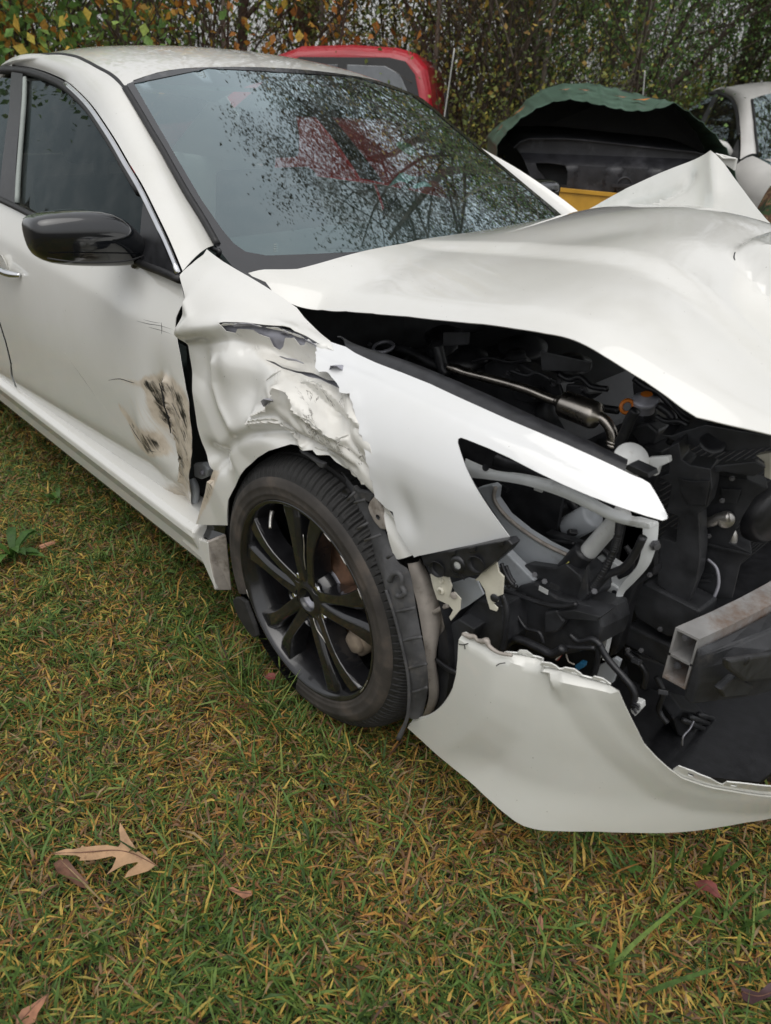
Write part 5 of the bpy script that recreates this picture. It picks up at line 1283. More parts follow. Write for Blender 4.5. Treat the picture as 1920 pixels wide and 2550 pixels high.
for poly in ([(0.3816,-0.856,0.6303),(0.397,-0.856,0.6406),(0.3977,-0.856,0.6334),(0.3842,-0.856,0.6243)], [(0.4252,-0.856,0.6582),(0.4387,-0.856,0.6675),(0.4395,-0.856,0.6597),(0.4268,-0.856,0.6515)], [(0.4819,-0.856,0.6962),(0.4943,-0.856,0.7039),(0.4932,-0.856,0.6952),(0.4827,-0.856,0.6895)]):
    prism('bracket_clip', poly, (0, .006, 0), M['seal'], brk, .001)
def text_on(txt, loc, size, normal, up, mat, parent, name='lettering', ext=.0006):
    cu = bpy.data.curves.new(name, 'FONT'); cu.body = txt; cu.size = size; cu.extrude = ext; cu.align_x = 'CENTER'; cu.align_y = 'CENTER'
    to = bpy.data.objects.new(name, cu); COL.objects.link(to)
    bpy.context.view_layer.update()
    me = bpy.data.meshes.new_from_object(to.evaluated_get(bpy.context.evaluated_depsgraph_get()))
    bpy.data.objects.remove(to); bpy.data.curves.remove(cu)
    n = Vector(normal).normalized(); u = Vector(up); u = (u - n * u.dot(n)).normalized(); r = u.cross(n)
    mt = Matrix((r, u, n)).transposed().to_4x4(); mt.translation = Vector(loc)
    me.transform(mt); me.materials.append(mat)
    return link(bpy.data.objects.new(name, me), parent)
text_on('IREI IN', (0.4041,-0.8535,0.5948), .012, (.05, -1, 0), (0, 0, 1), M['dusty_plastic'], brk)
# cream brackets below it
cb1 = prism('cream_bracket', [(0.3279,-0.838,0.5506),(0.3727,-0.838,0.5664),(0.3815,-0.838,0.5518),(0.3774,-0.838,0.5241),(0.3876,-0.838,0.5426),(0.4041,-0.838,0.5359),(0.4043,-0.838,0.5117),(0.3858,-0.838,0.4775),(0.381,-0.838,0.4828),(0.389,-0.838,0.5033),(0.3776,-0.838,0.5089),(0.3492,-0.838,0.5054),(0.3376,-0.838,0.5251)], (0, .003, 0), M['cream_steel'], car, .001)
bolt((0.3584,-0.84,0.5524), (.2, -1, .1), .0075, M['cream_steel'], cb1)
lathe('bracket_nut', [(.004, .004), (.0075, .003), (.0078, 0)], (0.3585,-0.84,0.5311), (.2, -1, .1), M['cream_steel'], cb1, n=16)
lathe('bracket_nut', [(0, .0008), (.0065, .0006), (.0070, 0)], (0.3898,-0.841,0.5369), (.2, -1, .1), M['dusty_flange'], cb1, n=16)
cb2 = prism('cream_bracket', [(0.4364,-0.836,0.5978),(0.4497,-0.836,0.6233),(0.4519,-0.836,0.6333),(0.4707,-0.836,0.6467),(0.4775,-0.836,0.6292),(0.4883,-0.836,0.6249),(0.4904,-0.836,0.5904),(0.4776,-0.836,0.5782),(0.4818,-0.836,0.5713),(0.4733,-0.836,0.5621),(0.4834,-0.836,0.5583),(0.4823,-0.836,0.5513),(0.4681,-0.836,0.548),(0.4593,-0.836,0.5647),(0.4532,-0.836,0.5799),(0.4396,-0.836,0.5912),(0.4298,-0.836,0.589)], (0, .003, 0), M['cream_steel'], car, .001)
lathe('bracket_eye', [(0, .0012), (.007, .0010), (.0078, 0)], (0.4772,-0.8395,0.5778), (.2, -1, .1), M['black_plastic'], cb2, n=16)
prism('grey_plate', [(0.3473,-0.8,0.5227),(0.3867,-0.8,0.5551),(0.4072,-0.8,0.5607),(0.4251,-0.8,0.5388),(0.3926,-0.8,0.4967),(0.3739,-0.8,0.4752),(0.3736,-0.8,0.5015),(0.3585,-0.8,0.5095)], (0, .004, 0), M['apron'], car, .002)
for ln in ([(0.4412,-0.78,0.6041),(0.4532,-0.78,0.5869),(0.4696,-0.78,0.5743),(0.4792,-0.78,0.5746)], [(0.4475,-0.775,0.6004),(0.4596,-0.775,0.5832),(0.4705,-0.775,0.5748)], [(0.4428,-0.775,0.5795),(0.4567,-0.775,0.5677)], [(0.4305,-0.77,0.5853),(0.4404,-0.77,0.5666),(0.4588,-0.77,0.5594)]):
    tube('brush_bristle', ln, .004, M['black_plastic'], car, 6, 3)
prism('rail_top', [(0.5045,-0.6,0.5569),(0.5307,-0.6,0.59),(0.596,-0.6,0.5799),(0.5794,-0.6,0.5406),(0.5404,-0.6,0.5387)], (0, .03, -.01), M['white_steel'], car, .003)
rf = prism('rail_front', [(0.5113,-0.605,0.5535),(0.5799,-0.605,0.5417),(0.5832,-0.605,0.5065),(0.573,-0.605,0.4703),(0.5772,-0.605,0.4363),(0.5758,-0.605,0.3807),(0.5664,-0.605,0.3648),(0.5598,-0.605,0.4576),(0.5471,-0.605,0.507),(0.5171,-0.605,0.5266)], (0, .02, 0), M['white_steel'], car, .003)
for q in [(0.5663,-0.6065,0.4979),(0.567,-0.6065,0.4892),(0.5736,-0.6065,0.5318)]:
    lathe('rail_slot', [(0, .0008), (.004, .0006), (.005, 0)], q, (.3, -1, 0), M['black_plastic'], rf, n=10)
# upright at the end of the radiator support
ua = np.array([(0.6166,-0.645,0.7019),(0.6222,-0.645,0.6695),(0.619,-0.64,0.6263),(0.6003,-0.635,0.585),(0.5891,-0.63,0.5533),(0.5906,-0.63,0.5227),(0.5802,-0.63,0.4895),(0.5884,-0.63,0.4638),(0.5883,-0.63,0.3973)])
ub = np.array([(0.6337,-0.63,0.7133),(0.6384,-0.63,0.6773),(0.6348,-0.63,0.6341),(0.6153,-0.625,0.5882),(0.5964,-0.62,0.5491),(0.5959,-0.62,0.5182),(0.5868,-0.62,0.4782),(0.5917,-0.62,0.458),(0.5913,-0.62,0.3914)])
up_ = strip_between(ua, ub, 'support_upright', M['white_steel'], .002, n=3, m=50, solid=.003)
bolt((0.6385,-0.635,0.6746), (.8, -.5, .1), .013, M['grey_steel'], up_)
# crash box, lower box, mount plate
cr = prism('crash_box', [(0.5703,-0.53,0.4788),(0.5747,-0.53,0.508),(0.5937,-0.53,0.5279),(0.7012,-0.53,0.524),(0.7041,-0.53,0.4995),(0.6737,-0.53,0.4498),(0.6585,-0.53,0.4386),(0.5926,-0.53,0.4447)], (.0, .075, -.005), M['dusty_plastic'], car, .010)
prism('crash_box', [(0.5691,-0.53,0.4058),(0.5786,-0.53,0.4195),(0.6672,-0.53,0.4239),(0.6748,-0.53,0.4019),(0.6685,-0.53,0.3735),(0.578,-0.53,0.3739)], (0, .06, -.005), M['dusty_plastic'], cr, .008)
prism('mount_plate', [(0.5735,-0.57,0.5147),(0.6195,-0.57,0.594),(0.6219,-0.57,0.5787),(0.596,-0.57,0.5389),(0.5874,-0.57,0.4918),(0.5894,-0.57,0.4357),(0.5849,-0.57,0.3734),(0.5727,-0.57,0.3602),(0.5719,-0.57,0.4147)], (0, .03, 0), M['black_plastic'], cr, .004)
for q in [(0.6162,-0.575,0.5781),(0.6578,-0.575,0.4809),(0.6335,-0.575,0.4172),(0.6085,-0.575,0.4028),(0.5712,-0.575,0.4657),(0.5829,-0.575,0.4943)]:
    bolt(q, (.7, -.7, .1), .007, M['grey_steel'], cr)
# alloy bumper beam, two chambers open at the end
def beam_c(y):
    return .692 + .075 * (1 - (y / .6) ** 2), .405 + .035 * (1 - (y / .6) ** 2) * .0
M['beam'] = basic('weathered_alloy', (.50, .49, .48), .5, .45, var=.2, scale=18, dirt=((.26, .13, .055), .47), dscale=7)
beam = None
for (x0, x1, z0, z1) in ((0, .045, .108, .113), (0, .045, .052, .057), (0, .045, 0, .005), (0, .005, .005, .108), (.040, .045, .005, .108)):
    rings = []
    for y in np.linspace(-.60, .60, 15):
        bx_, bz = beam_c(y)
        rings.append([(bx_ + x0 + .0006, y, bz + z0), (bx_ + x1 - .0006, y, bz + z0), (bx_ + x1 - .0006, y, bz + z1), (bx_ + x0 + .0006, y, bz + z1)])
    o = loft('beam_wall' if beam else 'bumper_beam', rings, M['beam'], beam or car, smooth=False)
    beam = beam or o
for q in [(0.7122,-0.595,0.5062),(0.7114,-0.595,0.4421)]:
    bolt(q, (.0, -1, 0), .010, M['grey_steel'], beam)
# moulded black absorber in front of the beam
rings = []
for y in (-.605, -.585, -.54, -.48, -.42, -.36, -.2, 0, .2, .4, .58):
    bx_, bz = beam_c(y)
    t = min(1, (y + .605) / .16)
    e = .018 + .055 * t
    rings.append([(bx_ + .047, y, bz - .015 - .01 * t), (bx_ + .047 + e * .9, y, bz - .02 - .015 * t), (bx_ + .047 + e, y, bz + .03), (bx_ + .047 + e * .85, y, bz + .06 + .02 * t), (bx_ + .047 + e * .5, y, bz + .085 + .015 * t), (bx_ + .047, y, bz + .098)])
ab = loft('bumper_absorber', rings, M['dusty_plastic'], car, smooth=False, bevel=.006)
prism('absorber_rib', [(0.825,-0.774,0.633),(0.825,-0.5117,0.5005),(0.825,-0.4445,0.4015),(0.825,-0.6493,0.5181),(0.825,-0.7614,0.6097)], (.012, 0, 0), M['dusty_plastic'], ab, .012)
prism('absorber_rib', [(0.805,-0.7013,0.5223),(0.805,-0.6429,0.515),(0.805,-0.5015,0.4064),(0.805,-0.5278,0.4041),(0.805,-0.6661,0.4845)], (.014, 0, 0), M['dusty_plastic'], ab, .012)
lathe('absorber_clip', [(0, .002), (.007, .0015), (.009, 0)], (0.7445,-0.53,0.4084), (.6, -.8, 0), M['black_plastic'], ab, n=14)
lathe('absorber_clip', [(0, .002), (.006, .0015), (.008, 0)], (0.838,-0.6929,0.5872), (1, -.3, 0), M['black_plastic'], ab, n=14)
# radiator support: black columns, top plate, radiator
sup = prism('radiator_support', [(0.575,-0.52,0.7962),(0.59,-0.52,0.8107),(0.6014,-0.52,0.7824),(0.6177,-0.52,0.7778),(0.6532,-0.52,0.7836),(0.6632,-0.52,0.751),(0.6641,-0.52,0.7155),(0.6526,-0.52,0.6977),(0.6734,-0.52,0.6243),(0.6795,-0.52,0.5713),(0.6748,-0.52,0.5203),(0.6107,-0.52,0.5286),(0.5961,-0.52,0.6257),(0.6258,-0.52,0.6275),(0.6198,-0.52,0.6773),(0.5971,-0.52,0.679),(0.5951,-0.52,0.7313),(0.5687,-0.52,0.7365),(0.5856,-0.52,0.7493)], (-.01, .05, 0), M['dusty_plastic'], car, .004)
prism('support_pocket', [(0.6069,-0.526,0.7506),(0.6286,-0.526,0.7524),(0.6586,-0.526,0.7657),(0.6622,-0.526,0.719),(0.6328,-0.526,0.7091),(0.6182,-0.526,0.7228)], (0, .004, 0), M['black_plastic'], sup, .003)
prism('support_ledge', [(0.5772,-0.5,0.7765),(0.6448,-0.5,0.7793),(0.7125,-0.5,0.8122),(0.7295,-0.5,0.8077),(0.7159,-0.5,0.7857),(0.663,-0.5,0.7756),(0.6432,-0.5,0.7621),(0.5889,-0.5,0.7528)], (-.02, .06, -.02), M['dusty_plastic'], sup, .005)
s2 = prism('support_column', [(0.6361,-0.44,0.7404),(0.6886,-0.44,0.7505),(0.7249,-0.44,0.7482),(0.7075,-0.44,0.7222),(0.6984,-0.44,0.6833),(0.6895,-0.44,0.6246),(0.7309,-0.44,0.622),(0.7178,-0.44,0.5933),(0.7217,-0.44,0.5174),(0.6481,-0.44,0.4778),(0.6465,-0.44,0.5685),(0.6314,-0.44,0.6667)], (-.02, .04, 0), M['dusty_plastic'], sup, .004)
for poly in ([(0.6452,-0.446,0.5406),(0.681,-0.446,0.5535),(0.6783,-0.446,0.5472),(0.6493,-0.446,0.5326)], [(0.6479,-0.446,0.5293),(0.6802,-0.446,0.5393),(0.6772,-0.446,0.5342),(0.6495,-0.446,0.5226)], [(0.6516,-0.446,0.7219),(0.6844,-0.446,0.7324),(0.6839,-0.446,0.7039),(0.6576,-0.446,0.6977)], [(0.646,-0.45,0.6088),(0.7339,-0.45,0.6239),(0.7274,-0.45,0.6185),(0.6491,-0.45,0.6049)]):
    prism('column_rib', poly, (0, .004, 0), M['apron'] if poly is None else M['dusty_plastic'], s2, .002)
for q in [(0.6596,-0.447,0.7011),(0.6655,-0.447,0.747),(0.6533,-0.447,0.6251)]:
    bolt(q, (.5, -.8, 0), .007, M['grey_steel'], s2)
tp = prism('support_top_plate', [(0.534,-0.47,0.793),(0.5548,-0.47,0.7977),(0.5721,-0.47,0.8114),(0.6083,-0.47,0.8348),(0.6691,-0.47,0.8422),(0.7137,-0.47,0.8489),(0.7188,-0.47,0.8303),(0.6527,-0.47,0.7986),(0.6052,-0.47,0.7972),(0.6018,-0.47,0.7909),(0.5769,-0.47,0.7904),(0.5568,-0.47,0.7889)], (-.01, .05, .006), M['dusty_plastic'], sup, .004)
lathe('plate_hole', [(0, .003), (.012, .003), (.018, .004), (.022, 0)], (0.6295,-0.475,0.8102), (.2, -.6, .8), M['black_plastic'], tp, n=20)
prism('cream_stub', [(0.6836,-0.42,0.789),(0.7064,-0.42,0.8019),(0.7194,-0.42,0.7544),(0.7069,-0.42,0.7565),(0.7001,-0.42,0.7821)], (0, .02, 0), M['cream_steel'], car, .003)
tube('alloy_fitting', [(0.6348,-0.455,0.6481),(0.6534,-0.455,0.6575),(0.668,-0.455,0.6729),(0.6815,-0.455,0.6795)], .0095, M['alloy'], car, 12, 4)
lathe('fitting_flange', [(0, .006), (.014, .005), (.016, 0), (.014, -.006), (0, -.006)], (0.676,-0.452,0.6707), (.6, -.8, .2), M['alloy'], car, n=20)
tube('alloy_fitting', [(0.6785,-0.43,0.6423),(0.686,-0.43,0.6401),(0.6906,-0.43,0.6282),(0.6917,-0.43,0.6146)], .007, M['alloy'], car, 10, 4)
rad = prism('radiator', [(.52, -.42, .20), (.52, .42, .20), (.52, .42, .74), (.52, -.42, .74)], (-.04, 0, 0), M['black_plastic'], car, .004)
fins = []
for k in range(36):
    z = .22 + k * .0145
    fins.append(z)
V = []; Fc = []
for z in fins:
    b = len(V); V += [(.522, -.41, z), (.530, -.41, z + .002), (.530, .41, z + .002), (.522, .41, z)]
    Fc.append((b, b + 1, b + 2, b + 3))
mesh('radiator_fins', V, Fc, M['dusty_plastic'], rad, False, solid=.002)
lathe('fan_motor', [(0, .03), (.05, .03), (.06, .02), (.065, 0)], (0.6912,-0.3,0.6411), (1, -.3, 0), M['black_plastic'], rad, n=28)
# wiring loom hanging through the bay
lo1 = tube('wiring_loom', [(0.5973,-0.69,0.7222),(0.5989,-0.69,0.6938),(0.5956,-0.69,0.6581),(0.5832,-0.69,0.6123),(0.5686,-0.69,0.5728),(0.5489,-0.69,0.5299)], .0062, M['black_plastic'], car, 8, 8)
for k in range(34):
    pts = [(0.5973,-0.69,0.7222),(0.5989,-0.69,0.6938),(0.5956,-0.69,0.6581),(0.5832,-0.69,0.6123),(0.5686,-0.69,0.5728),(0.5489,-0.69,0.5299)]
    if k == 0: cpts = catmull(pts, 8)
    i = int(k / 34 * (len(cpts) - 2)) 
    lathe('loom_ring', [(.0060, -.0012), (.0074, 0), (.0060, .0012)], tuple(cpts[i]), tuple(cpts[i + 1] - cpts[i]), M['black_plastic'], lo1, n=10)
tube('wiring_loom', [(0.6384,-0.685,0.7096),(0.6304,-0.685,0.6726),(0.6168,-0.685,0.6402),(0.5925,-0.685,0.6148),(0.5766,-0.685,0.5839),(0.5503,-0.685,0.5292)], .0070, M['black_plastic'], car, 8, 5)
tube('wiring_loom', [(0.5698,-0.73,0.5635),(0.5457,-0.73,0.5456),(0.5108,-0.73,0.5299),(0.4679,-0.73,0.5213),(0.4178,-0.73,0.5122)], .0045, M['black_plastic'], car, 8, 5)
tube('wiring_loom', [(0.5543,-0.7,0.5377),(0.5765,-0.7,0.5154),(0.6037,-0.7,0.4899),(0.6307,-0.7,0.4645),(0.6646,-0.7,0.4467),(0.6841,-0.7,0.4347),(0.6927,-0.7,0.418),(0.6927,-0.7,0.3975)], [.0062, .0062, .006, .0062, .0062, .006], M['black_plastic'], car, 8, 5)
tube('wiring_loom', [(0.598,-0.7,0.4963),(0.6094,-0.7,0.4711),(0.6132,-0.7,0.4384),(0.6114,-0.7,0.4115)], .0055, M['black_plastic'], car, 8, 5)
for m_, ln in ((M['red_wire'], [(0.5689,-0.71,0.5234),(0.5662,-0.71,0.5073),(0.5623,-0.71,0.4902),(0.5586,-0.71,0.4706),(0.5523,-0.71,0.4517)]), (M['white_wire'], [(0.5687,-0.712,0.5218),(0.566,-0.712,0.5033),(0.561,-0.712,0.4782),(0.5548,-0.712,0.4593)]), (M['red_wire'], [(0.5567,-0.72,0.4522),(0.5508,-0.72,0.4305),(0.5455,-0.72,0.4179)]), (M['white_wire'], [(0.5569,-0.722,0.4509),(0.5504,-0.722,0.4325),(0.5442,-0.722,0.4198)]), (M['black_plastic'], [(0.5652,-0.71,0.4595),(0.5608,-0.71,0.4441),(0.5517,-0.71,0.441),(0.5523,-0.71,0.4517)]), (M['white_wire'], [(0.5493,-0.7,0.4288),(0.5577,-0.7,0.4132),(0.5711,-0.7,0.4139)])):
    tube('wire', ln, .0016, m_, car, 5, 4)
prism('blue_connector', [(0.5723,-0.7,0.4121),(0.5789,-0.7,0.4236),(0.5887,-0.7,0.4267),(0.5893,-0.7,0.4178),(0.5817,-0.7,0.4076),(0.5751,-0.7,0.4044)], (0, .012, 0), M['blue'], car, .002)
pl = prism('loom_plug', [(0.687,-0.702,0.4015),(0.6924,-0.702,0.4124),(0.7062,-0.702,0.4151),(0.7092,-0.702,0.405),(0.7013,-0.702,0.3818),(0.6928,-0.702,0.3859)], (0, .015, 0), M['white_plastic'], car, .003)
for ln in ([(0.6919,-0.705,0.4027),(0.6997,-0.705,0.4062),(0.7063,-0.705,0.4028)], [(0.694,-0.705,0.4093),(0.7012,-0.705,0.4114),(0.7059,-0.705,0.4087)], [(0.6949,-0.705,0.3967),(0.699,-0.705,0.3975),(0.7034,-0.705,0.3925)]):
    tube('plug_wire', ln, .0022, M['black_plastic'], pl, 5, 3)
# small clips, pipes and leads that fill the bay
for k, (ln, r_, m_) in enumerate((([(0.254,-0.56,0.5906),(0.2745,-0.56,0.6143),(0.3119,-0.56,0.6337),(0.3541,-0.56,0.645)], .005, 'dusty_plastic'), ([(0.353,-0.56,0.5791),(0.3866,-0.56,0.573),(0.4162,-0.56,0.5859),(0.4426,-0.56,0.5824)], .006, 'black_plastic'), ([(0.362,-0.6,0.5724),(0.3952,-0.6,0.5668),(0.4357,-0.6,0.5751),(0.4737,-0.6,0.5876)], .004, 'dusty_plastic'), ([(0.5188,-0.6,0.6035),(0.5384,-0.6,0.5984),(0.5493,-0.6,0.5893),(0.5485,-0.6,0.5697)], .006, 'black_plastic'), ([(0.5823,-0.62,0.6409),(0.5982,-0.62,0.6258),(0.5994,-0.62,0.5989),(0.5821,-0.62,0.5761)], .005, 'black_plastic'),
                                  ([(0.0438,-0.42,0.7985),(0.0888,-0.42,0.8185),(0.1483,-0.42,0.8237),(0.1893,-0.42,0.8395)], .004, 'black_plastic'), ([(0.1653,-0.44,0.8141),(0.2082,-0.44,0.8131),(0.2341,-0.44,0.8255),(0.2686,-0.44,0.82)], .004, 'dusty_plastic'), ([(0.2858,-0.44,0.8358),(0.3123,-0.44,0.8314),(0.3355,-0.44,0.8429),(0.3623,-0.44,0.8308),(0.3975,-0.44,0.8348)], .006, 'black_plastic'), ([(0.3297,-0.42,0.8006),(0.3566,-0.42,0.7911),(0.3821,-0.42,0.7871),(0.4173,-0.42,0.7918)], .008, 'black_plastic'), ([(0.504,-0.44,0.8116),(0.5262,-0.44,0.8079),(0.5507,-0.44,0.8153),(0.5726,-0.44,0.8092)], .005, 'dusty_plastic'),
                                  ([(0.4604,-0.74,0.4846),(0.4832,-0.74,0.4672),(0.5121,-0.74,0.4739),(0.5245,-0.74,0.4561)], .004, 'black_plastic'), ([(0.5678,-0.73,0.4966),(0.5866,-0.73,0.4932),(0.6099,-0.73,0.5121),(0.6279,-0.73,0.5086)], .005, 'black_plastic'), ([(0.5948,-0.55,0.374),(0.6201,-0.55,0.3678),(0.642,-0.55,0.3541),(0.6452,-0.55,0.3168)], .007, 'black_plastic'), ([(0.6462,-0.5,0.3161),(0.6666,-0.5,0.2892),(0.6673,-0.5,0.2422),(0.6909,-0.5,0.2232)], .006, 'dusty_plastic'), ([(0.6668,-0.46,0.5867),(0.686,-0.46,0.5768),(0.6972,-0.46,0.5484),(0.6963,-0.46,0.5182)], .003, 'grey_steel'))):
    tube('lead', ln, r_, M[m_], car, 7, 5)
for k, q in enumerate([(0.3033,-0.6,0.6387),(0.3799,-0.6,0.6683),(0.4653,-0.6,0.608),(0.5468,-0.6,0.5785),(0.3946,-0.6,0.3432),(0.5464,-0.6,0.4019),(0.6404,-0.6,0.409),(0.7013,-0.6,0.3748)]):
    box('loom_clip', q, (.018, .010, .012), M['white_plastic'] if k in (1, 4) else M['dusty_plastic'], car, (.3 * k, .2, .5 * k), .002)
for q, lab in zip([(0.5144,-0.716,0.5635),(0.4934,-0.716,0.5454)], (0, 1)):
    box('tank_label', q, (.020, .001, .010), M['white_plastic'] if lab else M['dusty_plastic'], car, (0, 0, 0), 0)
# broken grille and lamp remains low in the opening
sh = prism('fallen_shutter', [(0.7,-0.5019,0.2403),(0.7,-0.4605,0.2402),(0.7,-0.2512,0.0843),(0.7,0.0001,-0.0575),(0.7,0.1425,-0.1746),(0.7,0.1156,-0.2503),(0.7,-0.0821,-0.1437),(0.7,-0.3097,0.0475),(0.7,-0.4395,0.1514)], (-.05, .03, 0), M['black_plastic'], car, .012)
for ln in ([(0.715,-0.4919,0.2446),(0.715,-0.27,0.0595),(0.715,-0.0113,-0.1417)], [(0.715,-0.4577,0.2311),(0.715,-0.2494,0.0629),(0.715,-0.0125,-0.1168)], [(0.715,-0.4055,0.203),(0.715,-0.2103,0.0543),(0.715,0.0009,-0.0941)], [(0.718,-0.2519,0.1183),(0.718,-0.2286,0.0547),(0.718,-0.1977,-0.0243)], [(0.718,-0.1212,0.0338),(0.718,-0.1131,-0.0231),(0.718,-0.0761,-0.11)]):
    tube('shutter_slat', ln, .006, M['dusty_plastic'], sh, 6, 2)
tube('loose_wire', [(0.73,-0.4761,0.2422),(0.73,-0.4861,0.228),(0.73,-0.5123,0.2248),(0.73,-0.5028,0.1939)], .002, M['grey_steel'], car, 5, 4)
prism('white_shard', [(0.72,-0.2836,-0.0107),(0.72,-0.193,-0.0634),(0.72,-0.2115,-0.0688)], (-.004, 0, 0), M['white_plastic'], car, 0)
for ln in ([(0.74,-0.1995,-0.0651),(0.74,-0.1207,-0.0959),(0.74,0.0347,-0.1998)], [(0.745,-0.2091,-0.0674),(0.745,-0.1287,-0.1016),(0.745,0.0277,-0.2074)], [(0.75,-0.2014,-0.0797),(0.75,-0.1146,-0.1234),(0.75,0.0465,-0.234)]):
    tube('grille_strip', ln, .004, M['dusty_plastic'], car, 6, 4)
prism('grille_bar', [(0.8,-0.3289,0.0313),(0.8,-0.0509,-0.0867),(0.8,0.0357,-0.2144),(0.8,-0.1787,-0.1028)], (-.02, 0, .0), M['apron'], car, .004)
prism('grille_bar', [(0.76,-0.1197,-0.0464),(0.76,-0.0092,-0.0009),(0.76,0.0666,-0.1126),(0.76,-0.0323,-0.1238),(0.76,-0.1331,-0.1526),(0.76,-0.1851,-0.105)], (-.03, 0, .0), M['dusty_plastic'], car, .006)
prism('duct', [(0.62,-0.5468,0.3824),(0.62,-0.3823,0.2602),(0.62,-0.3923,0.1907),(0.62,-0.4725,0.2524)], (-.04, 0, 0), M['black_plastic'], car, .01)
prism('grey_stay', [(0.5797,-0.62,0.3709),(0.6064,-0.62,0.4067),(0.6182,-0.62,0.4062),(0.613,-0.62,0.3487),(0.58,-0.62,0.3433)], (0, .01, 0), M['apron'], car, .003)

# ================================================================ cabin
prism('dashboard', [(-.52, -.70, .93), (-.30, -.3, .92), (-.27, 0, .92), (-.30, .3, .92), (-.52, .70, .93), (-.85, .70, .96), (-.82, 0, .975), (-.85, -.70, .96)], (0, 0, -.25), M['interior'], car, .02)
prism('cabin_floor', [(-.5, -.78, .24), (-.5, .78, .24), (-3.6, .78, .24), (-3.6, -.78, .24)], (0, 0, -.03), M['interior'], car, 0)
prism('headliner', [(-1.28, -.52, 1.335), (-1.28, .52, 1.335), (-2.4, .50, 1.36), (-2.4, -.50, 1.36)], (0, 0, .012), M['trim_light'], car, 0)
for y in (-.38, .38):
    st_ = loft('seat', [[(x, y + w_, z) for x, z in ((-1.15, .35), (-1.10, .55), (-1.60, .50), (-1.72, .75), (-1.82, 1.05), (-1.90, 1.06), (-1.95, .80), (-1.85, .35))] for w_ in (-.25, -.20, .20, .25)], M['interior'], car, bevel=.03)
    loft('head_rest', [[(-1.83 + a, y + w_, 1.19 + b) for a, b in ((.04, -.09), (.05, .0), (.03, .08), (-.04, .09), (-.06, 0), (-.04, -.09))] for w_ in (-.13, -.11, .11, .13)], M['interior'], st_, bevel=.02)
    tube('rest_post', [(-1.86, y, 1.0), (-1.84, y, 1.12)], .03, M['interior'], st_, 6, 1)
sw = lathe('steering_wheel', [(.175, -.012), (.19, 0), (.175, .012), (.162, 0), (.175, -.012)], (-.95, .38, .93), (-.9, 0, .42), M['interior'], car, n=40)
# far side of the cabin and body (mirror of the near side, whole)
tr_ = strip_between(np.array([(p[0], -p[1], p[2]) for p in po]), np.array([(p[0], -p[1], p[2]) for p in pi_]), 'windscreen_pillar', M['paint'], -.016, solid=.002)
strip_between(np.array([(p[0] - .02, -p[1] - .03, p[2] - .01) for p in po[:9]]), np.array([(p[0] - .02, -p[1] - .035, p[2] - .02) for p in pi_[:9]]), 'pillar_trim', M['trim_light'], 0, solid=.004)
def mside(u, v):
    p = side(u, v); p[..., 1] *= -1; return p
def mgreen(u, v):
    p = green(u, v); p[..., 1] *= -1; return p
def mfender(u, v):
    p = fender(u, v); p[..., 1] *= -1; return p
panel('front_door', d_out[:6] + [(-1.62, .99), (-1.55, .42), (-1.5, .33), (-.50, .33), (-.48, .6), (-.46, .93)], mside, M['paint'], car, .04, flip=True)
panel('rear_door', [(-1.64, .99), (-1.57, .42), (-1.52, .33), (-2.42, .33), (-2.45, .6), (-2.4, 1.0)], mside, M['paint'], car, .05, flip=True)
panel('front_wing', [(-.46, .35), (-.42, .55), (-.36, .62), (-.2, .70), (0, .73), (.2, .70), (.34, .6), (.40, .45), (.55, .5), (.66, .72), (.5, .86), (.2, .93), (-.2, .98), (-.46, 1.02)], mfender, M['paint'], car, .04, flip=True)
panel('front_side_window', win_o, mgreen, M['far_glass'], car, .05, thick=0, flip=True, offset=-.012)
panel('rear_side_window', rw_o, mgreen, M['far_glass'], car, .05, thick=0, flip=True, offset=-.012)
panel('door_pillar_cover', bp_o, mgreen, M['black_plastic'], car, .05, thick=.004, flip=True)
mir2 = mir.copy(); COL.objects.link(mir2); mir2.parent = car; mir2.scale = (1, -1, 1); mir2.location = (-.07, -.03, -.01)
# rear of the body
for sg, fn, nm in ((1, side, 'rear_quarter'), (-1, mside, 'rear_quarter')):
    arch = [(-2.776 + .36 * math.cos(a), .335 + .36 * math.sin(a)) for a in np.linspace(math.pi * .98, .02, 20)]
    panel(nm, [(-2.43, 1.0), (-2.6, 1.03), (-3.0, 1.05), (-3.5, 1.04), (-3.78, .98), (-3.84, .7), (-3.80, .35), (-3.2, .30)] + arch + [(-2.42, .36), (-2.44, .62)], fn, M['paint'], car, .05, flip=sg < 0)
pr3 = [(-2.5, .53, 1.335), (-2.5, -.53, 1.335), (-3.12, -.60, 1.06), (-3.12, .60, 1.06)]
mesh('rear_window', pr3, [(0, 1, 2, 3)], M['tinted'], car)
mesh('boot_lid', [(-3.12, -.70, 1.055), (-3.12, .70, 1.055), (-3.74, .66, 1.04), (-3.80, .66, .75), (-3.80, -.66, .75), (-3.74, -.66, 1.04)], [(0, 1, 2, 5), (5, 2, 3, 4)], M['paint'], car, solid=.003)
mesh('rear_bumper', [(-3.82, -.84, .75), (-3.82, .84, .75), (-3.88, .80, .5), (-3.84, .80, .28), (-3.84, -.80, .28), (-3.88, -.80, .5)], [(0, 1, 2, 5), (5, 2, 3, 4)], M['paint_bumper'], car, solid=.003)
for sg in (-1, 1):
    mesh('rear_pillar', [(-2.45, sg * .565, 1.34), (-2.5, sg * .53, 1.335), (-3.12, sg * .60, 1.06), (-3.05, sg * .80, 1.045), (-2.42, sg * .80, 1.02)], [(0, 1, 2, 3, 4)], M['paint'], car, solid=.003)
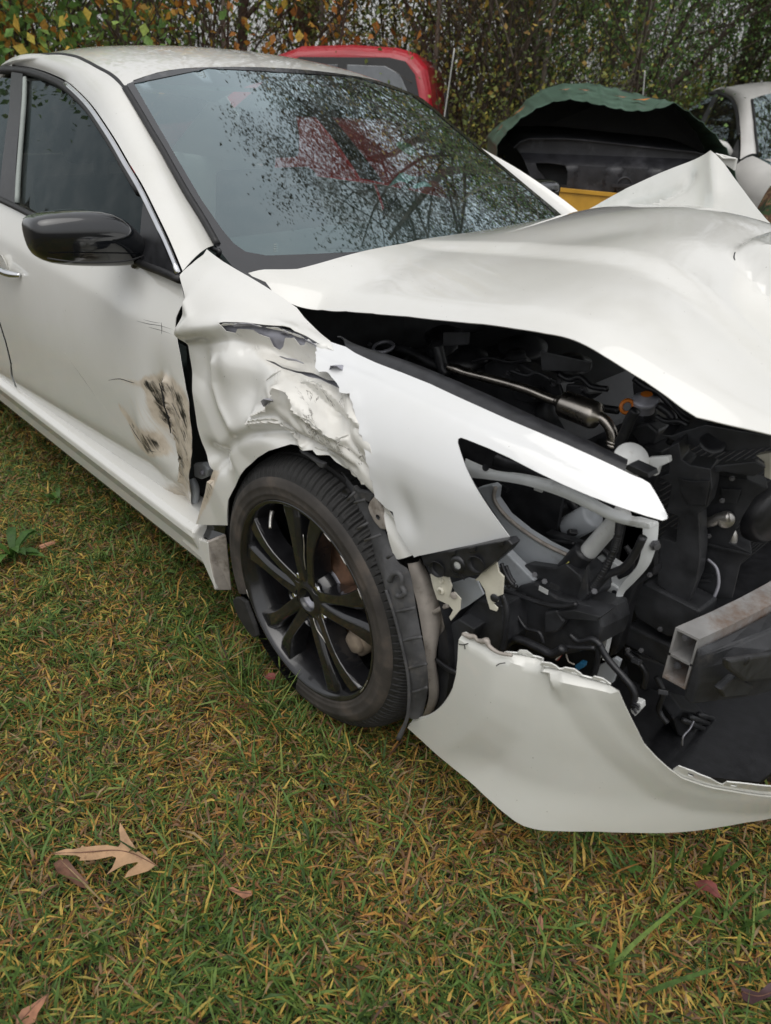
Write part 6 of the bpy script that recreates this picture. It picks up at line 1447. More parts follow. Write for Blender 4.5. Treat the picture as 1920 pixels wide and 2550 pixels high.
# things on and behind the screen
M['green_card'] = basic('green_sticker', (.16, .30, .15), .6, var=.2, scale=60)
stk = [(0.1653,1.2034),(0.1904,1.2078),(0.2116,1.206),(0.2274,1.1987),(0.2316,1.1882),(0.2185,1.1793),(0.1964,1.1745),(0.1772,1.1698),(0.1683,1.1738),(0.1571,1.1804),(0.1531,1.1906),(0.1534,1.1971)]
sk = panel('round_sticker', stk, wind, M['green_card'], screen, .01, thick=0, offset=-.004)
panel('sticker_centre', [(0.1717,1.193),(0.1859,1.1954),(0.195,1.19),(0.1877,1.185),(0.1735,1.1852),(0.1677,1.1884)], wind, M['trim_light'], sk, .01, thick=0, offset=-.002)
mk = [(-1.175,0.46,1.0277),(-1.154,0.47,1.0545),(-1.1228,0.47,1.077),(-1.1021,0.47,1.0844),(-1.0707,0.465,1.0773),(-1.0246,0.46,1.0741),(-0.9788,0.46,1.0642),(-0.9536,0.46,1.0563),(-0.928,0.45,1.0506),(-0.9633,0.44,1.0483),(-0.9928,0.43,1.0389),(-1.0082,0.43,1.0436),(-1.0598,0.44,1.0558),(-1.0961,0.45,1.0561),(-1.1273,0.45,1.0437)]
M['mask_cloth'] = basic('pale_teal_cloth', (.36, .56, .56), .8, var=.12, scale=30)
pmask = prism('paper_mask', mk, (-.004, .004, .002), M['mask_cloth'], None, .001)
tag(pmask, 'pale teal paper mask lying behind the windscreen of the crashed car', 'mask')
tube('mask_fold', [(-1.0887,0.462,1.0829),(-1.0605,0.455,1.0751),(-1.0373,0.448,1.0604),(-1.013,0.44,1.0411)], .003, M['mask_cloth'], pmask, 5, 3)
# the small print on the glass is too worn to read: four faint rows of strokes
for pp in [(-0.507,-0.5555,0.9904),(-0.5006,-0.5604,0.9862),(-0.4942,-0.5653,0.982),(-0.4878,-0.5701,0.9778)]:
    n_ = np.array((.48, 0, .87))
    text_on('IIIII III', tuple(np.array(pp) + n_ * .0045), .0055, tuple(n_), (-.87, 0, .48), M['trim_light'], screen, 'glass_print', .0)

# ================================================================ ground
def gz(x, y):
    x = np.asarray(x, float); y = np.asarray(y, float)
    return .010 * np.sin(x * 3.1 + 1.3 * np.sin(y * 2.3)) + .008 * np.sin(y * 4.3 + x * 1.7) - .006
def ramp_mat(name, stops, attr='tone', rough=.6, trans=.0, fine=.25, fscale=60):
    m, nt, b = nodes_of(name)
    N = nt.nodes; L = nt.links
    at = N.new('ShaderNodeAttribute'); at.attribute_name = attr
    cr = N.new('ShaderNodeValToRGB')
    e = cr.color_ramp.elements
    e[0].position, e[0].color = stops[0][0], (*stops[0][1], 1)
    e[1].position, e[1].color = stops[-1][0], (*stops[-1][1], 1)
    for p, c in stops[1:-1]:
        k = e.new(p); k.color = (*c, 1)
    L.new(at.outputs['Fac'], cr.inputs[0])
    tc = N.new('ShaderNodeTexCoord'); n_ = N.new('ShaderNodeTexNoise'); n_.inputs['Scale'].default_value = fscale; n_.inputs['Detail'].default_value = 3
    L.new(tc.outputs['Object'], n_.inputs['Vector'])
    mr = N.new('ShaderNodeMapRange'); mr.inputs[1].default_value = .3; mr.inputs[2].default_value = .7; mr.inputs[3].default_value = 1 - fine; mr.inputs[4].default_value = 1 + fine
    L.new(n_.outputs['Fac'], mr.inputs[0])
    mx = N.new('ShaderNodeMix'); mx.data_type = 'RGBA'; mx.blend_type = 'MULTIPLY'; mx.inputs[0].default_value = 1
    L.new(cr.outputs[0], mx.inputs[6]); L.new(mr.outputs[0], mx.inputs[7])
    L.new(mx.outputs[2], b.inputs['Base Color'])
    b.inputs['Roughness'].default_value = rough
    b.inputs['Specular IOR Level'].default_value = .35
    if trans:
        tr = N.new('ShaderNodeBsdfTranslucent'); L.new(mx.outputs[2], tr.inputs[0])
        ms = N.new('ShaderNodeMixShader'); ms.inputs[0].default_value = trans
        L.new(b.outputs[0], ms.inputs[1]); L.new(tr.outputs[0], ms.inputs[2])
        L.new(ms.outputs[0], nt.nodes['Material Output'].inputs[0])
    return m
M['soil'] = basic('dark_leaf_litter_soil', (.026, .019, .011), .95, var=.5, scale=18, bump=.8, bscale=60, dirt=((.060, .058, .022), .48), dscale=5)
gx = np.unique(np.concatenate([np.linspace(-60, -6, 28), np.linspace(-6, 4, 120), np.linspace(4, 60, 28)]))
gy = np.unique(np.concatenate([np.linspace(-60, -4, 28), np.linspace(-4, 6, 120), np.linspace(6, 60, 28)]))
GX, GY = np.meshgrid(gx, gy)
GZ = gz(GX, GY)
nx_, ny_ = len(gx), len(gy)
I = np.arange(nx_ * ny_).reshape(ny_, nx_)
q = np.stack([I[:-1, :-1].ravel(), I[:-1, 1:].ravel(), I[1:, 1:].ravel(), I[1:, :-1].ravel()], -1)
lawn = mesh('ground', np.stack([GX.ravel(), GY.ravel(), GZ.ravel()], -1), q, M['soil'], None, True)
tag(lawn, kind='structure')

def big_mesh(name, V, Fq, Ft, mat, tone=None, parent=None):
    """numpy mesh: quads and triangles"""
    me = bpy.data.meshes.new(name)
    nv = len(V); nq = len(Fq); nt_ = len(Ft)
    me.vertices.add(nv); me.vertices.foreach_set('co', np.asarray(V, np.float32).ravel())
    li = np.concatenate([np.asarray(Fq, np.int32).ravel(), np.asarray(Ft, np.int32).ravel()])
    me.loops.add(len(li)); me.loops.foreach_set('vertex_index', li)
    me.polygons.add(nq + nt_)
    ls = np.concatenate([np.arange(nq) * 4, nq * 4 + np.arange(nt_) * 3]).astype(np.int32)
    me.polygons.foreach_set('loop_start', ls)
    try:
        me.polygons.foreach_set('loop_total', np.concatenate([np.full(nq, 4), np.full(nt_, 3)]).astype(np.int32))
    except Exception:
        pass
    if tone is not None:
        a = me.attributes.new('tone', 'FLOAT', 'POINT'); a.data.foreach_set('value', np.asarray(tone, np.float32))
    me.materials.append(mat)
    me.update(calc_edges=True); me.validate()
    return link(bpy.data.objects.new(name, me), parent)

M['grass'] = ramp_mat('grass_blades', [(0, (.018, .036, .009)), (.14, (.050, .100, .020)), (.32, (.100, .180, .034)), (.46, (.20, .25, .052)), (.53, (.36, .30, .065)), (.61, (.54, .37, .080)), (.70, (.44, .22, .052)), (.79, (.21, .095, .042)), (.88, (.34, .25, .13)), (.94, (.15, .080, .045)), (1, (.05, .026, .016))], rough=.55, trans=.22, fine=.3, fscale=90)
def patch(x, y):
    return (np.sin(x * 4.1 + 2 * np.sin(y * 3.3)) + np.sin(y * 5.7 - x * 2.2 + 1.1) + .7 * np.sin(x * 11 + y * 9)) / 2.7
def blades(n, x0, x1, y0, y1, lmin, lmax, wmin, wmax, keep=None, up=(.25, 1.15), dead=.42):
    x = RNG.uniform(x0, x1, n); y = RNG.uniform(y0, y1, n)
    if keep is not None:
        k = keep(x, y); x, y = x[k], y[k]; n = len(x)
    p = patch(x, y)
    tone = np.where(RNG.random(n) < np.clip(dead + .34 * p, .05, .95), RNG.uniform(.50, 1.0, n), RNG.beta(2.0, 2.0, n) * .50)
    L_ = RNG.uniform(lmin, lmax, n) * (1 + .25 * p * (tone < .5))
    w = RNG.uniform(wmin, wmax, n) * np.where(tone > .5, 1.0, 1.0)
    az = RNG.uniform(0, 2 * np.pi, n)
    t0 = RNG.uniform(up[0], up[1], n) * np.where(tone > .5, .7, 1.0)       # angle above the ground
    t1 = t0 - RNG.uniform(.1, 1.0, n)
    d = np.stack([np.cos(az), np.sin(az)], -1); s = np.stack([-np.sin(az), np.cos(az)], -1)
    roll = RNG.normal(0, .5, n)
    zb = gz(x, y) + RNG.uniform(-.004, .022, n) * (t0 < .9)
    def at(fr, wf):
        m1 = np.minimum(fr, .5) * L_; m2 = np.maximum(0, fr - .5) * L_
        h = m1 * np.cos(t0) + m2 * np.cos(t1); z = zb + m1 * np.sin(t0) + m2 * np.sin(t1)
        z = np.maximum(z, gz(x, y) + .002)
        c = np.stack([x + d[:, 0] * h, y + d[:, 1] * h, z], -1)
        o = np.stack([s[:, 0] * np.cos(roll), s[:, 1] * np.cos(roll), np.sin(roll)], -1) * (w * wf / 2)[:, None]
        return c - o, c + o
    a0, a1 = at(0.0, .45); b0, b1 = at(.45, 1.0); c0, c1 = at(1.0, .04)
    V = np.stack([a0, a1, b0, b1, (c0 + c1) / 2], 1).reshape(-1, 3)
    i = np.arange(n) * 5
    Fq = np.stack([i, i + 1, i + 3, i + 2], -1); Ft = np.stack([i + 2, i + 3, i + 4], -1)
    tv = np.stack([tone * .96, tone * .96, tone, tone, np.clip(tone + .06 * (tone < .5), 0, 1)], 1).ravel()
    return V, Fq, Ft, tv
def join(parts):
    V = []; Q = []; T = []; C = []; o = 0
    for v, q_, t, c in parts:
        V.append(v); Q.append(q_ + o); T.append(t + o); C.append(c); o += len(v)
    return np.concatenate(V), np.concatenate(Q), np.concatenate(T), np.concatenate(C)
def near(x, y):   # lawn close to the viewer
    return (y < -.45 + .35 * np.clip(x, -2, 1.2) * 0 + .6 * (x > .3)) & (np.hypot(x - 1.0, y + 1.6) > .15)
parts = [blades(150000, -1.7, 1.5, -2.0, -.35, .018, .050, .0020, .0058, near, (.10, 1.15), .50),
         blades(26000, -1.7, 1.5, -2.0, -.35, .035, .075, .0012, .0024, near, (.05, .8), .5),
         blades(46000, -3.6, -1.6, -2.2, -.45, .03, .065, .003, .0065, None, (.15, 1.1), .5),
         blades(2600, -2.6, 1.5, -2.0, -.5, .07, .13, .003, .006, near, (.6, 1.35), .12),
         blades(110000, -5, 4.5, -5, 5, .03, .075, .005, .012, lambda x, y: ~((x > -3.6) & (x < 1.5) & (y > -2.0) & (y < -.4)), (.2, 1.2))]
def clumps(n, per, x0, x1, y0, y1, lmin, lmax, wmin, wmax, dead, rad, seed):
    rg = np.random.default_rng(seed)
    out = []
    cx = rg.uniform(x0, x1, n); cy = rg.uniform(y0, y1, n)
    for a, b in zip(cx, cy):
        m = int(per * rg.uniform(.5, 1.5)); r = rad * rg.uniform(.5, 1.4)
        out.append(blades(m, a - r, a + r, b - r, b + r, lmin, lmax * rg.uniform(.7, 1.2), wmin, wmax, None, (.35, 1.25), float(np.clip(dead + rg.normal(0, .25), 0, 1))))
    return out
parts += clumps(330, 46, -2.3, 1.4, -1.95, -.62, .04, .085, .003, .0062, .18, .035, 5)
parts += clumps(160, 46, -2.3, 1.4, -1.95, -.62, .03, .06, .003, .0065, .92, .05, 6)
parts.append(blades(5200, -2.4, 1.4, -1.98, -.6, .09, .20, .0010, .0019, None, (.02, .35), .72))
parts.append(blades(42000, 1.4, 2.7, -2.2, .6, .022, .055, .003, .007, None, (.1, 1.1), .46))
parts.append(blades(30000, -1.7, 1.5, -2.9, -1.95, .022, .055, .003, .007, None, (.1, 1.1), .46))
# taller tufts against the tyre and single long blades
for (tx, ty, n, hmin, hmax) in ((-.24, -.93, 260, .07, .14), (-.15, -.94, 260, .07, .14), (-.05, -.94, 260, .06, .12), (-.20, -.945, 240, .06, .13), (-.10, -.96, 260, .05, .11), (.02, -.95, 260, .05, .10), (.12, -.93, 260, .05, .11), (.22, -.92, 220, .05, .10), (-.28, -.95, 160, .05, .10), (.32, -.90, 160, .04, .09)):
    parts.append(blades(n // 3, tx - .06, tx + .06, ty - .05, ty + .04, hmin, hmax, .0025, .005, None, (.5, 1.3), .3))
def long_blade(pts, w, tone):
    P = catmull(pts, 5); n = len(P)
    T = np.gradient(P, axis=0); S = np.cross(T, [0, 0, 1.0]); S /= np.linalg.norm(S, axis=1)[:, None] + 1e-9
    ww = w * np.interp(np.linspace(0, 1, n), [0, .3, .8, 1], [.6, 1, .7, .05])
    V = np.empty((2 * n, 3)); V[0::2] = P - S * ww[:, None] / 2; V[1::2] = P + S * ww[:, None] / 2
    i = np.arange(n - 1) * 2
    return V, np.stack([i, i + 1, i + 3, i + 2], -1), np.zeros((0, 3), int), np.full(2 * n, tone)
lb = []
for pts, w, tone in (([(0.8247,-0.6499,0.02),(0.8189,-0.6601,0.08),(0.8149,-0.6645,0.12),(0.8104,-0.6668,0.15)], .010, .26), ([(0.8635,-0.5994,0.02),(0.8676,-0.6085,0.07),(0.8758,-0.6006,0.1),(0.8828,-0.5837,0.12)], .014, .24), ([(0.8898,-0.5879,0.02),(0.8845,-0.6005,0.08),(0.8816,-0.6036,0.12)], .009, .24), ([(0.8943,-0.5891,0.02),(0.8992,-0.588,0.06),(0.911,-0.5636,0.09)], .011, .2),
                    ([(0.8401,-0.8956,0.02),(0.8433,-0.8853,0.05),(0.8513,-0.8415,0.07),(0.8659,-0.7697,0.08),(0.8772,-0.6842,0.07)], .0085, .36), ([(0.8975,-0.8781,0.02),(0.9273,-0.8391,0.05),(0.9676,-0.7702,0.06)], .009, .2), ([(0.8438,-0.8891,0.02),(0.8314,-0.8835,0.05),(0.8274,-0.8689,0.08)], .010, .3), ([(0.8969,-0.7076,0.02),(0.8955,-0.7039,0.05),(0.8945,-0.6963,0.07)], .011, .3), ([(0.9763,-0.7052,0.02),(0.9693,-0.7029,0.05),(0.9643,-0.6977,0.07)], .009, .44), ([(0.9594,-0.6502,0.02),(0.9721,-0.6311,0.05),(0.9879,-0.6053,0.07)], .010, .2), ([(0.9062,-0.5637,0.02),(0.9012,-0.5796,0.06),(0.8877,-0.5908,0.08)], .008, .22),
                    ([(0.2122,-1.6682,0.02),(0.2253,-1.6526,0.07),(0.2343,-1.635,0.11),(0.2344,-1.6203,0.13)], .013, .22), ([(0.2513,-1.5765,0.02),(0.2552,-1.5673,0.06),(0.2545,-1.5558,0.09)], .007, .28), ([(0.1917,-1.2048,0.02),(0.1887,-1.197,0.07),(0.1802,-1.1847,0.11)], .010, .3), ([(0.1691,-1.216,0.02),(0.1626,-1.2098,0.08),(0.142,-1.196,0.12)], .004, .34), ([(0.2898,-1.2124,0.03),(0.2756,-1.1805,0.08),(0.2332,-1.1339,0.15)], .003, .52), ([(0.4351,-1.2156,0.03),(0.4399,-1.1963,0.05),(0.4429,-1.168,0.07)], .004, .2),
                    ([(-0.1147,-0.884,0.02),(-0.1297,-0.8723,0.07),(-0.1459,-0.8629,0.12),(-0.1572,-0.8754,0.13),(-0.1896,-0.893,0.12)], .004, .40), ([(0.0045,-1.0092,0.03),(-0.0139,-0.9571,0.06),(-0.024,-0.9141,0.09),(-0.0289,-0.8788,0.12)], .003, .40), ([(0.1096,-0.8652,0.03),(0.1652,-0.8995,0.05),(0.1844,-0.9074,0.03)], .004, .6), ([(-1.9362,-0.94,0.05),(-1.9017,-0.9028,0.07),(-1.9144,-0.8452,0.08)], .006, .3)):
    lb.append(long_blade(pts, w, tone))
parts += lb
Vg, Qg, Tg, Cg = join(parts)
grass = big_mesh('grass', Vg, Qg, Tg, M['grass'], Cg)
tag(grass, 'short autumn grass, green and golden brown, covering the ground', 'grass', kind='stuff')

# ---- fallen leaves
M['oak_leaf'] = basic('tan_oak_leaf', (.40, .245, .135), .6, var=.22, scale=40, bump=.5, bscale=220, dirt=((.17, .085, .045), .58), dscale=55)
M['brown_leaf'] = basic('brown_leaf', (.13, .060, .035), .6, var=.35, scale=60)
M['red_leaf'] = basic('red_brown_leaf', (.16, .042, .035), .55, var=.3, scale=60)
M['purple_leaf'] = basic('dark_purple_leaf', (.050, .020, .022), .6, var=.3, scale=60)
M['orange_leaf'] = basic('orange_leaf', (.50, .17, .035), .55, var=.3, scale=60)
M['rust_leaf'] = basic('rusty_tan_leaf', (.32, .15, .085), .6, var=.3, scale=60)
def leaf(name, outline, mat, label, vein, curl=.02, tilt=(0, 0), step=.006, group=None):
    o2 = [(p[0], p[1]) for p in outline]; z0 = outline[0][2]
    a, b = np.array(vein[0][:2]), np.array(vein[-1][:2]); e = (b - a) / np.linalg.norm(b - a)
    cx, cy = np.mean(o2, axis=0)
    def sf(u, v):
        s = np.abs((u - a[0]) * -e[1] + (v - a[1]) * e[0]); l = (u - a[0]) * e[0] + (v - a[1]) * e[1]
        z = z0 + curl * (s / .05) ** 1.3 * .5 + .10 * curl * np.sin(l * 60) + tilt[0] * (u - cx) + tilt[1] * (v - cy)
        return np.stack([u, v, z], -1)
    lf = panel(name, o2, sf, mat, None, step, thick=.0004)
    tag(lf, label, 'leaf', group or 'fallen leaves')
    vp = catmull([tuple(sf(np.array([p[0]]), np.array([p[1]]))[0] + np.array([0, 0, .0006])) for p in vein], 4)
    tube('midrib', [tuple(p) for p in vp], [.0012, .0007], M['brown_leaf'], lf, 5, 1)
    return lf
leaf('oak_leaf', [(0.0179,-1.5023,0.062),(0.0275,-1.4779,0.062),(0.0372,-1.4686,0.062),(0.0431,-1.4577,0.062),(0.0402,-1.4526,0.062),(0.0471,-1.4501,0.062),(0.0579,-1.4331,0.062),(0.0698,-1.4188,0.062),(0.0899,-1.4044,0.062),(0.0865,-1.3979,0.062),(0.0573,-1.3867,0.062),(0.0437,-1.3782,0.062),(0.0643,-1.3791,0.062),(0.0922,-1.3813,0.062),(0.1211,-1.3815,0.062),(0.1441,-1.375,0.062),(0.1705,-1.3695,0.062),(0.173,-1.386,0.062),(0.1687,-1.3996,0.062),(0.1645,-1.4131,0.062),(0.1604,-1.4258,0.062),(0.1503,-1.4139,0.062),(0.1448,-1.3915,0.062),(0.1413,-1.3929,0.062),(0.1338,-1.4097,0.062),(0.1323,-1.4246,0.062),(0.1335,-1.4471,0.062),(0.1249,-1.4327,0.062),(0.1085,-1.4172,0.062),(0.1,-1.421,0.062),(0.0855,-1.4455,0.062),(0.0676,-1.4701,0.062),(0.0621,-1.4651,0.062),(0.0533,-1.4697,0.062),(0.03,-1.494,0.062)], M['oak_leaf'], 'large pale tan oak leaf lying on the grass with long lobes', [(0.0192,-1.501,0.062),(0.0526,-1.4618,0.062),(0.0888,-1.4157,0.062),(0.117,-1.3936,0.062),(0.1454,-1.3798,0.062),(0.1779,-1.3686,0.062)], .012, (.05, -.05))
leaf('fallen_leaf', [(0.2551,-1.6523,0.05),(0.2496,-1.6412,0.05),(0.2542,-1.6276,0.05),(0.2553,-1.6156,0.05),(0.2557,-1.6032,0.05),(0.268,-1.6126,0.05),(0.2762,-1.6251,0.05),(0.2874,-1.6339,0.05),(0.2764,-1.6479,0.05),(0.2649,-1.6542,0.05)], M['rust_leaf'], 'rusty tan curled leaf at the bottom left corner of the lawn', [(0.2645,-1.6526,0.05),(0.261,-1.6332,0.05),(0.2565,-1.6041,0.05)], .03, (.1, .2))
leaf('fallen_leaf', [(0.0134,-1.5031,0.03),(0.0173,-1.4913,0.03),(0.0303,-1.4814,0.03),(0.0588,-1.478,0.03),(0.0936,-1.4701,0.03),(0.1027,-1.4779,0.03),(0.089,-1.487,0.03),(0.0648,-1.4956,0.03),(0.0443,-1.506,0.03)], M['brown_leaf'], 'dark brown crumpled leaf just below the pale oak leaf', [(0.0167,-1.5025,0.03),(0.0488,-1.489,0.03),(0.0989,-1.4762,0.03)], .05)
leaf('fallen_leaf', [(0.8631,-0.6546,0.06),(0.8714,-0.6438,0.06),(0.8839,-0.6378,0.06),(0.896,-0.6392,0.06),(0.9048,-0.6499,0.06),(0.915,-0.6558,0.06),(0.9046,-0.6615,0.06),(0.8905,-0.6597,0.06),(0.8778,-0.665,0.06)], M['red_leaf'], 'dull red leaf among tall blades near the bumper', [(0.8644,-0.655,0.06),(0.8851,-0.6483,0.06),(0.9132,-0.656,0.06)], .03, (.2, .1))
leaf('fallen_leaf', [(1.0024,-0.7611,0.04),(1.0142,-0.7575,0.04),(1.0259,-0.7541,0.04),(1.031,-0.7347,0.04),(1.0397,-0.7158,0.04),(1.0464,-0.7408,0.04),(1.0355,-0.7617,0.04),(1.0263,-0.7784,0.04),(1.0128,-0.7774,0.04)], M['purple_leaf'], 'dark purple leaf at the bottom right corner of the lawn', [(1.0063,-0.7661,0.04),(1.0285,-0.7603,0.04),(1.0439,-0.7345,0.04)], .04, (.1, .3))
leaf('fallen_leaf', [(0.2905,-1.2951,0.05),(0.2962,-1.286,0.05),(0.3142,-1.2807,0.05),(0.3248,-1.2662,0.05),(0.3324,-1.2693,0.05),(0.3307,-1.2853,0.05),(0.3142,-1.2892,0.05)], M['rust_leaf'], 'small rusty curled leaf right of the oak leaf', [(0.2913,-1.2948,0.05),(0.3134,-1.2844,0.05),(0.3296,-1.2695,0.05)], .03)
leaf('fallen_leaf', [(0.7221,-0.9461,0.055),(0.7103,-0.9272,0.055),(0.7078,-0.918,0.055),(0.718,-0.9242,0.055),(0.7281,-0.9369,0.055),(0.73,-0.9453,0.055)], M['rust_leaf'], 'small pinkish tan leaf standing in the grass below the bumper', [(0.7254,-0.9477,0.055),(0.717,-0.9306,0.055),(0.7083,-0.9186,0.055)], .03, (.3, .3))
leaf('fallen_leaf', [(-0.129,-0.9183,0.05),(-0.1315,-0.9034,0.05),(-0.1187,-0.8948,0.05),(-0.1024,-0.9044,0.05),(-0.1088,-0.9195,0.05)], M['red_leaf'], 'small red brown leaf in the grass beside the wheel', [(-0.1277,-0.9184,0.05),(-0.1194,-0.9076,0.05),(-0.1069,-0.9016,0.05)], .03)
leaf('fallen_leaf', [(-1.1129,-1.0977,0.05),(-1.1111,-1.0755,0.05),(-1.1064,-1.0497,0.05),(-1.0916,-1.0533,0.05),(-1.0833,-1.0772,0.05),(-1.0852,-1.0992,0.05)], M['rust_leaf'], 'rusty narrow leaf beside the broad green weed', [(-1.1036,-1.1003,0.05),(-1.0967,-1.0766,0.05),(-1.0999,-1.0504,0.05)], .03)
# ---- weeds
M['weed'] = ramp_mat('weed_leaves', [(0, (.035, .085, .015)), (1, (.10, .20, .04))], rough=.5, trans=.25)
def weed(base, n, l, w, label, seed, name='broadleaf_weed'):
    rg = np.random.default_rng(seed)
    Vs = []; Fs = []; tn = []
    for k in range(n):
        az = rg.uniform(0, 6.28); t = rg.uniform(.2, .9); L_ = l * rg.uniform(.7, 1.1)
        d = np.array((math.cos(az), math.sin(az), 0)); s = np.array((-math.sin(az), math.cos(az), 0))
        b = len(Vs); tone = rg.random()
        for f, wf, zz in ((0, .2, 0), (.3, .8, .35), (.6, 1, .5), (.85, .6, .48), (1, .05, .4)):
            c = np.array(base) + d * L_ * f * math.cos(t) + np.array((0, 0, zz * L_ * math.sin(t) * 1.6))
            Vs += [c - s * w * wf / 2, c + np.array((0, 0, -.1 * w)), c + s * w * wf / 2]; tn += [tone] * 3
        for r in range(4):
            for q_ in range(2):
                Fs.append((b + r * 3 + q_, b + r * 3 + q_ + 1, b + r * 3 + q_ + 4, b + r * 3 + q_ + 3))
    o = mesh(name, Vs, Fs, M['weed'], None, True, attrs={'tone': tn})
    tag(o, label, 'weed')
    return o
weed((-1.152,-1.1694,0.015), 13, .13, .030, 'broad green weed growing beside the car at the left edge', 3)
weed((-1.4273,-0.913,0.015), 7, .07, .018, 'small pale green weed near the car sill', 4)
cl_ = (0.7694,-0.701,0.045)
cv = []
cf = []
for k in range(3):
    a0 = 2.1 * k + .4; b = len(cv)
    cc = np.array(cl_) + .008 * np.array((math.cos(a0), math.sin(a0), 0))
    cv += [cc + .0075 * np.array((math.cos(t), math.sin(t), .15 * math.sin(2 * t))) for t in np.linspace(0, 6.28, 9)[:-1]]
    cf.append(tuple(range(b, b + 8)))
clo = mesh('clover', cv, cf, M['weed'], None, attrs={'tone': [.4] * len(cv)})
tag(clo, 'three-leaved clover in the grass below the bumper', 'clover')
tube('stem', [tuple(np.array(cl_) - np.array((0, 0, .04))), cl_], .0008, M['weed'], clo, 5, 1)

# ================================================================ vehicles and scrap behind
Rh = np.array((math.cos(math.radians(46.06)), math.sin(math.radians(46.06)), 0)); Fh = np.array((-Rh[1], Rh[0], 0))
# ---- red wagon
M['red_paint'] = basic('red_car_paint', (.40, .012, .024), .35, coat=.4, var=.08, scale=6)
M['dark_glass'] = glass('wagon_glass', (.30, .33, .36), gain=1.6)
suv_o = [(-4.2182,3.8492,1.58)][0] if False else None
rw = [(-2.6965,2.3283,1.3604)][0]
suv = empty('red_wagon', (rw[0], rw[1], 0), 'red wagon with dark windows parked behind the crashed car', 'car')
sx = np.array((math.cos(math.radians(38)), math.sin(math.radians(38)), 0)); sy = np.array((-sx[1], sx[0], 0))
def sv(a, d, z):     # a: along the body (0 = right end, negative to the left), d: depth away from the viewer
    return tuple(sx * a + sy * d + np.array((0, 0, z)))
sil = [(.10, .40), (.12, .80), (.08, 1.02), (0, 1.12), (-.05, 1.40), (-.09, 1.55), (-.17, 1.625), (-.30, 1.655), (-.6, 1.668), (-.95, 1.655), (-1.12, 1.60), (-1.30, 1.46), (-1.62, 1.20), (-2.2, 1.14), (-2.7, 1.06), (-2.85, .8), (-2.85, .4)]
rings = []
for d, ins in ((0.0, .0), (.06, .0), (1.60, 0), (1.66, .0)):
    ring = []
    for a, z in sil:
        tum = .16 * max(0, z - 1.05) / .6
        e = (tum if d < .8 else -tum)
        edge = (.03 if d in (0.0, 1.66) else 0)
        ring.append(sv(a + (-edge if a > -2 else edge), d + e, z - (edge if z > 1.5 else 0)))
    rings.append(ring)
wb = loft('body', rings, M['red_paint'], suv, smooth=False, bevel=.03)
def sv_panel(name, pts, mat, off=-.012, th=.01):
    P = [sv(a, .16 * max(0, z - 1.05) / .6 + off, z) for a, z in pts]
    return prism(name, P, tuple(sy * th), mat, suv, .008)
sv_panel('window_frame', [(-.10, 1.24), (-.12, 1.36), (-.16, 1.50), (-.23, 1.575), (-.34, 1.595), (-.95, 1.59), (-1.12, 1.50), (-1.45, 1.24)], M['seal'], -.010)
sv_panel('rear_side_glass', [(-.17, 1.28), (-.19, 1.38), (-.26, 1.50), (-.36, 1.545), (-.62, 1.55), (-.62, 1.28)], basic('grey_car_glass', (.10, .11, .12), .12, coat=1, var=.1), -.018)
sv_panel('front_side_glass', [(-.68, 1.28), (-.68, 1.55), (-.92, 1.545), (-1.08, 1.46), (-1.30, 1.28)], basic('dark_car_glass', (.03, .035, .04), .12, coat=1, var=.1), -.018)
prism('tail_lamp', [sv(.125, .02, .95), sv(.075, .02, 1.10), sv(.045, .03, 1.40), sv(.045, .20, 1.40), sv(.075, .20, 1.10), sv(.125, .20, .95)], tuple(sx * .01), M['seal'], suv, .004)
for a in (-.45, -2.3):
    w_ = lathe('wheel', [(0, -.02), (.20, -.02), (.22, 0), (.33, 0), (.34, .05), (.34, .2)], sv(a, -.01, .34), tuple(sy), M['rubber'], suv, n=28)
# ---- arched green corrugated sheet
M['green_sheet'] = basic('green_painted_corrugated_sheet', (.085, .150, .110), .42, .25, var=.3, scale=9, dirt=((.16, .17, .16), .58), dscale=6)
nearc = np.array([(-1.7631,1.8171,0.6924),(-1.76,1.8197,0.9365),(-1.7514,1.8266,1.0652),(-1.7456,1.8313,1.145),(-1.711,1.8589,1.2021),(-1.6671,1.8931,1.2585),(-1.6127,1.9342,1.3035),(-1.5668,1.9679,1.3316),(-1.5198,2.0016,1.3487),(-1.4815,2.0283,1.356),(-1.4422,2.0551,1.3559),(-1.3819,2.0951,1.3457),(-1.3109,2.1404,1.3326),(-1.2597,2.172,1.3212),(-1.2089,2.2023,1.3141),(-1.159,2.2313,1.3132),(-1.12,2.2534,1.3183),(-1.0629,2.2847,1.3332),(-1.0163,2.3095,1.3497),(-0.9615,2.3378,1.3201),(-0.8935,2.3716,1.2753),(-0.8229,2.4052,1.2202),(-0.7726,2.4282,1.1696),(-0.7389,2.4432,1.1286),(-0.6982,2.4609,1.0556),(-0.6625,2.476,0.9375),(-0.6086,2.4982,0.7144)])
farc = np.array([(-2.3771,2.4775,0.7182),(-2.3724,2.4814,0.9195),(-2.3674,2.4855,1.0722),(-2.36,2.4916,1.1672),(-2.3066,2.5351,1.2288),(-2.242,2.5862,1.2897),(-2.2008,2.6179,1.349),(-2.1585,2.6498,1.3922),(-2.1041,2.69,1.4277),(-2.0483,2.7301,1.4477),(-1.9797,2.778,1.4578),(-1.8867,2.8404,1.4607),(-1.827,2.879,1.4519),(-1.7667,2.9168,1.4406),(-1.6935,2.9613,1.4234),(-1.6199,3.0045,1.4063),(-1.5219,3.0596,1.386),(-1.4667,3.0894,1.3748),(-1.4472,3.0998,1.3653),(-1.4137,3.1173,1.324),(-1.3655,3.1421,1.2755),(-1.3061,3.1717,1.2145),(-1.2617,3.1933,1.1527),(-1.23,3.2083,1.0899),(-1.1916,3.2263,1.0007),(-1.1565,3.2424,0.8567),(-1.1232,3.2573,0.7226)])
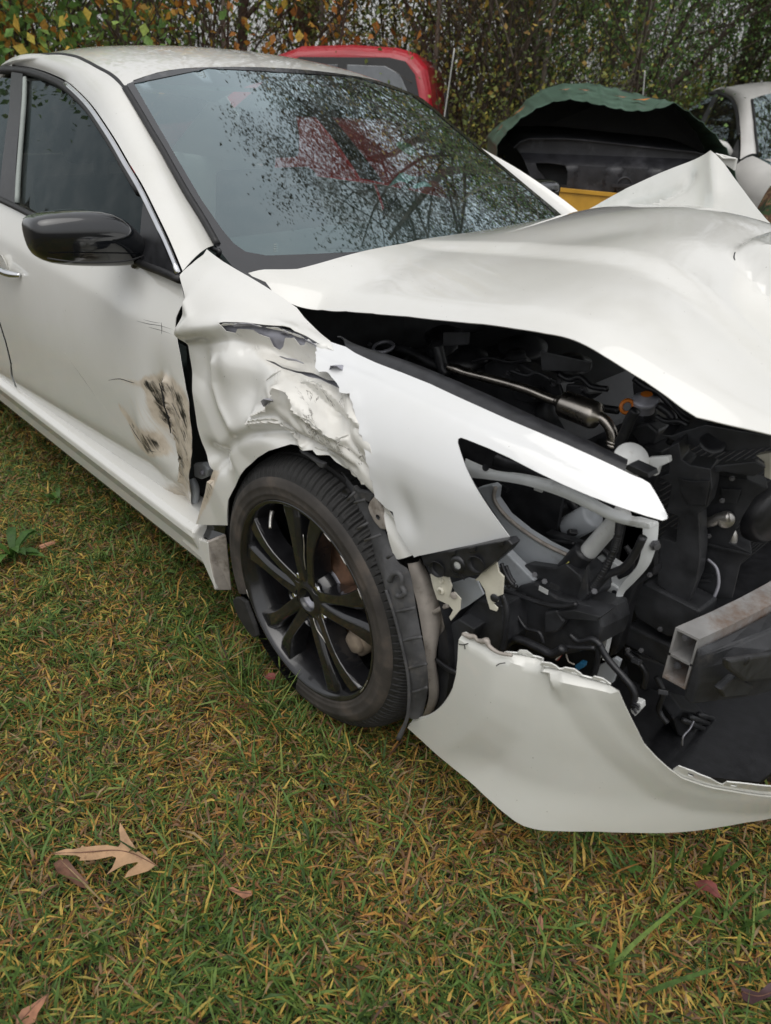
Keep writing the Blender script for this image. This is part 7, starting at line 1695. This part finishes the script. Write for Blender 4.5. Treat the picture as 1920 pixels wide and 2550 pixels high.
na = catmull(nearc, 14); fa = catmull(farc, 14)
T = np.gradient(na, axis=0); nrm = np.cross(T, fa - na); nrm /= np.linalg.norm(nrm, axis=1)[:, None]
s_ = np.concatenate([[0], np.cumsum(np.linalg.norm(np.diff(na, axis=0), axis=1))])
cor = .006 * (np.abs(np.cos(s_ * math.pi / .088)) ** 7)
V = []
K = 8
for k in range(K + 1):
    t = k / K
    V.append(na + (fa - na) * t + nrm * cor[:, None])
m_ = len(na); V = np.concatenate(V); Fc = [(k * m_ + i, k * m_ + i + 1, (k + 1) * m_ + i + 1, (k + 1) * m_ + i) for k in range(K) for i in range(m_ - 1)]
sheet = mesh('corrugated_sheet', V, Fc, M['green_sheet'], None, False, solid=.002)
tag(sheet, 'green corrugated metal sheet bent into an arch behind the bonnet', 'metal sheet')
for k, (p, lab) in enumerate(zip([(-1.6985,2.3037,1.382),(-1.6098,2.3641,1.4065),(-1.4371,2.4737,1.4043),(-1.3405,2.5307,1.3639),(-1.8787,2.1718,1.2734),(-1.959,2.1088,1.1939)], ('small rust leaf near the top of the green sheet', 'pale tan leaf on the crown of the green sheet', 'tiny rust leaf near the back of the green sheet', 'orange leaf at the right side of the green sheet', 'orange leaf at the left shoulder of the green sheet', 'brown leaf low on the left side of the green sheet'))):
    p = np.array(p) + np.array((0, 0, .0))
    i = int(np.argmin(np.linalg.norm((na + fa) / 2 - p, axis=1)))
    ii = min(max(i, 1), m_ - 2)
    t = np.clip(((p - na[ii]) @ (fa[ii] - na[ii])) / ((fa[ii] - na[ii]) @ (fa[ii] - na[ii])), .1, .9)
    c = na[ii] + (fa[ii] - na[ii]) * t; n_ = nrm[ii] if nrm[ii][2] > 0 else -nrm[ii]
    c = c + n_ * .018
    e1 = T[ii] / np.linalg.norm(T[ii]); e2 = np.cross(n_, e1)
    sz = .055 if k in (3, 4) else .035
    pts = [c + e1 * sz * a + e2 * sz * b + n_ * sz * h for a, b, h in ((-1, 0, .1), (-.4, .45, 0), (.3, .5, .1), (1, .1, .2), (.4, -.4, .05), (-.4, -.5, .15))]
    lf = mesh('fallen_leaf', pts, [(0, 1, 2, 5), (2, 3, 4, 5)], M['orange_leaf'] if k in (3, 4) else M['rust_leaf'], None)
    tag(lf, lab, 'leaf', 'fallen leaves')
# ---- black bed liner standing under the sheet
M['bed_liner'] = basic('black_bed_liner', (.022, .022, .026), .42, var=.4, scale=14, bump=.25, bscale=60, dirt=((.085, .085, .095), .52), dscale=5)
lp = [(-1.7536,1.9778,1.1202),(-1.7308,1.9954,1.1499),(-1.6919,2.0248,1.1684),(-1.5287,2.1414,1.174),(-1.4455,2.1969,1.17),(-1.2981,2.2889,1.1572),(-1.0865,2.4082,1.1406),(-0.9388,2.483,1.131),(-0.8733,2.5141,1.115),(-0.8234,2.537,1.0229),(-0.7426,2.5724,0.6301),(-1.6353,2.0665,0.5581),(-1.6695,2.0415,0.9822),(-1.7018,2.0174,1.052)]
o_ = np.array(lp[10]); 
def lin_surf(u, v):
    u = np.asarray(u, float); v = np.asarray(v, float)
    return lin_o0 + u[..., None] * lin_e + v[..., None] * np.array((0, 0, 1.0)) + (lin_d(u, v))[..., None] * lin_n
lin_o0 = np.array((lp[11][0], lp[11][1], 0)); lin_e = np.array(lp[10]) - np.array(lp[11]); lin_e[2] = 0; lin_w = np.linalg.norm(lin_e); lin_e /= lin_w
lin_n = np.cross(lin_e, (0, 0, 1.0))
def to_uv(P):
    P = np.array(P) - lin_o0
    return [(float(p @ lin_e), float(p[2])) for p in P]
def lin_d(u, v):
    r = np.zeros_like(np.asarray(u, float))
    for c in (.16, .40, .62, .85, 1.05):
        r = r + .022 * _ss(.045, .03, np.abs(u - c - .10 * (v - .9))) * _ss(1.07, 1.02, v)
    return r - .06 * _ss(1.04, 1.10, v)
slot = to_uv([(-1.6517,2.0545,1.047),(-1.5981,2.0932,1.0503),(-1.5135,2.1518,1.0409),(-1.4998,2.161,1.0133),(-1.4961,2.1635,0.9447),(-1.5501,2.1267,0.9445),(-1.6006,2.0913,0.9733),(-1.636,2.066,1.0134)])
liner = panel('bed_liner', to_uv(lp), lin_surf, M['bed_liner'], None, .02, holes=[slot], thick=.006, flip=True)
tag(liner, 'black moulded truck bed liner standing under the green sheet', 'bed liner')
rb = np.array(lp[:9]); bk = rb + Fh * .55 + np.array((0, 0, .05))
mesh('liner_floor', np.concatenate([rb + lin_n * -.06 * 0, bk]), [(i, i + 1, i + 10, i + 9) for i in range(8)], M['bed_liner'], liner, True, solid=.006)
slot_back = prism('liner_recess', [tuple(np.array(lin_surf(np.array(a), np.array(b))) + Fh * .12) for a, b in ((.0, .7), (.5, .7), (.5, 1.1), (.0, 1.1))], tuple(Fh * .01), M['seal'], liner, 0)
em = np.array([(-1.2318,2.3048,0.9553)][0]) - Fh * .03
lathe('round_emblem', [(.036, -.004), (.041, 0), (.046, -.004)], tuple(em), tuple(-Fh), M['bed_liner'], liner, n=32)
prism('emblem_bar', [tuple(em + Rh * a + np.array((0, 0, b)) - Fh * .004) for a, b in ((-.072, -.009), (.072, -.009), (.072, .009), (-.072, .009))], tuple(-Fh * .004), M['bed_liner'], liner, .002)
# added black back sheet, darkening the inside of the arch
fb = farc[2:-3] + Fh * -.05
fcen = fb.mean(0)
fb = fcen + (fb - fcen) * np.array((.985, .985, .97))
dark_pts = [tuple(p) for p in fb] + [(fb[-1][0], fb[-1][1], .3), (fb[0][0], fb[0][1], .3)]
prism('arch_dark_sheet', dark_pts, tuple(Fh * .01), M['seal'], liner, 0)
# ---- yellow bin below it
M['yellow'] = basic('yellow_painted_steel', (.62, .33, .035), .45, var=.15, scale=10, dirt=((.25, .14, .04), .66), dscale=8)
yt = [(-1.5159,2.0043,0.9332),(-1.4532,2.0477,0.9269),(-1.1687,2.2257,0.9115),(-0.8836,2.3764,0.9032)]
yb = [(p[0], p[1], .02) for p in yt]
bin_ = loft('yellow_steel_bin', [[yt[0], yt[1], yt[2], yt[3]] + [tuple(np.array(p) + Fh * .06) for p in yt[::-1]], [tuple(np.array((p[0], p[1], .6)) - Fh * .02) for p in yt] + [tuple(np.array((p[0], p[1], .6)) + Fh * .05) for p in yt[::-1]], [tuple(np.array(p)) for p in yb] + [tuple(np.array(p) + Fh * .06) for p in yb[::-1]]], M['yellow'], None, smooth=False, bevel=.006)
tag(bin_, 'yellow steel panel below the black bed liner', 'panel')
prism('rim_strip', [tuple(np.array(p) - Fh * .012 + np.array((0, 0, -.01))) for p in yt] + [tuple(np.array(p) - Fh * .012 + np.array((0, 0, .01))) for p in yt[::-1]], tuple(Fh * .02), M['yellow'], bin_, .003)
# ---- pale sedan at the right edge, parked the same way round
SEDH = math.radians(-46)
base = np.array((-1.4115,4.43,1.054)) - 1.07 * np.array((-.533 * math.cos(SEDH) + .706 * math.sin(SEDH), -.533 * math.sin(SEDH) - .706 * math.cos(SEDH), .985))
M['pale_paint'] = basic('pale_white_paint', (.64, .625, .60), .4, coat=.8, var=.08, scale=5)
sed = empty('pale_sedan', (float(base[0]), float(base[1]), 0), 'pale white sedan parked at the right edge behind the wreck', 'car')
sed.scale = (1.07, 1.07, 1.07); sed.rotation_euler = (0, 0, SEDH)
panel('front_door', [(-.47, .93), (-1.0, .97), (-1.6, .99), (-1.55, .42), (-1.5, .33), (-.50, .33), (-.48, .6)], side, M['pale_paint'], sed, .05)
panel('rear_door', [(-1.63, .99), (-1.57, .42), (-1.52, .33), (-2.42, .33), (-2.45, .6), (-2.4, 1.0)], side, M['pale_paint'], sed, .06)
panel('front_wing', [(-.46, .35), (-.42, .55), (-.36, .62), (-.2, .70), (0, .73), (.2, .70), (.34, .6), (.40, .45), (.66, .45), (.70, .72), (.5, .90), (.2, .99), (-.2, 1.03), (-.46, 1.05)], fender, M['pale_paint'], sed, .04)
for a in list(car.children):
    if a.name in ('windscreen_pillar', 'roof'):
        c = a.copy(); c.data = a.data.copy(); c.data.materials[0] = M['pale_paint']; COL.objects.link(c); c.parent = sed
    if a.name in ('front_side_window', 'rear_side_window', 'door_pillar_cover', 'belt_trim', 'window_seal', 'mirror_sail', 'windscreen', 'screen_seal', 'dashboard', 'seat', 'seat.001'):
        c = a.copy(); COL.objects.link(c); c.parent = sed
        if a.name in ('front_side_window', 'rear_side_window'):
            pass
c = mir.copy(); c.data = mir.data.copy(); c.data.materials[0] = M['pale_paint']; COL.objects.link(c); c.parent = sed
panel('bonnet', [(-.40, -.70), (-.3, -.4), (-.28, 0), (-.3, .4), (-.40, .70), (.3, .68), (.8, .55), (.85, 0), (.8, -.55), (.3, -.68)], lambda u, v: np.stack([u, v, .97 - .10 * np.clip(u, -.4, 1) - .25 * np.clip(u - .4, 0, 1) ** 2 - .08 * v * v], -1), M['pale_paint'], sed, .05)
loft('sill', [sill_ring(x) for x in (-2.5, -1.5, -.46)], M['pale_paint'], sed)
# ---- camouflage cloth heap at the right edge
def camo_mat():
    m, nt, b = nodes_of('camouflage_cloth')
    N = nt.nodes; L = nt.links
    tc = N.new('ShaderNodeTexCoord'); n_ = N.new('ShaderNodeTexNoise'); n_.inputs['Scale'].default_value = 13; n_.inputs['Detail'].default_value = 3; n_.inputs['Distortion'].default_value = 1.2
    L.new(tc.outputs['Object'], n_.inputs['Vector'])
    cr = N.new('ShaderNodeValToRGB'); cr.color_ramp.interpolation = 'CONSTANT'
    e = cr.color_ramp.elements; e[0].color = (.012, .014, .010, 1); e[1].position = .42; e[1].color = (.035, .060, .020, 1)
    for p, c_ in ((.50, (.10, .05, .028)), (.57, (.20, .13, .07)), (.64, (.045, .075, .025))):
        k = e.new(p); k.color = (*c_, 1)
    L.new(n_.outputs['Fac'], cr.inputs[0]); L.new(cr.outputs[0], b.inputs['Base Color']); b.inputs['Roughness'].default_value = .9
    return m
cp_ = [(-0.3185,1.9675,1.0538)][0]
V = []; Fc = []
nu, nv = 28, 18
for j in range(nv + 1):
    for i in range(nu):
        a = 2 * math.pi * i / nu; t = j / nv
        r = .33 * (1 - .55 * t ** 2.2) * (1 + .16 * math.sin(3 * a + 4 * t) + .10 * math.sin(7 * a - 3 * t))
        if j == nv: r = .02
        V.append((r * math.cos(a), r * math.sin(a), 1.10 * t ** .9 + .03 * math.sin(5 * a + 9 * t)))
for j in range(nv):
    for i in range(nu):
        Fc.append((j * nu + i, j * nu + (i + 1) % nu, (j + 1) * nu + (i + 1) % nu, (j + 1) * nu + i))
ct = mesh('camouflage_tarp', V, Fc, camo_mat(), None, True, subsurf=1)
ct.location = (cp_[0] + .16, cp_[1] + .16, 0)
tag(ct, 'camouflage cloth heap at the right edge behind the folded bonnet', 'cloth')
V2 = [tuple(np.array(v) * np.array((.62, .62, .16)) + np.array((.02, .02, 1.02))) for v in V]
cpz = mesh('dark_bundle', V2, Fc, basic('dark_blue_cloth', (.02, .024, .032), .85, var=.4, scale=15), None, True)
cpz.location = ct.location
tag(cpz, 'dark cloth bundle on top of the camouflage heap', 'cloth')
# ---- two slim stakes
M['stake'] = basic('pale_stake', (.42, .42, .40), .5, var=.15)
for pts, lab in (([(-2.2878,2.0252,1.6122),(-2.2988,2.0152,1.4719),(-2.3147,2.0006,1.2686),(-2.3348,1.9819,1.017)], 'leaning pale stake right of the red wagon'), ([(-1.8648,3.4404,1.5564),(-1.8583,3.4442,1.4838),(-1.8518,3.4478,1.4034),(-1.8303,3.4601,1.2113)], 'upright pale stake behind the green sheet')):
    o = tube('thin_stake', pts, .0045, M['stake'], None, 6, 2)
    tag(o, lab, 'stake', 'thin stakes by the trees')

# ================================================================ trees and bushes
M['bark'] = basic('grey_brown_bark', (.085, .065, .048), .9, var=.45, scale=22, bump=.8, bscale=45)
M['bark_red'] = basic('red_brown_bark', (.13, .075, .050), .9, var=.45, scale=22, bump=.8, bscale=45)
M['leaf_olive'] = ramp_mat('olive_leaves', [(0, (0.055, 0.085, 0.030)), (.5, (0.148, 0.198, 0.055)), (.8, (0.296, 0.308, 0.079)), (1, (0.593, 0.494, 0.099))], rough=.5, trans=.3)
M['leaf_green'] = ramp_mat('green_leaves', [(0, (0.044, 0.088, 0.030)), (.6, (0.111, 0.211, 0.055)), (.9, (0.234, 0.370, 0.087)), (1, (0.543, 0.543, 0.124))], rough=.45, trans=.3)
M['leaf_bright'] = ramp_mat('bright_vine_leaves', [(0, (0.095, 0.190, 0.057)), (.5, (0.190, 0.361, 0.095)), (.85, (0.380, 0.532, 0.133)), (1, (0.600, 0.600, 0.133))], rough=.45, trans=.35)
M['leaf_orange'] = ramp_mat('orange_leaves', [(0, (0.228, 0.104, 0.038)), (.4, (0.570, 0.247, 0.057)), (.75, (0.600, 0.456, 0.076)), (1, (0.600, 0.600, 0.114))], rough=.5, trans=.35)
M['leaf_brown'] = ramp_mat('brown_yellow_leaves', [(0, (0.095, 0.061, 0.030)), (.5, (0.266, 0.162, 0.053)), (1, (0.570, 0.418, 0.095))], rough=.6, trans=.3)
M['leaf_red'] = ramp_mat('dark_crown_leaves', [(0, (.02, .022, .010)), (.6, (.055, .055, .018)), (1, (.14, .07, .025))], rough=.5, trans=.3)

def leaf_cloud(pts, size, rg, droop=.3):
    """folded diamond leaves at the given points"""
    n = len(pts)
    L_ = size * rg.uniform(.6, 1.25, n)
    d = rg.normal(0, 1, (n, 3)); d[:, 2] -= droop; d /= np.linalg.norm(d, axis=1)[:, None]
    u = rg.normal(0, 1, (n, 3)); s = np.cross(d, u); s /= np.linalg.norm(s, axis=1)[:, None] + 1e-9
    nn = np.cross(s, d)
    w = L_ * rg.uniform(.26, .42, n)
    a = pts; b = pts + d * (L_ * .45)[:, None] + s * w[:, None] + nn * (w * .25)[:, None]
    c = pts + d * L_[:, None] - nn * (L_ * .10)[:, None]; e = pts + d * (L_ * .45)[:, None] - s * w[:, None] + nn * (w * .25)[:, None]
    V = np.stack([a, b, c, e], 1).reshape(-1, 3)
    i = np.arange(n) * 4
    return V, np.concatenate([np.stack([i, i + 1, i + 2], -1), np.stack([i, i + 2, i + 3], -1)])

def plant(name, label, cat, base, h, r0, lean, kids, spread, leaves, size, mat, bark, seed, levels=3, lowest=.25, clump=.10, group=None, tone=(0, 1), stems=1, droop=.3, curve=.12):
    rg = np.random.default_rng(seed)
    root = empty(name, (base[0], base[1], 0), label, cat, group)
    Vb = []; Fb = []; off = [0]; tips = []
    def limb(p, d, L, r, lev):
        n = 5 + 2 * (lev == 0)
        P = [p]
        dd = d.copy()
        for k in range(n):
            dd = dd + rg.normal(0, curve, 3) + np.array((0, 0, .04 if lev else 0)); dd /= np.linalg.norm(dd)
            P.append(P[-1] + dd * L / n)
        P = np.array(P)
        R = np.linspace(r, r * (.35 if lev == 0 else .25), len(P))
        V, Fc = tube_data(P, R, 7 if lev == 0 else (5 if lev == 1 else 3), False)
        Vb.append(V); Fb.extend([tuple(i + off[0] for i in f) for f in Fc]); off[0] += len(V)
        if lev >= levels - 1:
            for q_ in P[1:]: tips.append(q_)
            return
        if lev >= 1:
            tips.append(P[-1])
        m = kids[min(lev, len(kids) - 1)]
        for k in range(m):
            t = rg.uniform(lowest if lev == 0 else .2, 1)
            i = t * n; i0 = min(int(i), n - 1); q_ = P[i0] + (P[i0 + 1] - P[i0]) * (i - i0)
            az = rg.uniform(0, 6.283)
            side_ = np.array((math.cos(az), math.sin(az), 0))
            nd = dd * (1 - spread) + side_ * spread + np.array((0, 0, .12)); nd /= np.linalg.norm(nd)
            limb(q_, nd, L * rg.uniform(.38, .62) * (1.05 - .35 * t), r * .45 * (1.1 - .5 * t), lev + 1)
    for s in range(stems):
        b = np.array((rg.normal(0, .12), rg.normal(0, .12), -.03)) if stems > 1 else np.array((0, 0, -.03))
        d = np.array((lean[0] + rg.normal(0, .12) * (stems > 1), lean[1] + rg.normal(0, .12) * (stems > 1), 1.0)); d /= np.linalg.norm(d)
        limb(b, d, h * rg.uniform(.85, 1.05), r0, 0)
    big_mesh('trunk', np.concatenate(Vb), np.array([f for f in Fb if len(f) == 4]), np.zeros((0, 3), int), bark, parent=root)
    if leaves:
        tips = np.array(tips)
        k = rg.integers(0, len(tips), leaves)
        pts = tips[k] + rg.normal(0, clump, (leaves, 3))
        pts[:, 2] = np.maximum(pts[:, 2], .05)
        V, Ft = leaf_cloud(pts, size, rg, droop)
        ct_ = rg.uniform(*tone, len(tips))
        tn = np.clip(np.repeat(ct_[k] * .6 + rg.uniform(*tone, leaves) * .4, 4), 0, 1)
        big_mesh('crown', V, np.zeros((0, 4), int), Ft, mat, tn, parent=root)
    return root

# tall trees whose crowns stand above the picture and show in the windscreen
plant('tall_tree', 'tall grey-barked tree behind the green sheet', 'tree', (-3.5715,5.0815), 7.6, .07, (.06, .02), (15, 8, 5), .62, 22000, .045, M['leaf_red'], M['bark'], 21, 4, .28, .16, tone=(0, .9), group='tall trees at the edge of the wood')
plant('tall_tree', 'tall dark-leaved tree behind the pale sedan', 'tree', (-3.2942,7.7627), 8.0, .10, (-.03, .04), (15, 8, 5), .62, 30000, .055, M['leaf_red'], M['bark'], 22, 4, .25, .18, tone=(0, .8), group='tall trees at the edge of the wood')
plant('tall_tree', 'red-barked tree left of the red wagon', 'tree', (-4.8909,3.0333), 4.6, .085, (.02, .0), (5, 4, 4), .60, 1800, .06, M['leaf_brown'], M['bark_red'], 23, 4, .36, .2, group='tall trees at the edge of the wood')
plant('tall_tree', 'slim red-barked tree directly above the red wagon', 'tree', (-5.0283,3.341), 4.8, .075, (-.02, .01), (5, 4, 4), .60, 1600, .06, M['leaf_brown'], M['bark_red'], 24, 4, .40, .2, group='tall trees at the edge of the wood')
plant('tall_tree', 'dark slender tree above the middle of the white roof', 'tree', (-4.8806,2.3711), 4.0, .06, (.03, .02), (7, 5, 4), .6, 2200, .05, M['leaf_olive'], M['bark'], 25, 4, .2, .15, group='tall trees at the edge of the wood')
plant('tall_tree', 'far tall tree behind the right hand bushes', 'tree', (-6.5414,6.9413), 8.5, .11, (.0, .02), (14, 8, 5), .6, 20000, .055, M['leaf_red'], M['bark'], 26, 4, .2, .2, tone=(0, .8), group='tall trees at the edge of the wood')
plant('tall_tree', 'dense tall tree above the bed liner', 'tree', (-3.6917,6.658), 7.4, .09, (.02, -.02), (16, 8, 5), .6, 26000, .055, M['leaf_red'], M['bark'], 28, 4, .15, .2, tone=(0, .8), group='tall trees at the edge of the wood')
# saplings and bushes along the edge of the wood
def bush(x, d, h, leaves, size, mat, label, seed, r=.018, stems=6, bark=None, group='bushes along the edge of the wood', spread=.55, clump=.12, tone=(0, 1), kids=(9, 5), droop=.3, name='bush', lowest=.12):
    return plant(name, label, 'bush', x, h, r, (0, 0), kids, spread, leaves, size, mat, bark or M['bark'], seed, 3, lowest, clump, group, tone, stems, droop)
bush((-4.9558,0.4672), 6.4, 2.9, 3600, .07, M['leaf_bright'], 'bright green leafy vine bush at the top left corner', 31, clump=.20)
bush((-5.4948,0.0793), 6.8, 3.2, 3000, 0.08, M['leaf_bright'], 'bright green bush beyond the left edge behind the roof', 32, clump=.2)
bush((-5.9856,1.1371), 7.6, 3.2, 8280, 0.041, M['leaf_olive'], 'olive yellow bush behind the bright green vine', 33, clump=.2)
bush((-4.8599,1.2124), 6.6, 2.7, 1100, .075, M['leaf_orange'], 'orange-leaved sapling above the white roof', 34, stems=2, clump=.12, droop=1.2)
bush((-5.8315,1.95), 7.8, 3.0, 3449, 0.041, M['leaf_olive'], 'thin olive bush behind the orange sapling', 35, clump=.2)
bush((-5.3289,2.0331), 7.4, 2.8, 1609, 0.041, M['leaf_green'], 'thin green bush with bare twigs above the white roof', 36, clump=.16)
bush((-6.0572,2.7625), 8.4, 2.6, 1839, 0.041, M['leaf_olive'], 'sparse pale bush in the bright gap above the roof', 37, clump=.2)
bush((-4.4922,2.4013), 6.9, 2.7, 420, .075, M['leaf_orange'], 'yellow and brown hanging leaves left of the red wagon', 38, stems=2, clump=.12, droop=1.2)
bush((-4.7245,2.0634), 6.9, 2.4, 1380, 0.037, M['leaf_green'], 'small green bush beside the slender dark tree', 39, clump=.15)
bush((-4.8811,3.6658), 8.0, 3.2, 3449, 0.037, M['leaf_olive'], 'grey olive bush right above the red wagon', 40, clump=.2, tone=(0, .7))
bush((-4.1107,3.4629), 7.3, 3.2, 8280, 0.037, M['leaf_olive'], 'dense olive bush behind the end of the red wagon', 41, clump=.2, tone=(0, .75))
bush((-3.6041,3.5313), 7.0, 3.2, 8740, 0.037, M['leaf_olive'], 'yellow olive bush beside the leaning stake', 42, clump=.2)
bush((-3.705,4.2336), 7.6, 3.1, 8280, 0.034, M['leaf_olive'], 'yellowing bush left of the grey trunk', 43, clump=.2, tone=(.2, 1))
bush((-3.2962,3.27), 6.6, 2.6, 1150, 0.041, M['leaf_brown'], 'tangle of bare brown twigs behind the windscreen pillar', 44, clump=.2, kids=(14, 7))
bush((-3.8082,5.0365), 8.3, 3.0, 4370, 0.034, M['leaf_olive'], 'light bush around the foot of the grey trunk', 45, clump=.2)
bush((-2.8222,4.4977), 7.3, 3.1, 10580, 0.031, M['leaf_green'], 'dense green bush above the green sheet', 46, clump=.2)
bush((-4.4121,7.9739), 6.9, 3.2, 11959, 0.031, M['leaf_green'], 'dark green bush behind the upright stake', 47, clump=.2)
bush((-4.0609,8.5025), 7.2, 3.3, 12879, 0.031, M['leaf_green'], 'large dark green bush above the pale sedan', 48, clump=.22)
bush((-3.4373,8.5758), 7.0, 3.2, 11959, 0.031, M['leaf_olive'], 'dark olive bush at the top right corner', 49, clump=.22, tone=(0, .8))
bush((-2.7748,8.8426), 7.0, 3.2, 9200, 0.034, M['leaf_green'], 'green bush beyond the right edge', 50, clump=.22)
bush((-3.5651,7.6325), 6.2, 1.5, 3679, 0.041, M['leaf_olive'], 'low yellow green bush beside the pale sedan roof', 51, clump=.14, tone=(.5, 1))
bush((-2.7534,3.3283), 6.3, 1.5, 3449, 0.034, M['leaf_olive'], 'low yellow green bush left of the green sheet', 52, clump=.14, tone=(.4, 1))
for k, (xx, dd, lab) in enumerate(((1950, 10.5, 'green bush well beyond the right edge'), (2250, 9.5, 'olive bush far beyond the right edge'), (2700, 9.0, 'last olive bush beyond the right edge'))):
    ang = math.radians(136.06) - math.atan((xx - 833) / 1579)
    bush((1.075 + math.cos(ang) * dd, -1.675 + math.sin(ang) * dd), dd, 3.2, 6000, .04, M['leaf_green'] if k == 0 else M['leaf_olive'], lab, 60 + k, clump=.22)
M['bark_pale'] = basic('pale_grey_bark', (.20, .17, .14), .9, var=.4, scale=25, bump=.6, bscale=50)
for b_, h_, ln_, lab, sd in (((-2.9534,3.6787), 4.2, (.05, .03), 'thin pale sapling left of the green sheet', 71), ((-2.8439,4.0041), 4.4, (-.04, -.05), 'pale leaning sapling above the green sheet', 72), ((-3.5658,3.1575), 4.0, (.03, -.02), 'thin pale sapling behind the red wagon', 73), ((-2.4209,4.1576), 4.3, (.02, .05), 'thin pale sapling near the upright stake', 74), ((-4.8978,1.9755), 4.2, (.06, -.03), 'thin bare sapling above the white roof', 75), ((-4.5841,2.6127), 4.4, (-.02, .03), 'bare sapling close to the red wagon roof', 76)):
    plant('sapling', lab, 'tree', b_, h_, .026, ln_, (7, 4), .55, 160, .05, M['leaf_brown'], M['bark_pale'], sd, 3, .15, .1, 'thin saplings at the edge of the wood', curve=.07)
# the wood beyond: one mass of leaves
rg = np.random.default_rng(77)
xs_ = []
for k in range(26):
    xx = -300 + k * 90
    if 380 < xx < 850 or 1130 < xx < 1260: continue
    c = np.array((*[0, 0], 0.0))
    xs_.append(xx)
far_pts = []
for xx in rg.choice(xs_, 32000):
    ang = math.radians(136.06) - math.atan((xx + rg.normal(0, 60) - 833) / 1579)
    dd = rg.uniform(11, 16)
    far_pts.append((1.075 + math.cos(ang) * dd, -1.675 + math.sin(ang) * dd, rg.uniform(0, 3.4) * rg.uniform(.5, 1)))
V, Ft = leaf_cloud(np.array(far_pts), .08, rg)
fw = big_mesh('undergrowth', V, np.zeros((0, 4), int), Ft, M['leaf_olive'], np.repeat(rg.uniform(0, .8, len(far_pts)), 4))
tag(fw, 'hazy mass of undergrowth farther back in the wood', 'undergrowth', kind='stuff')
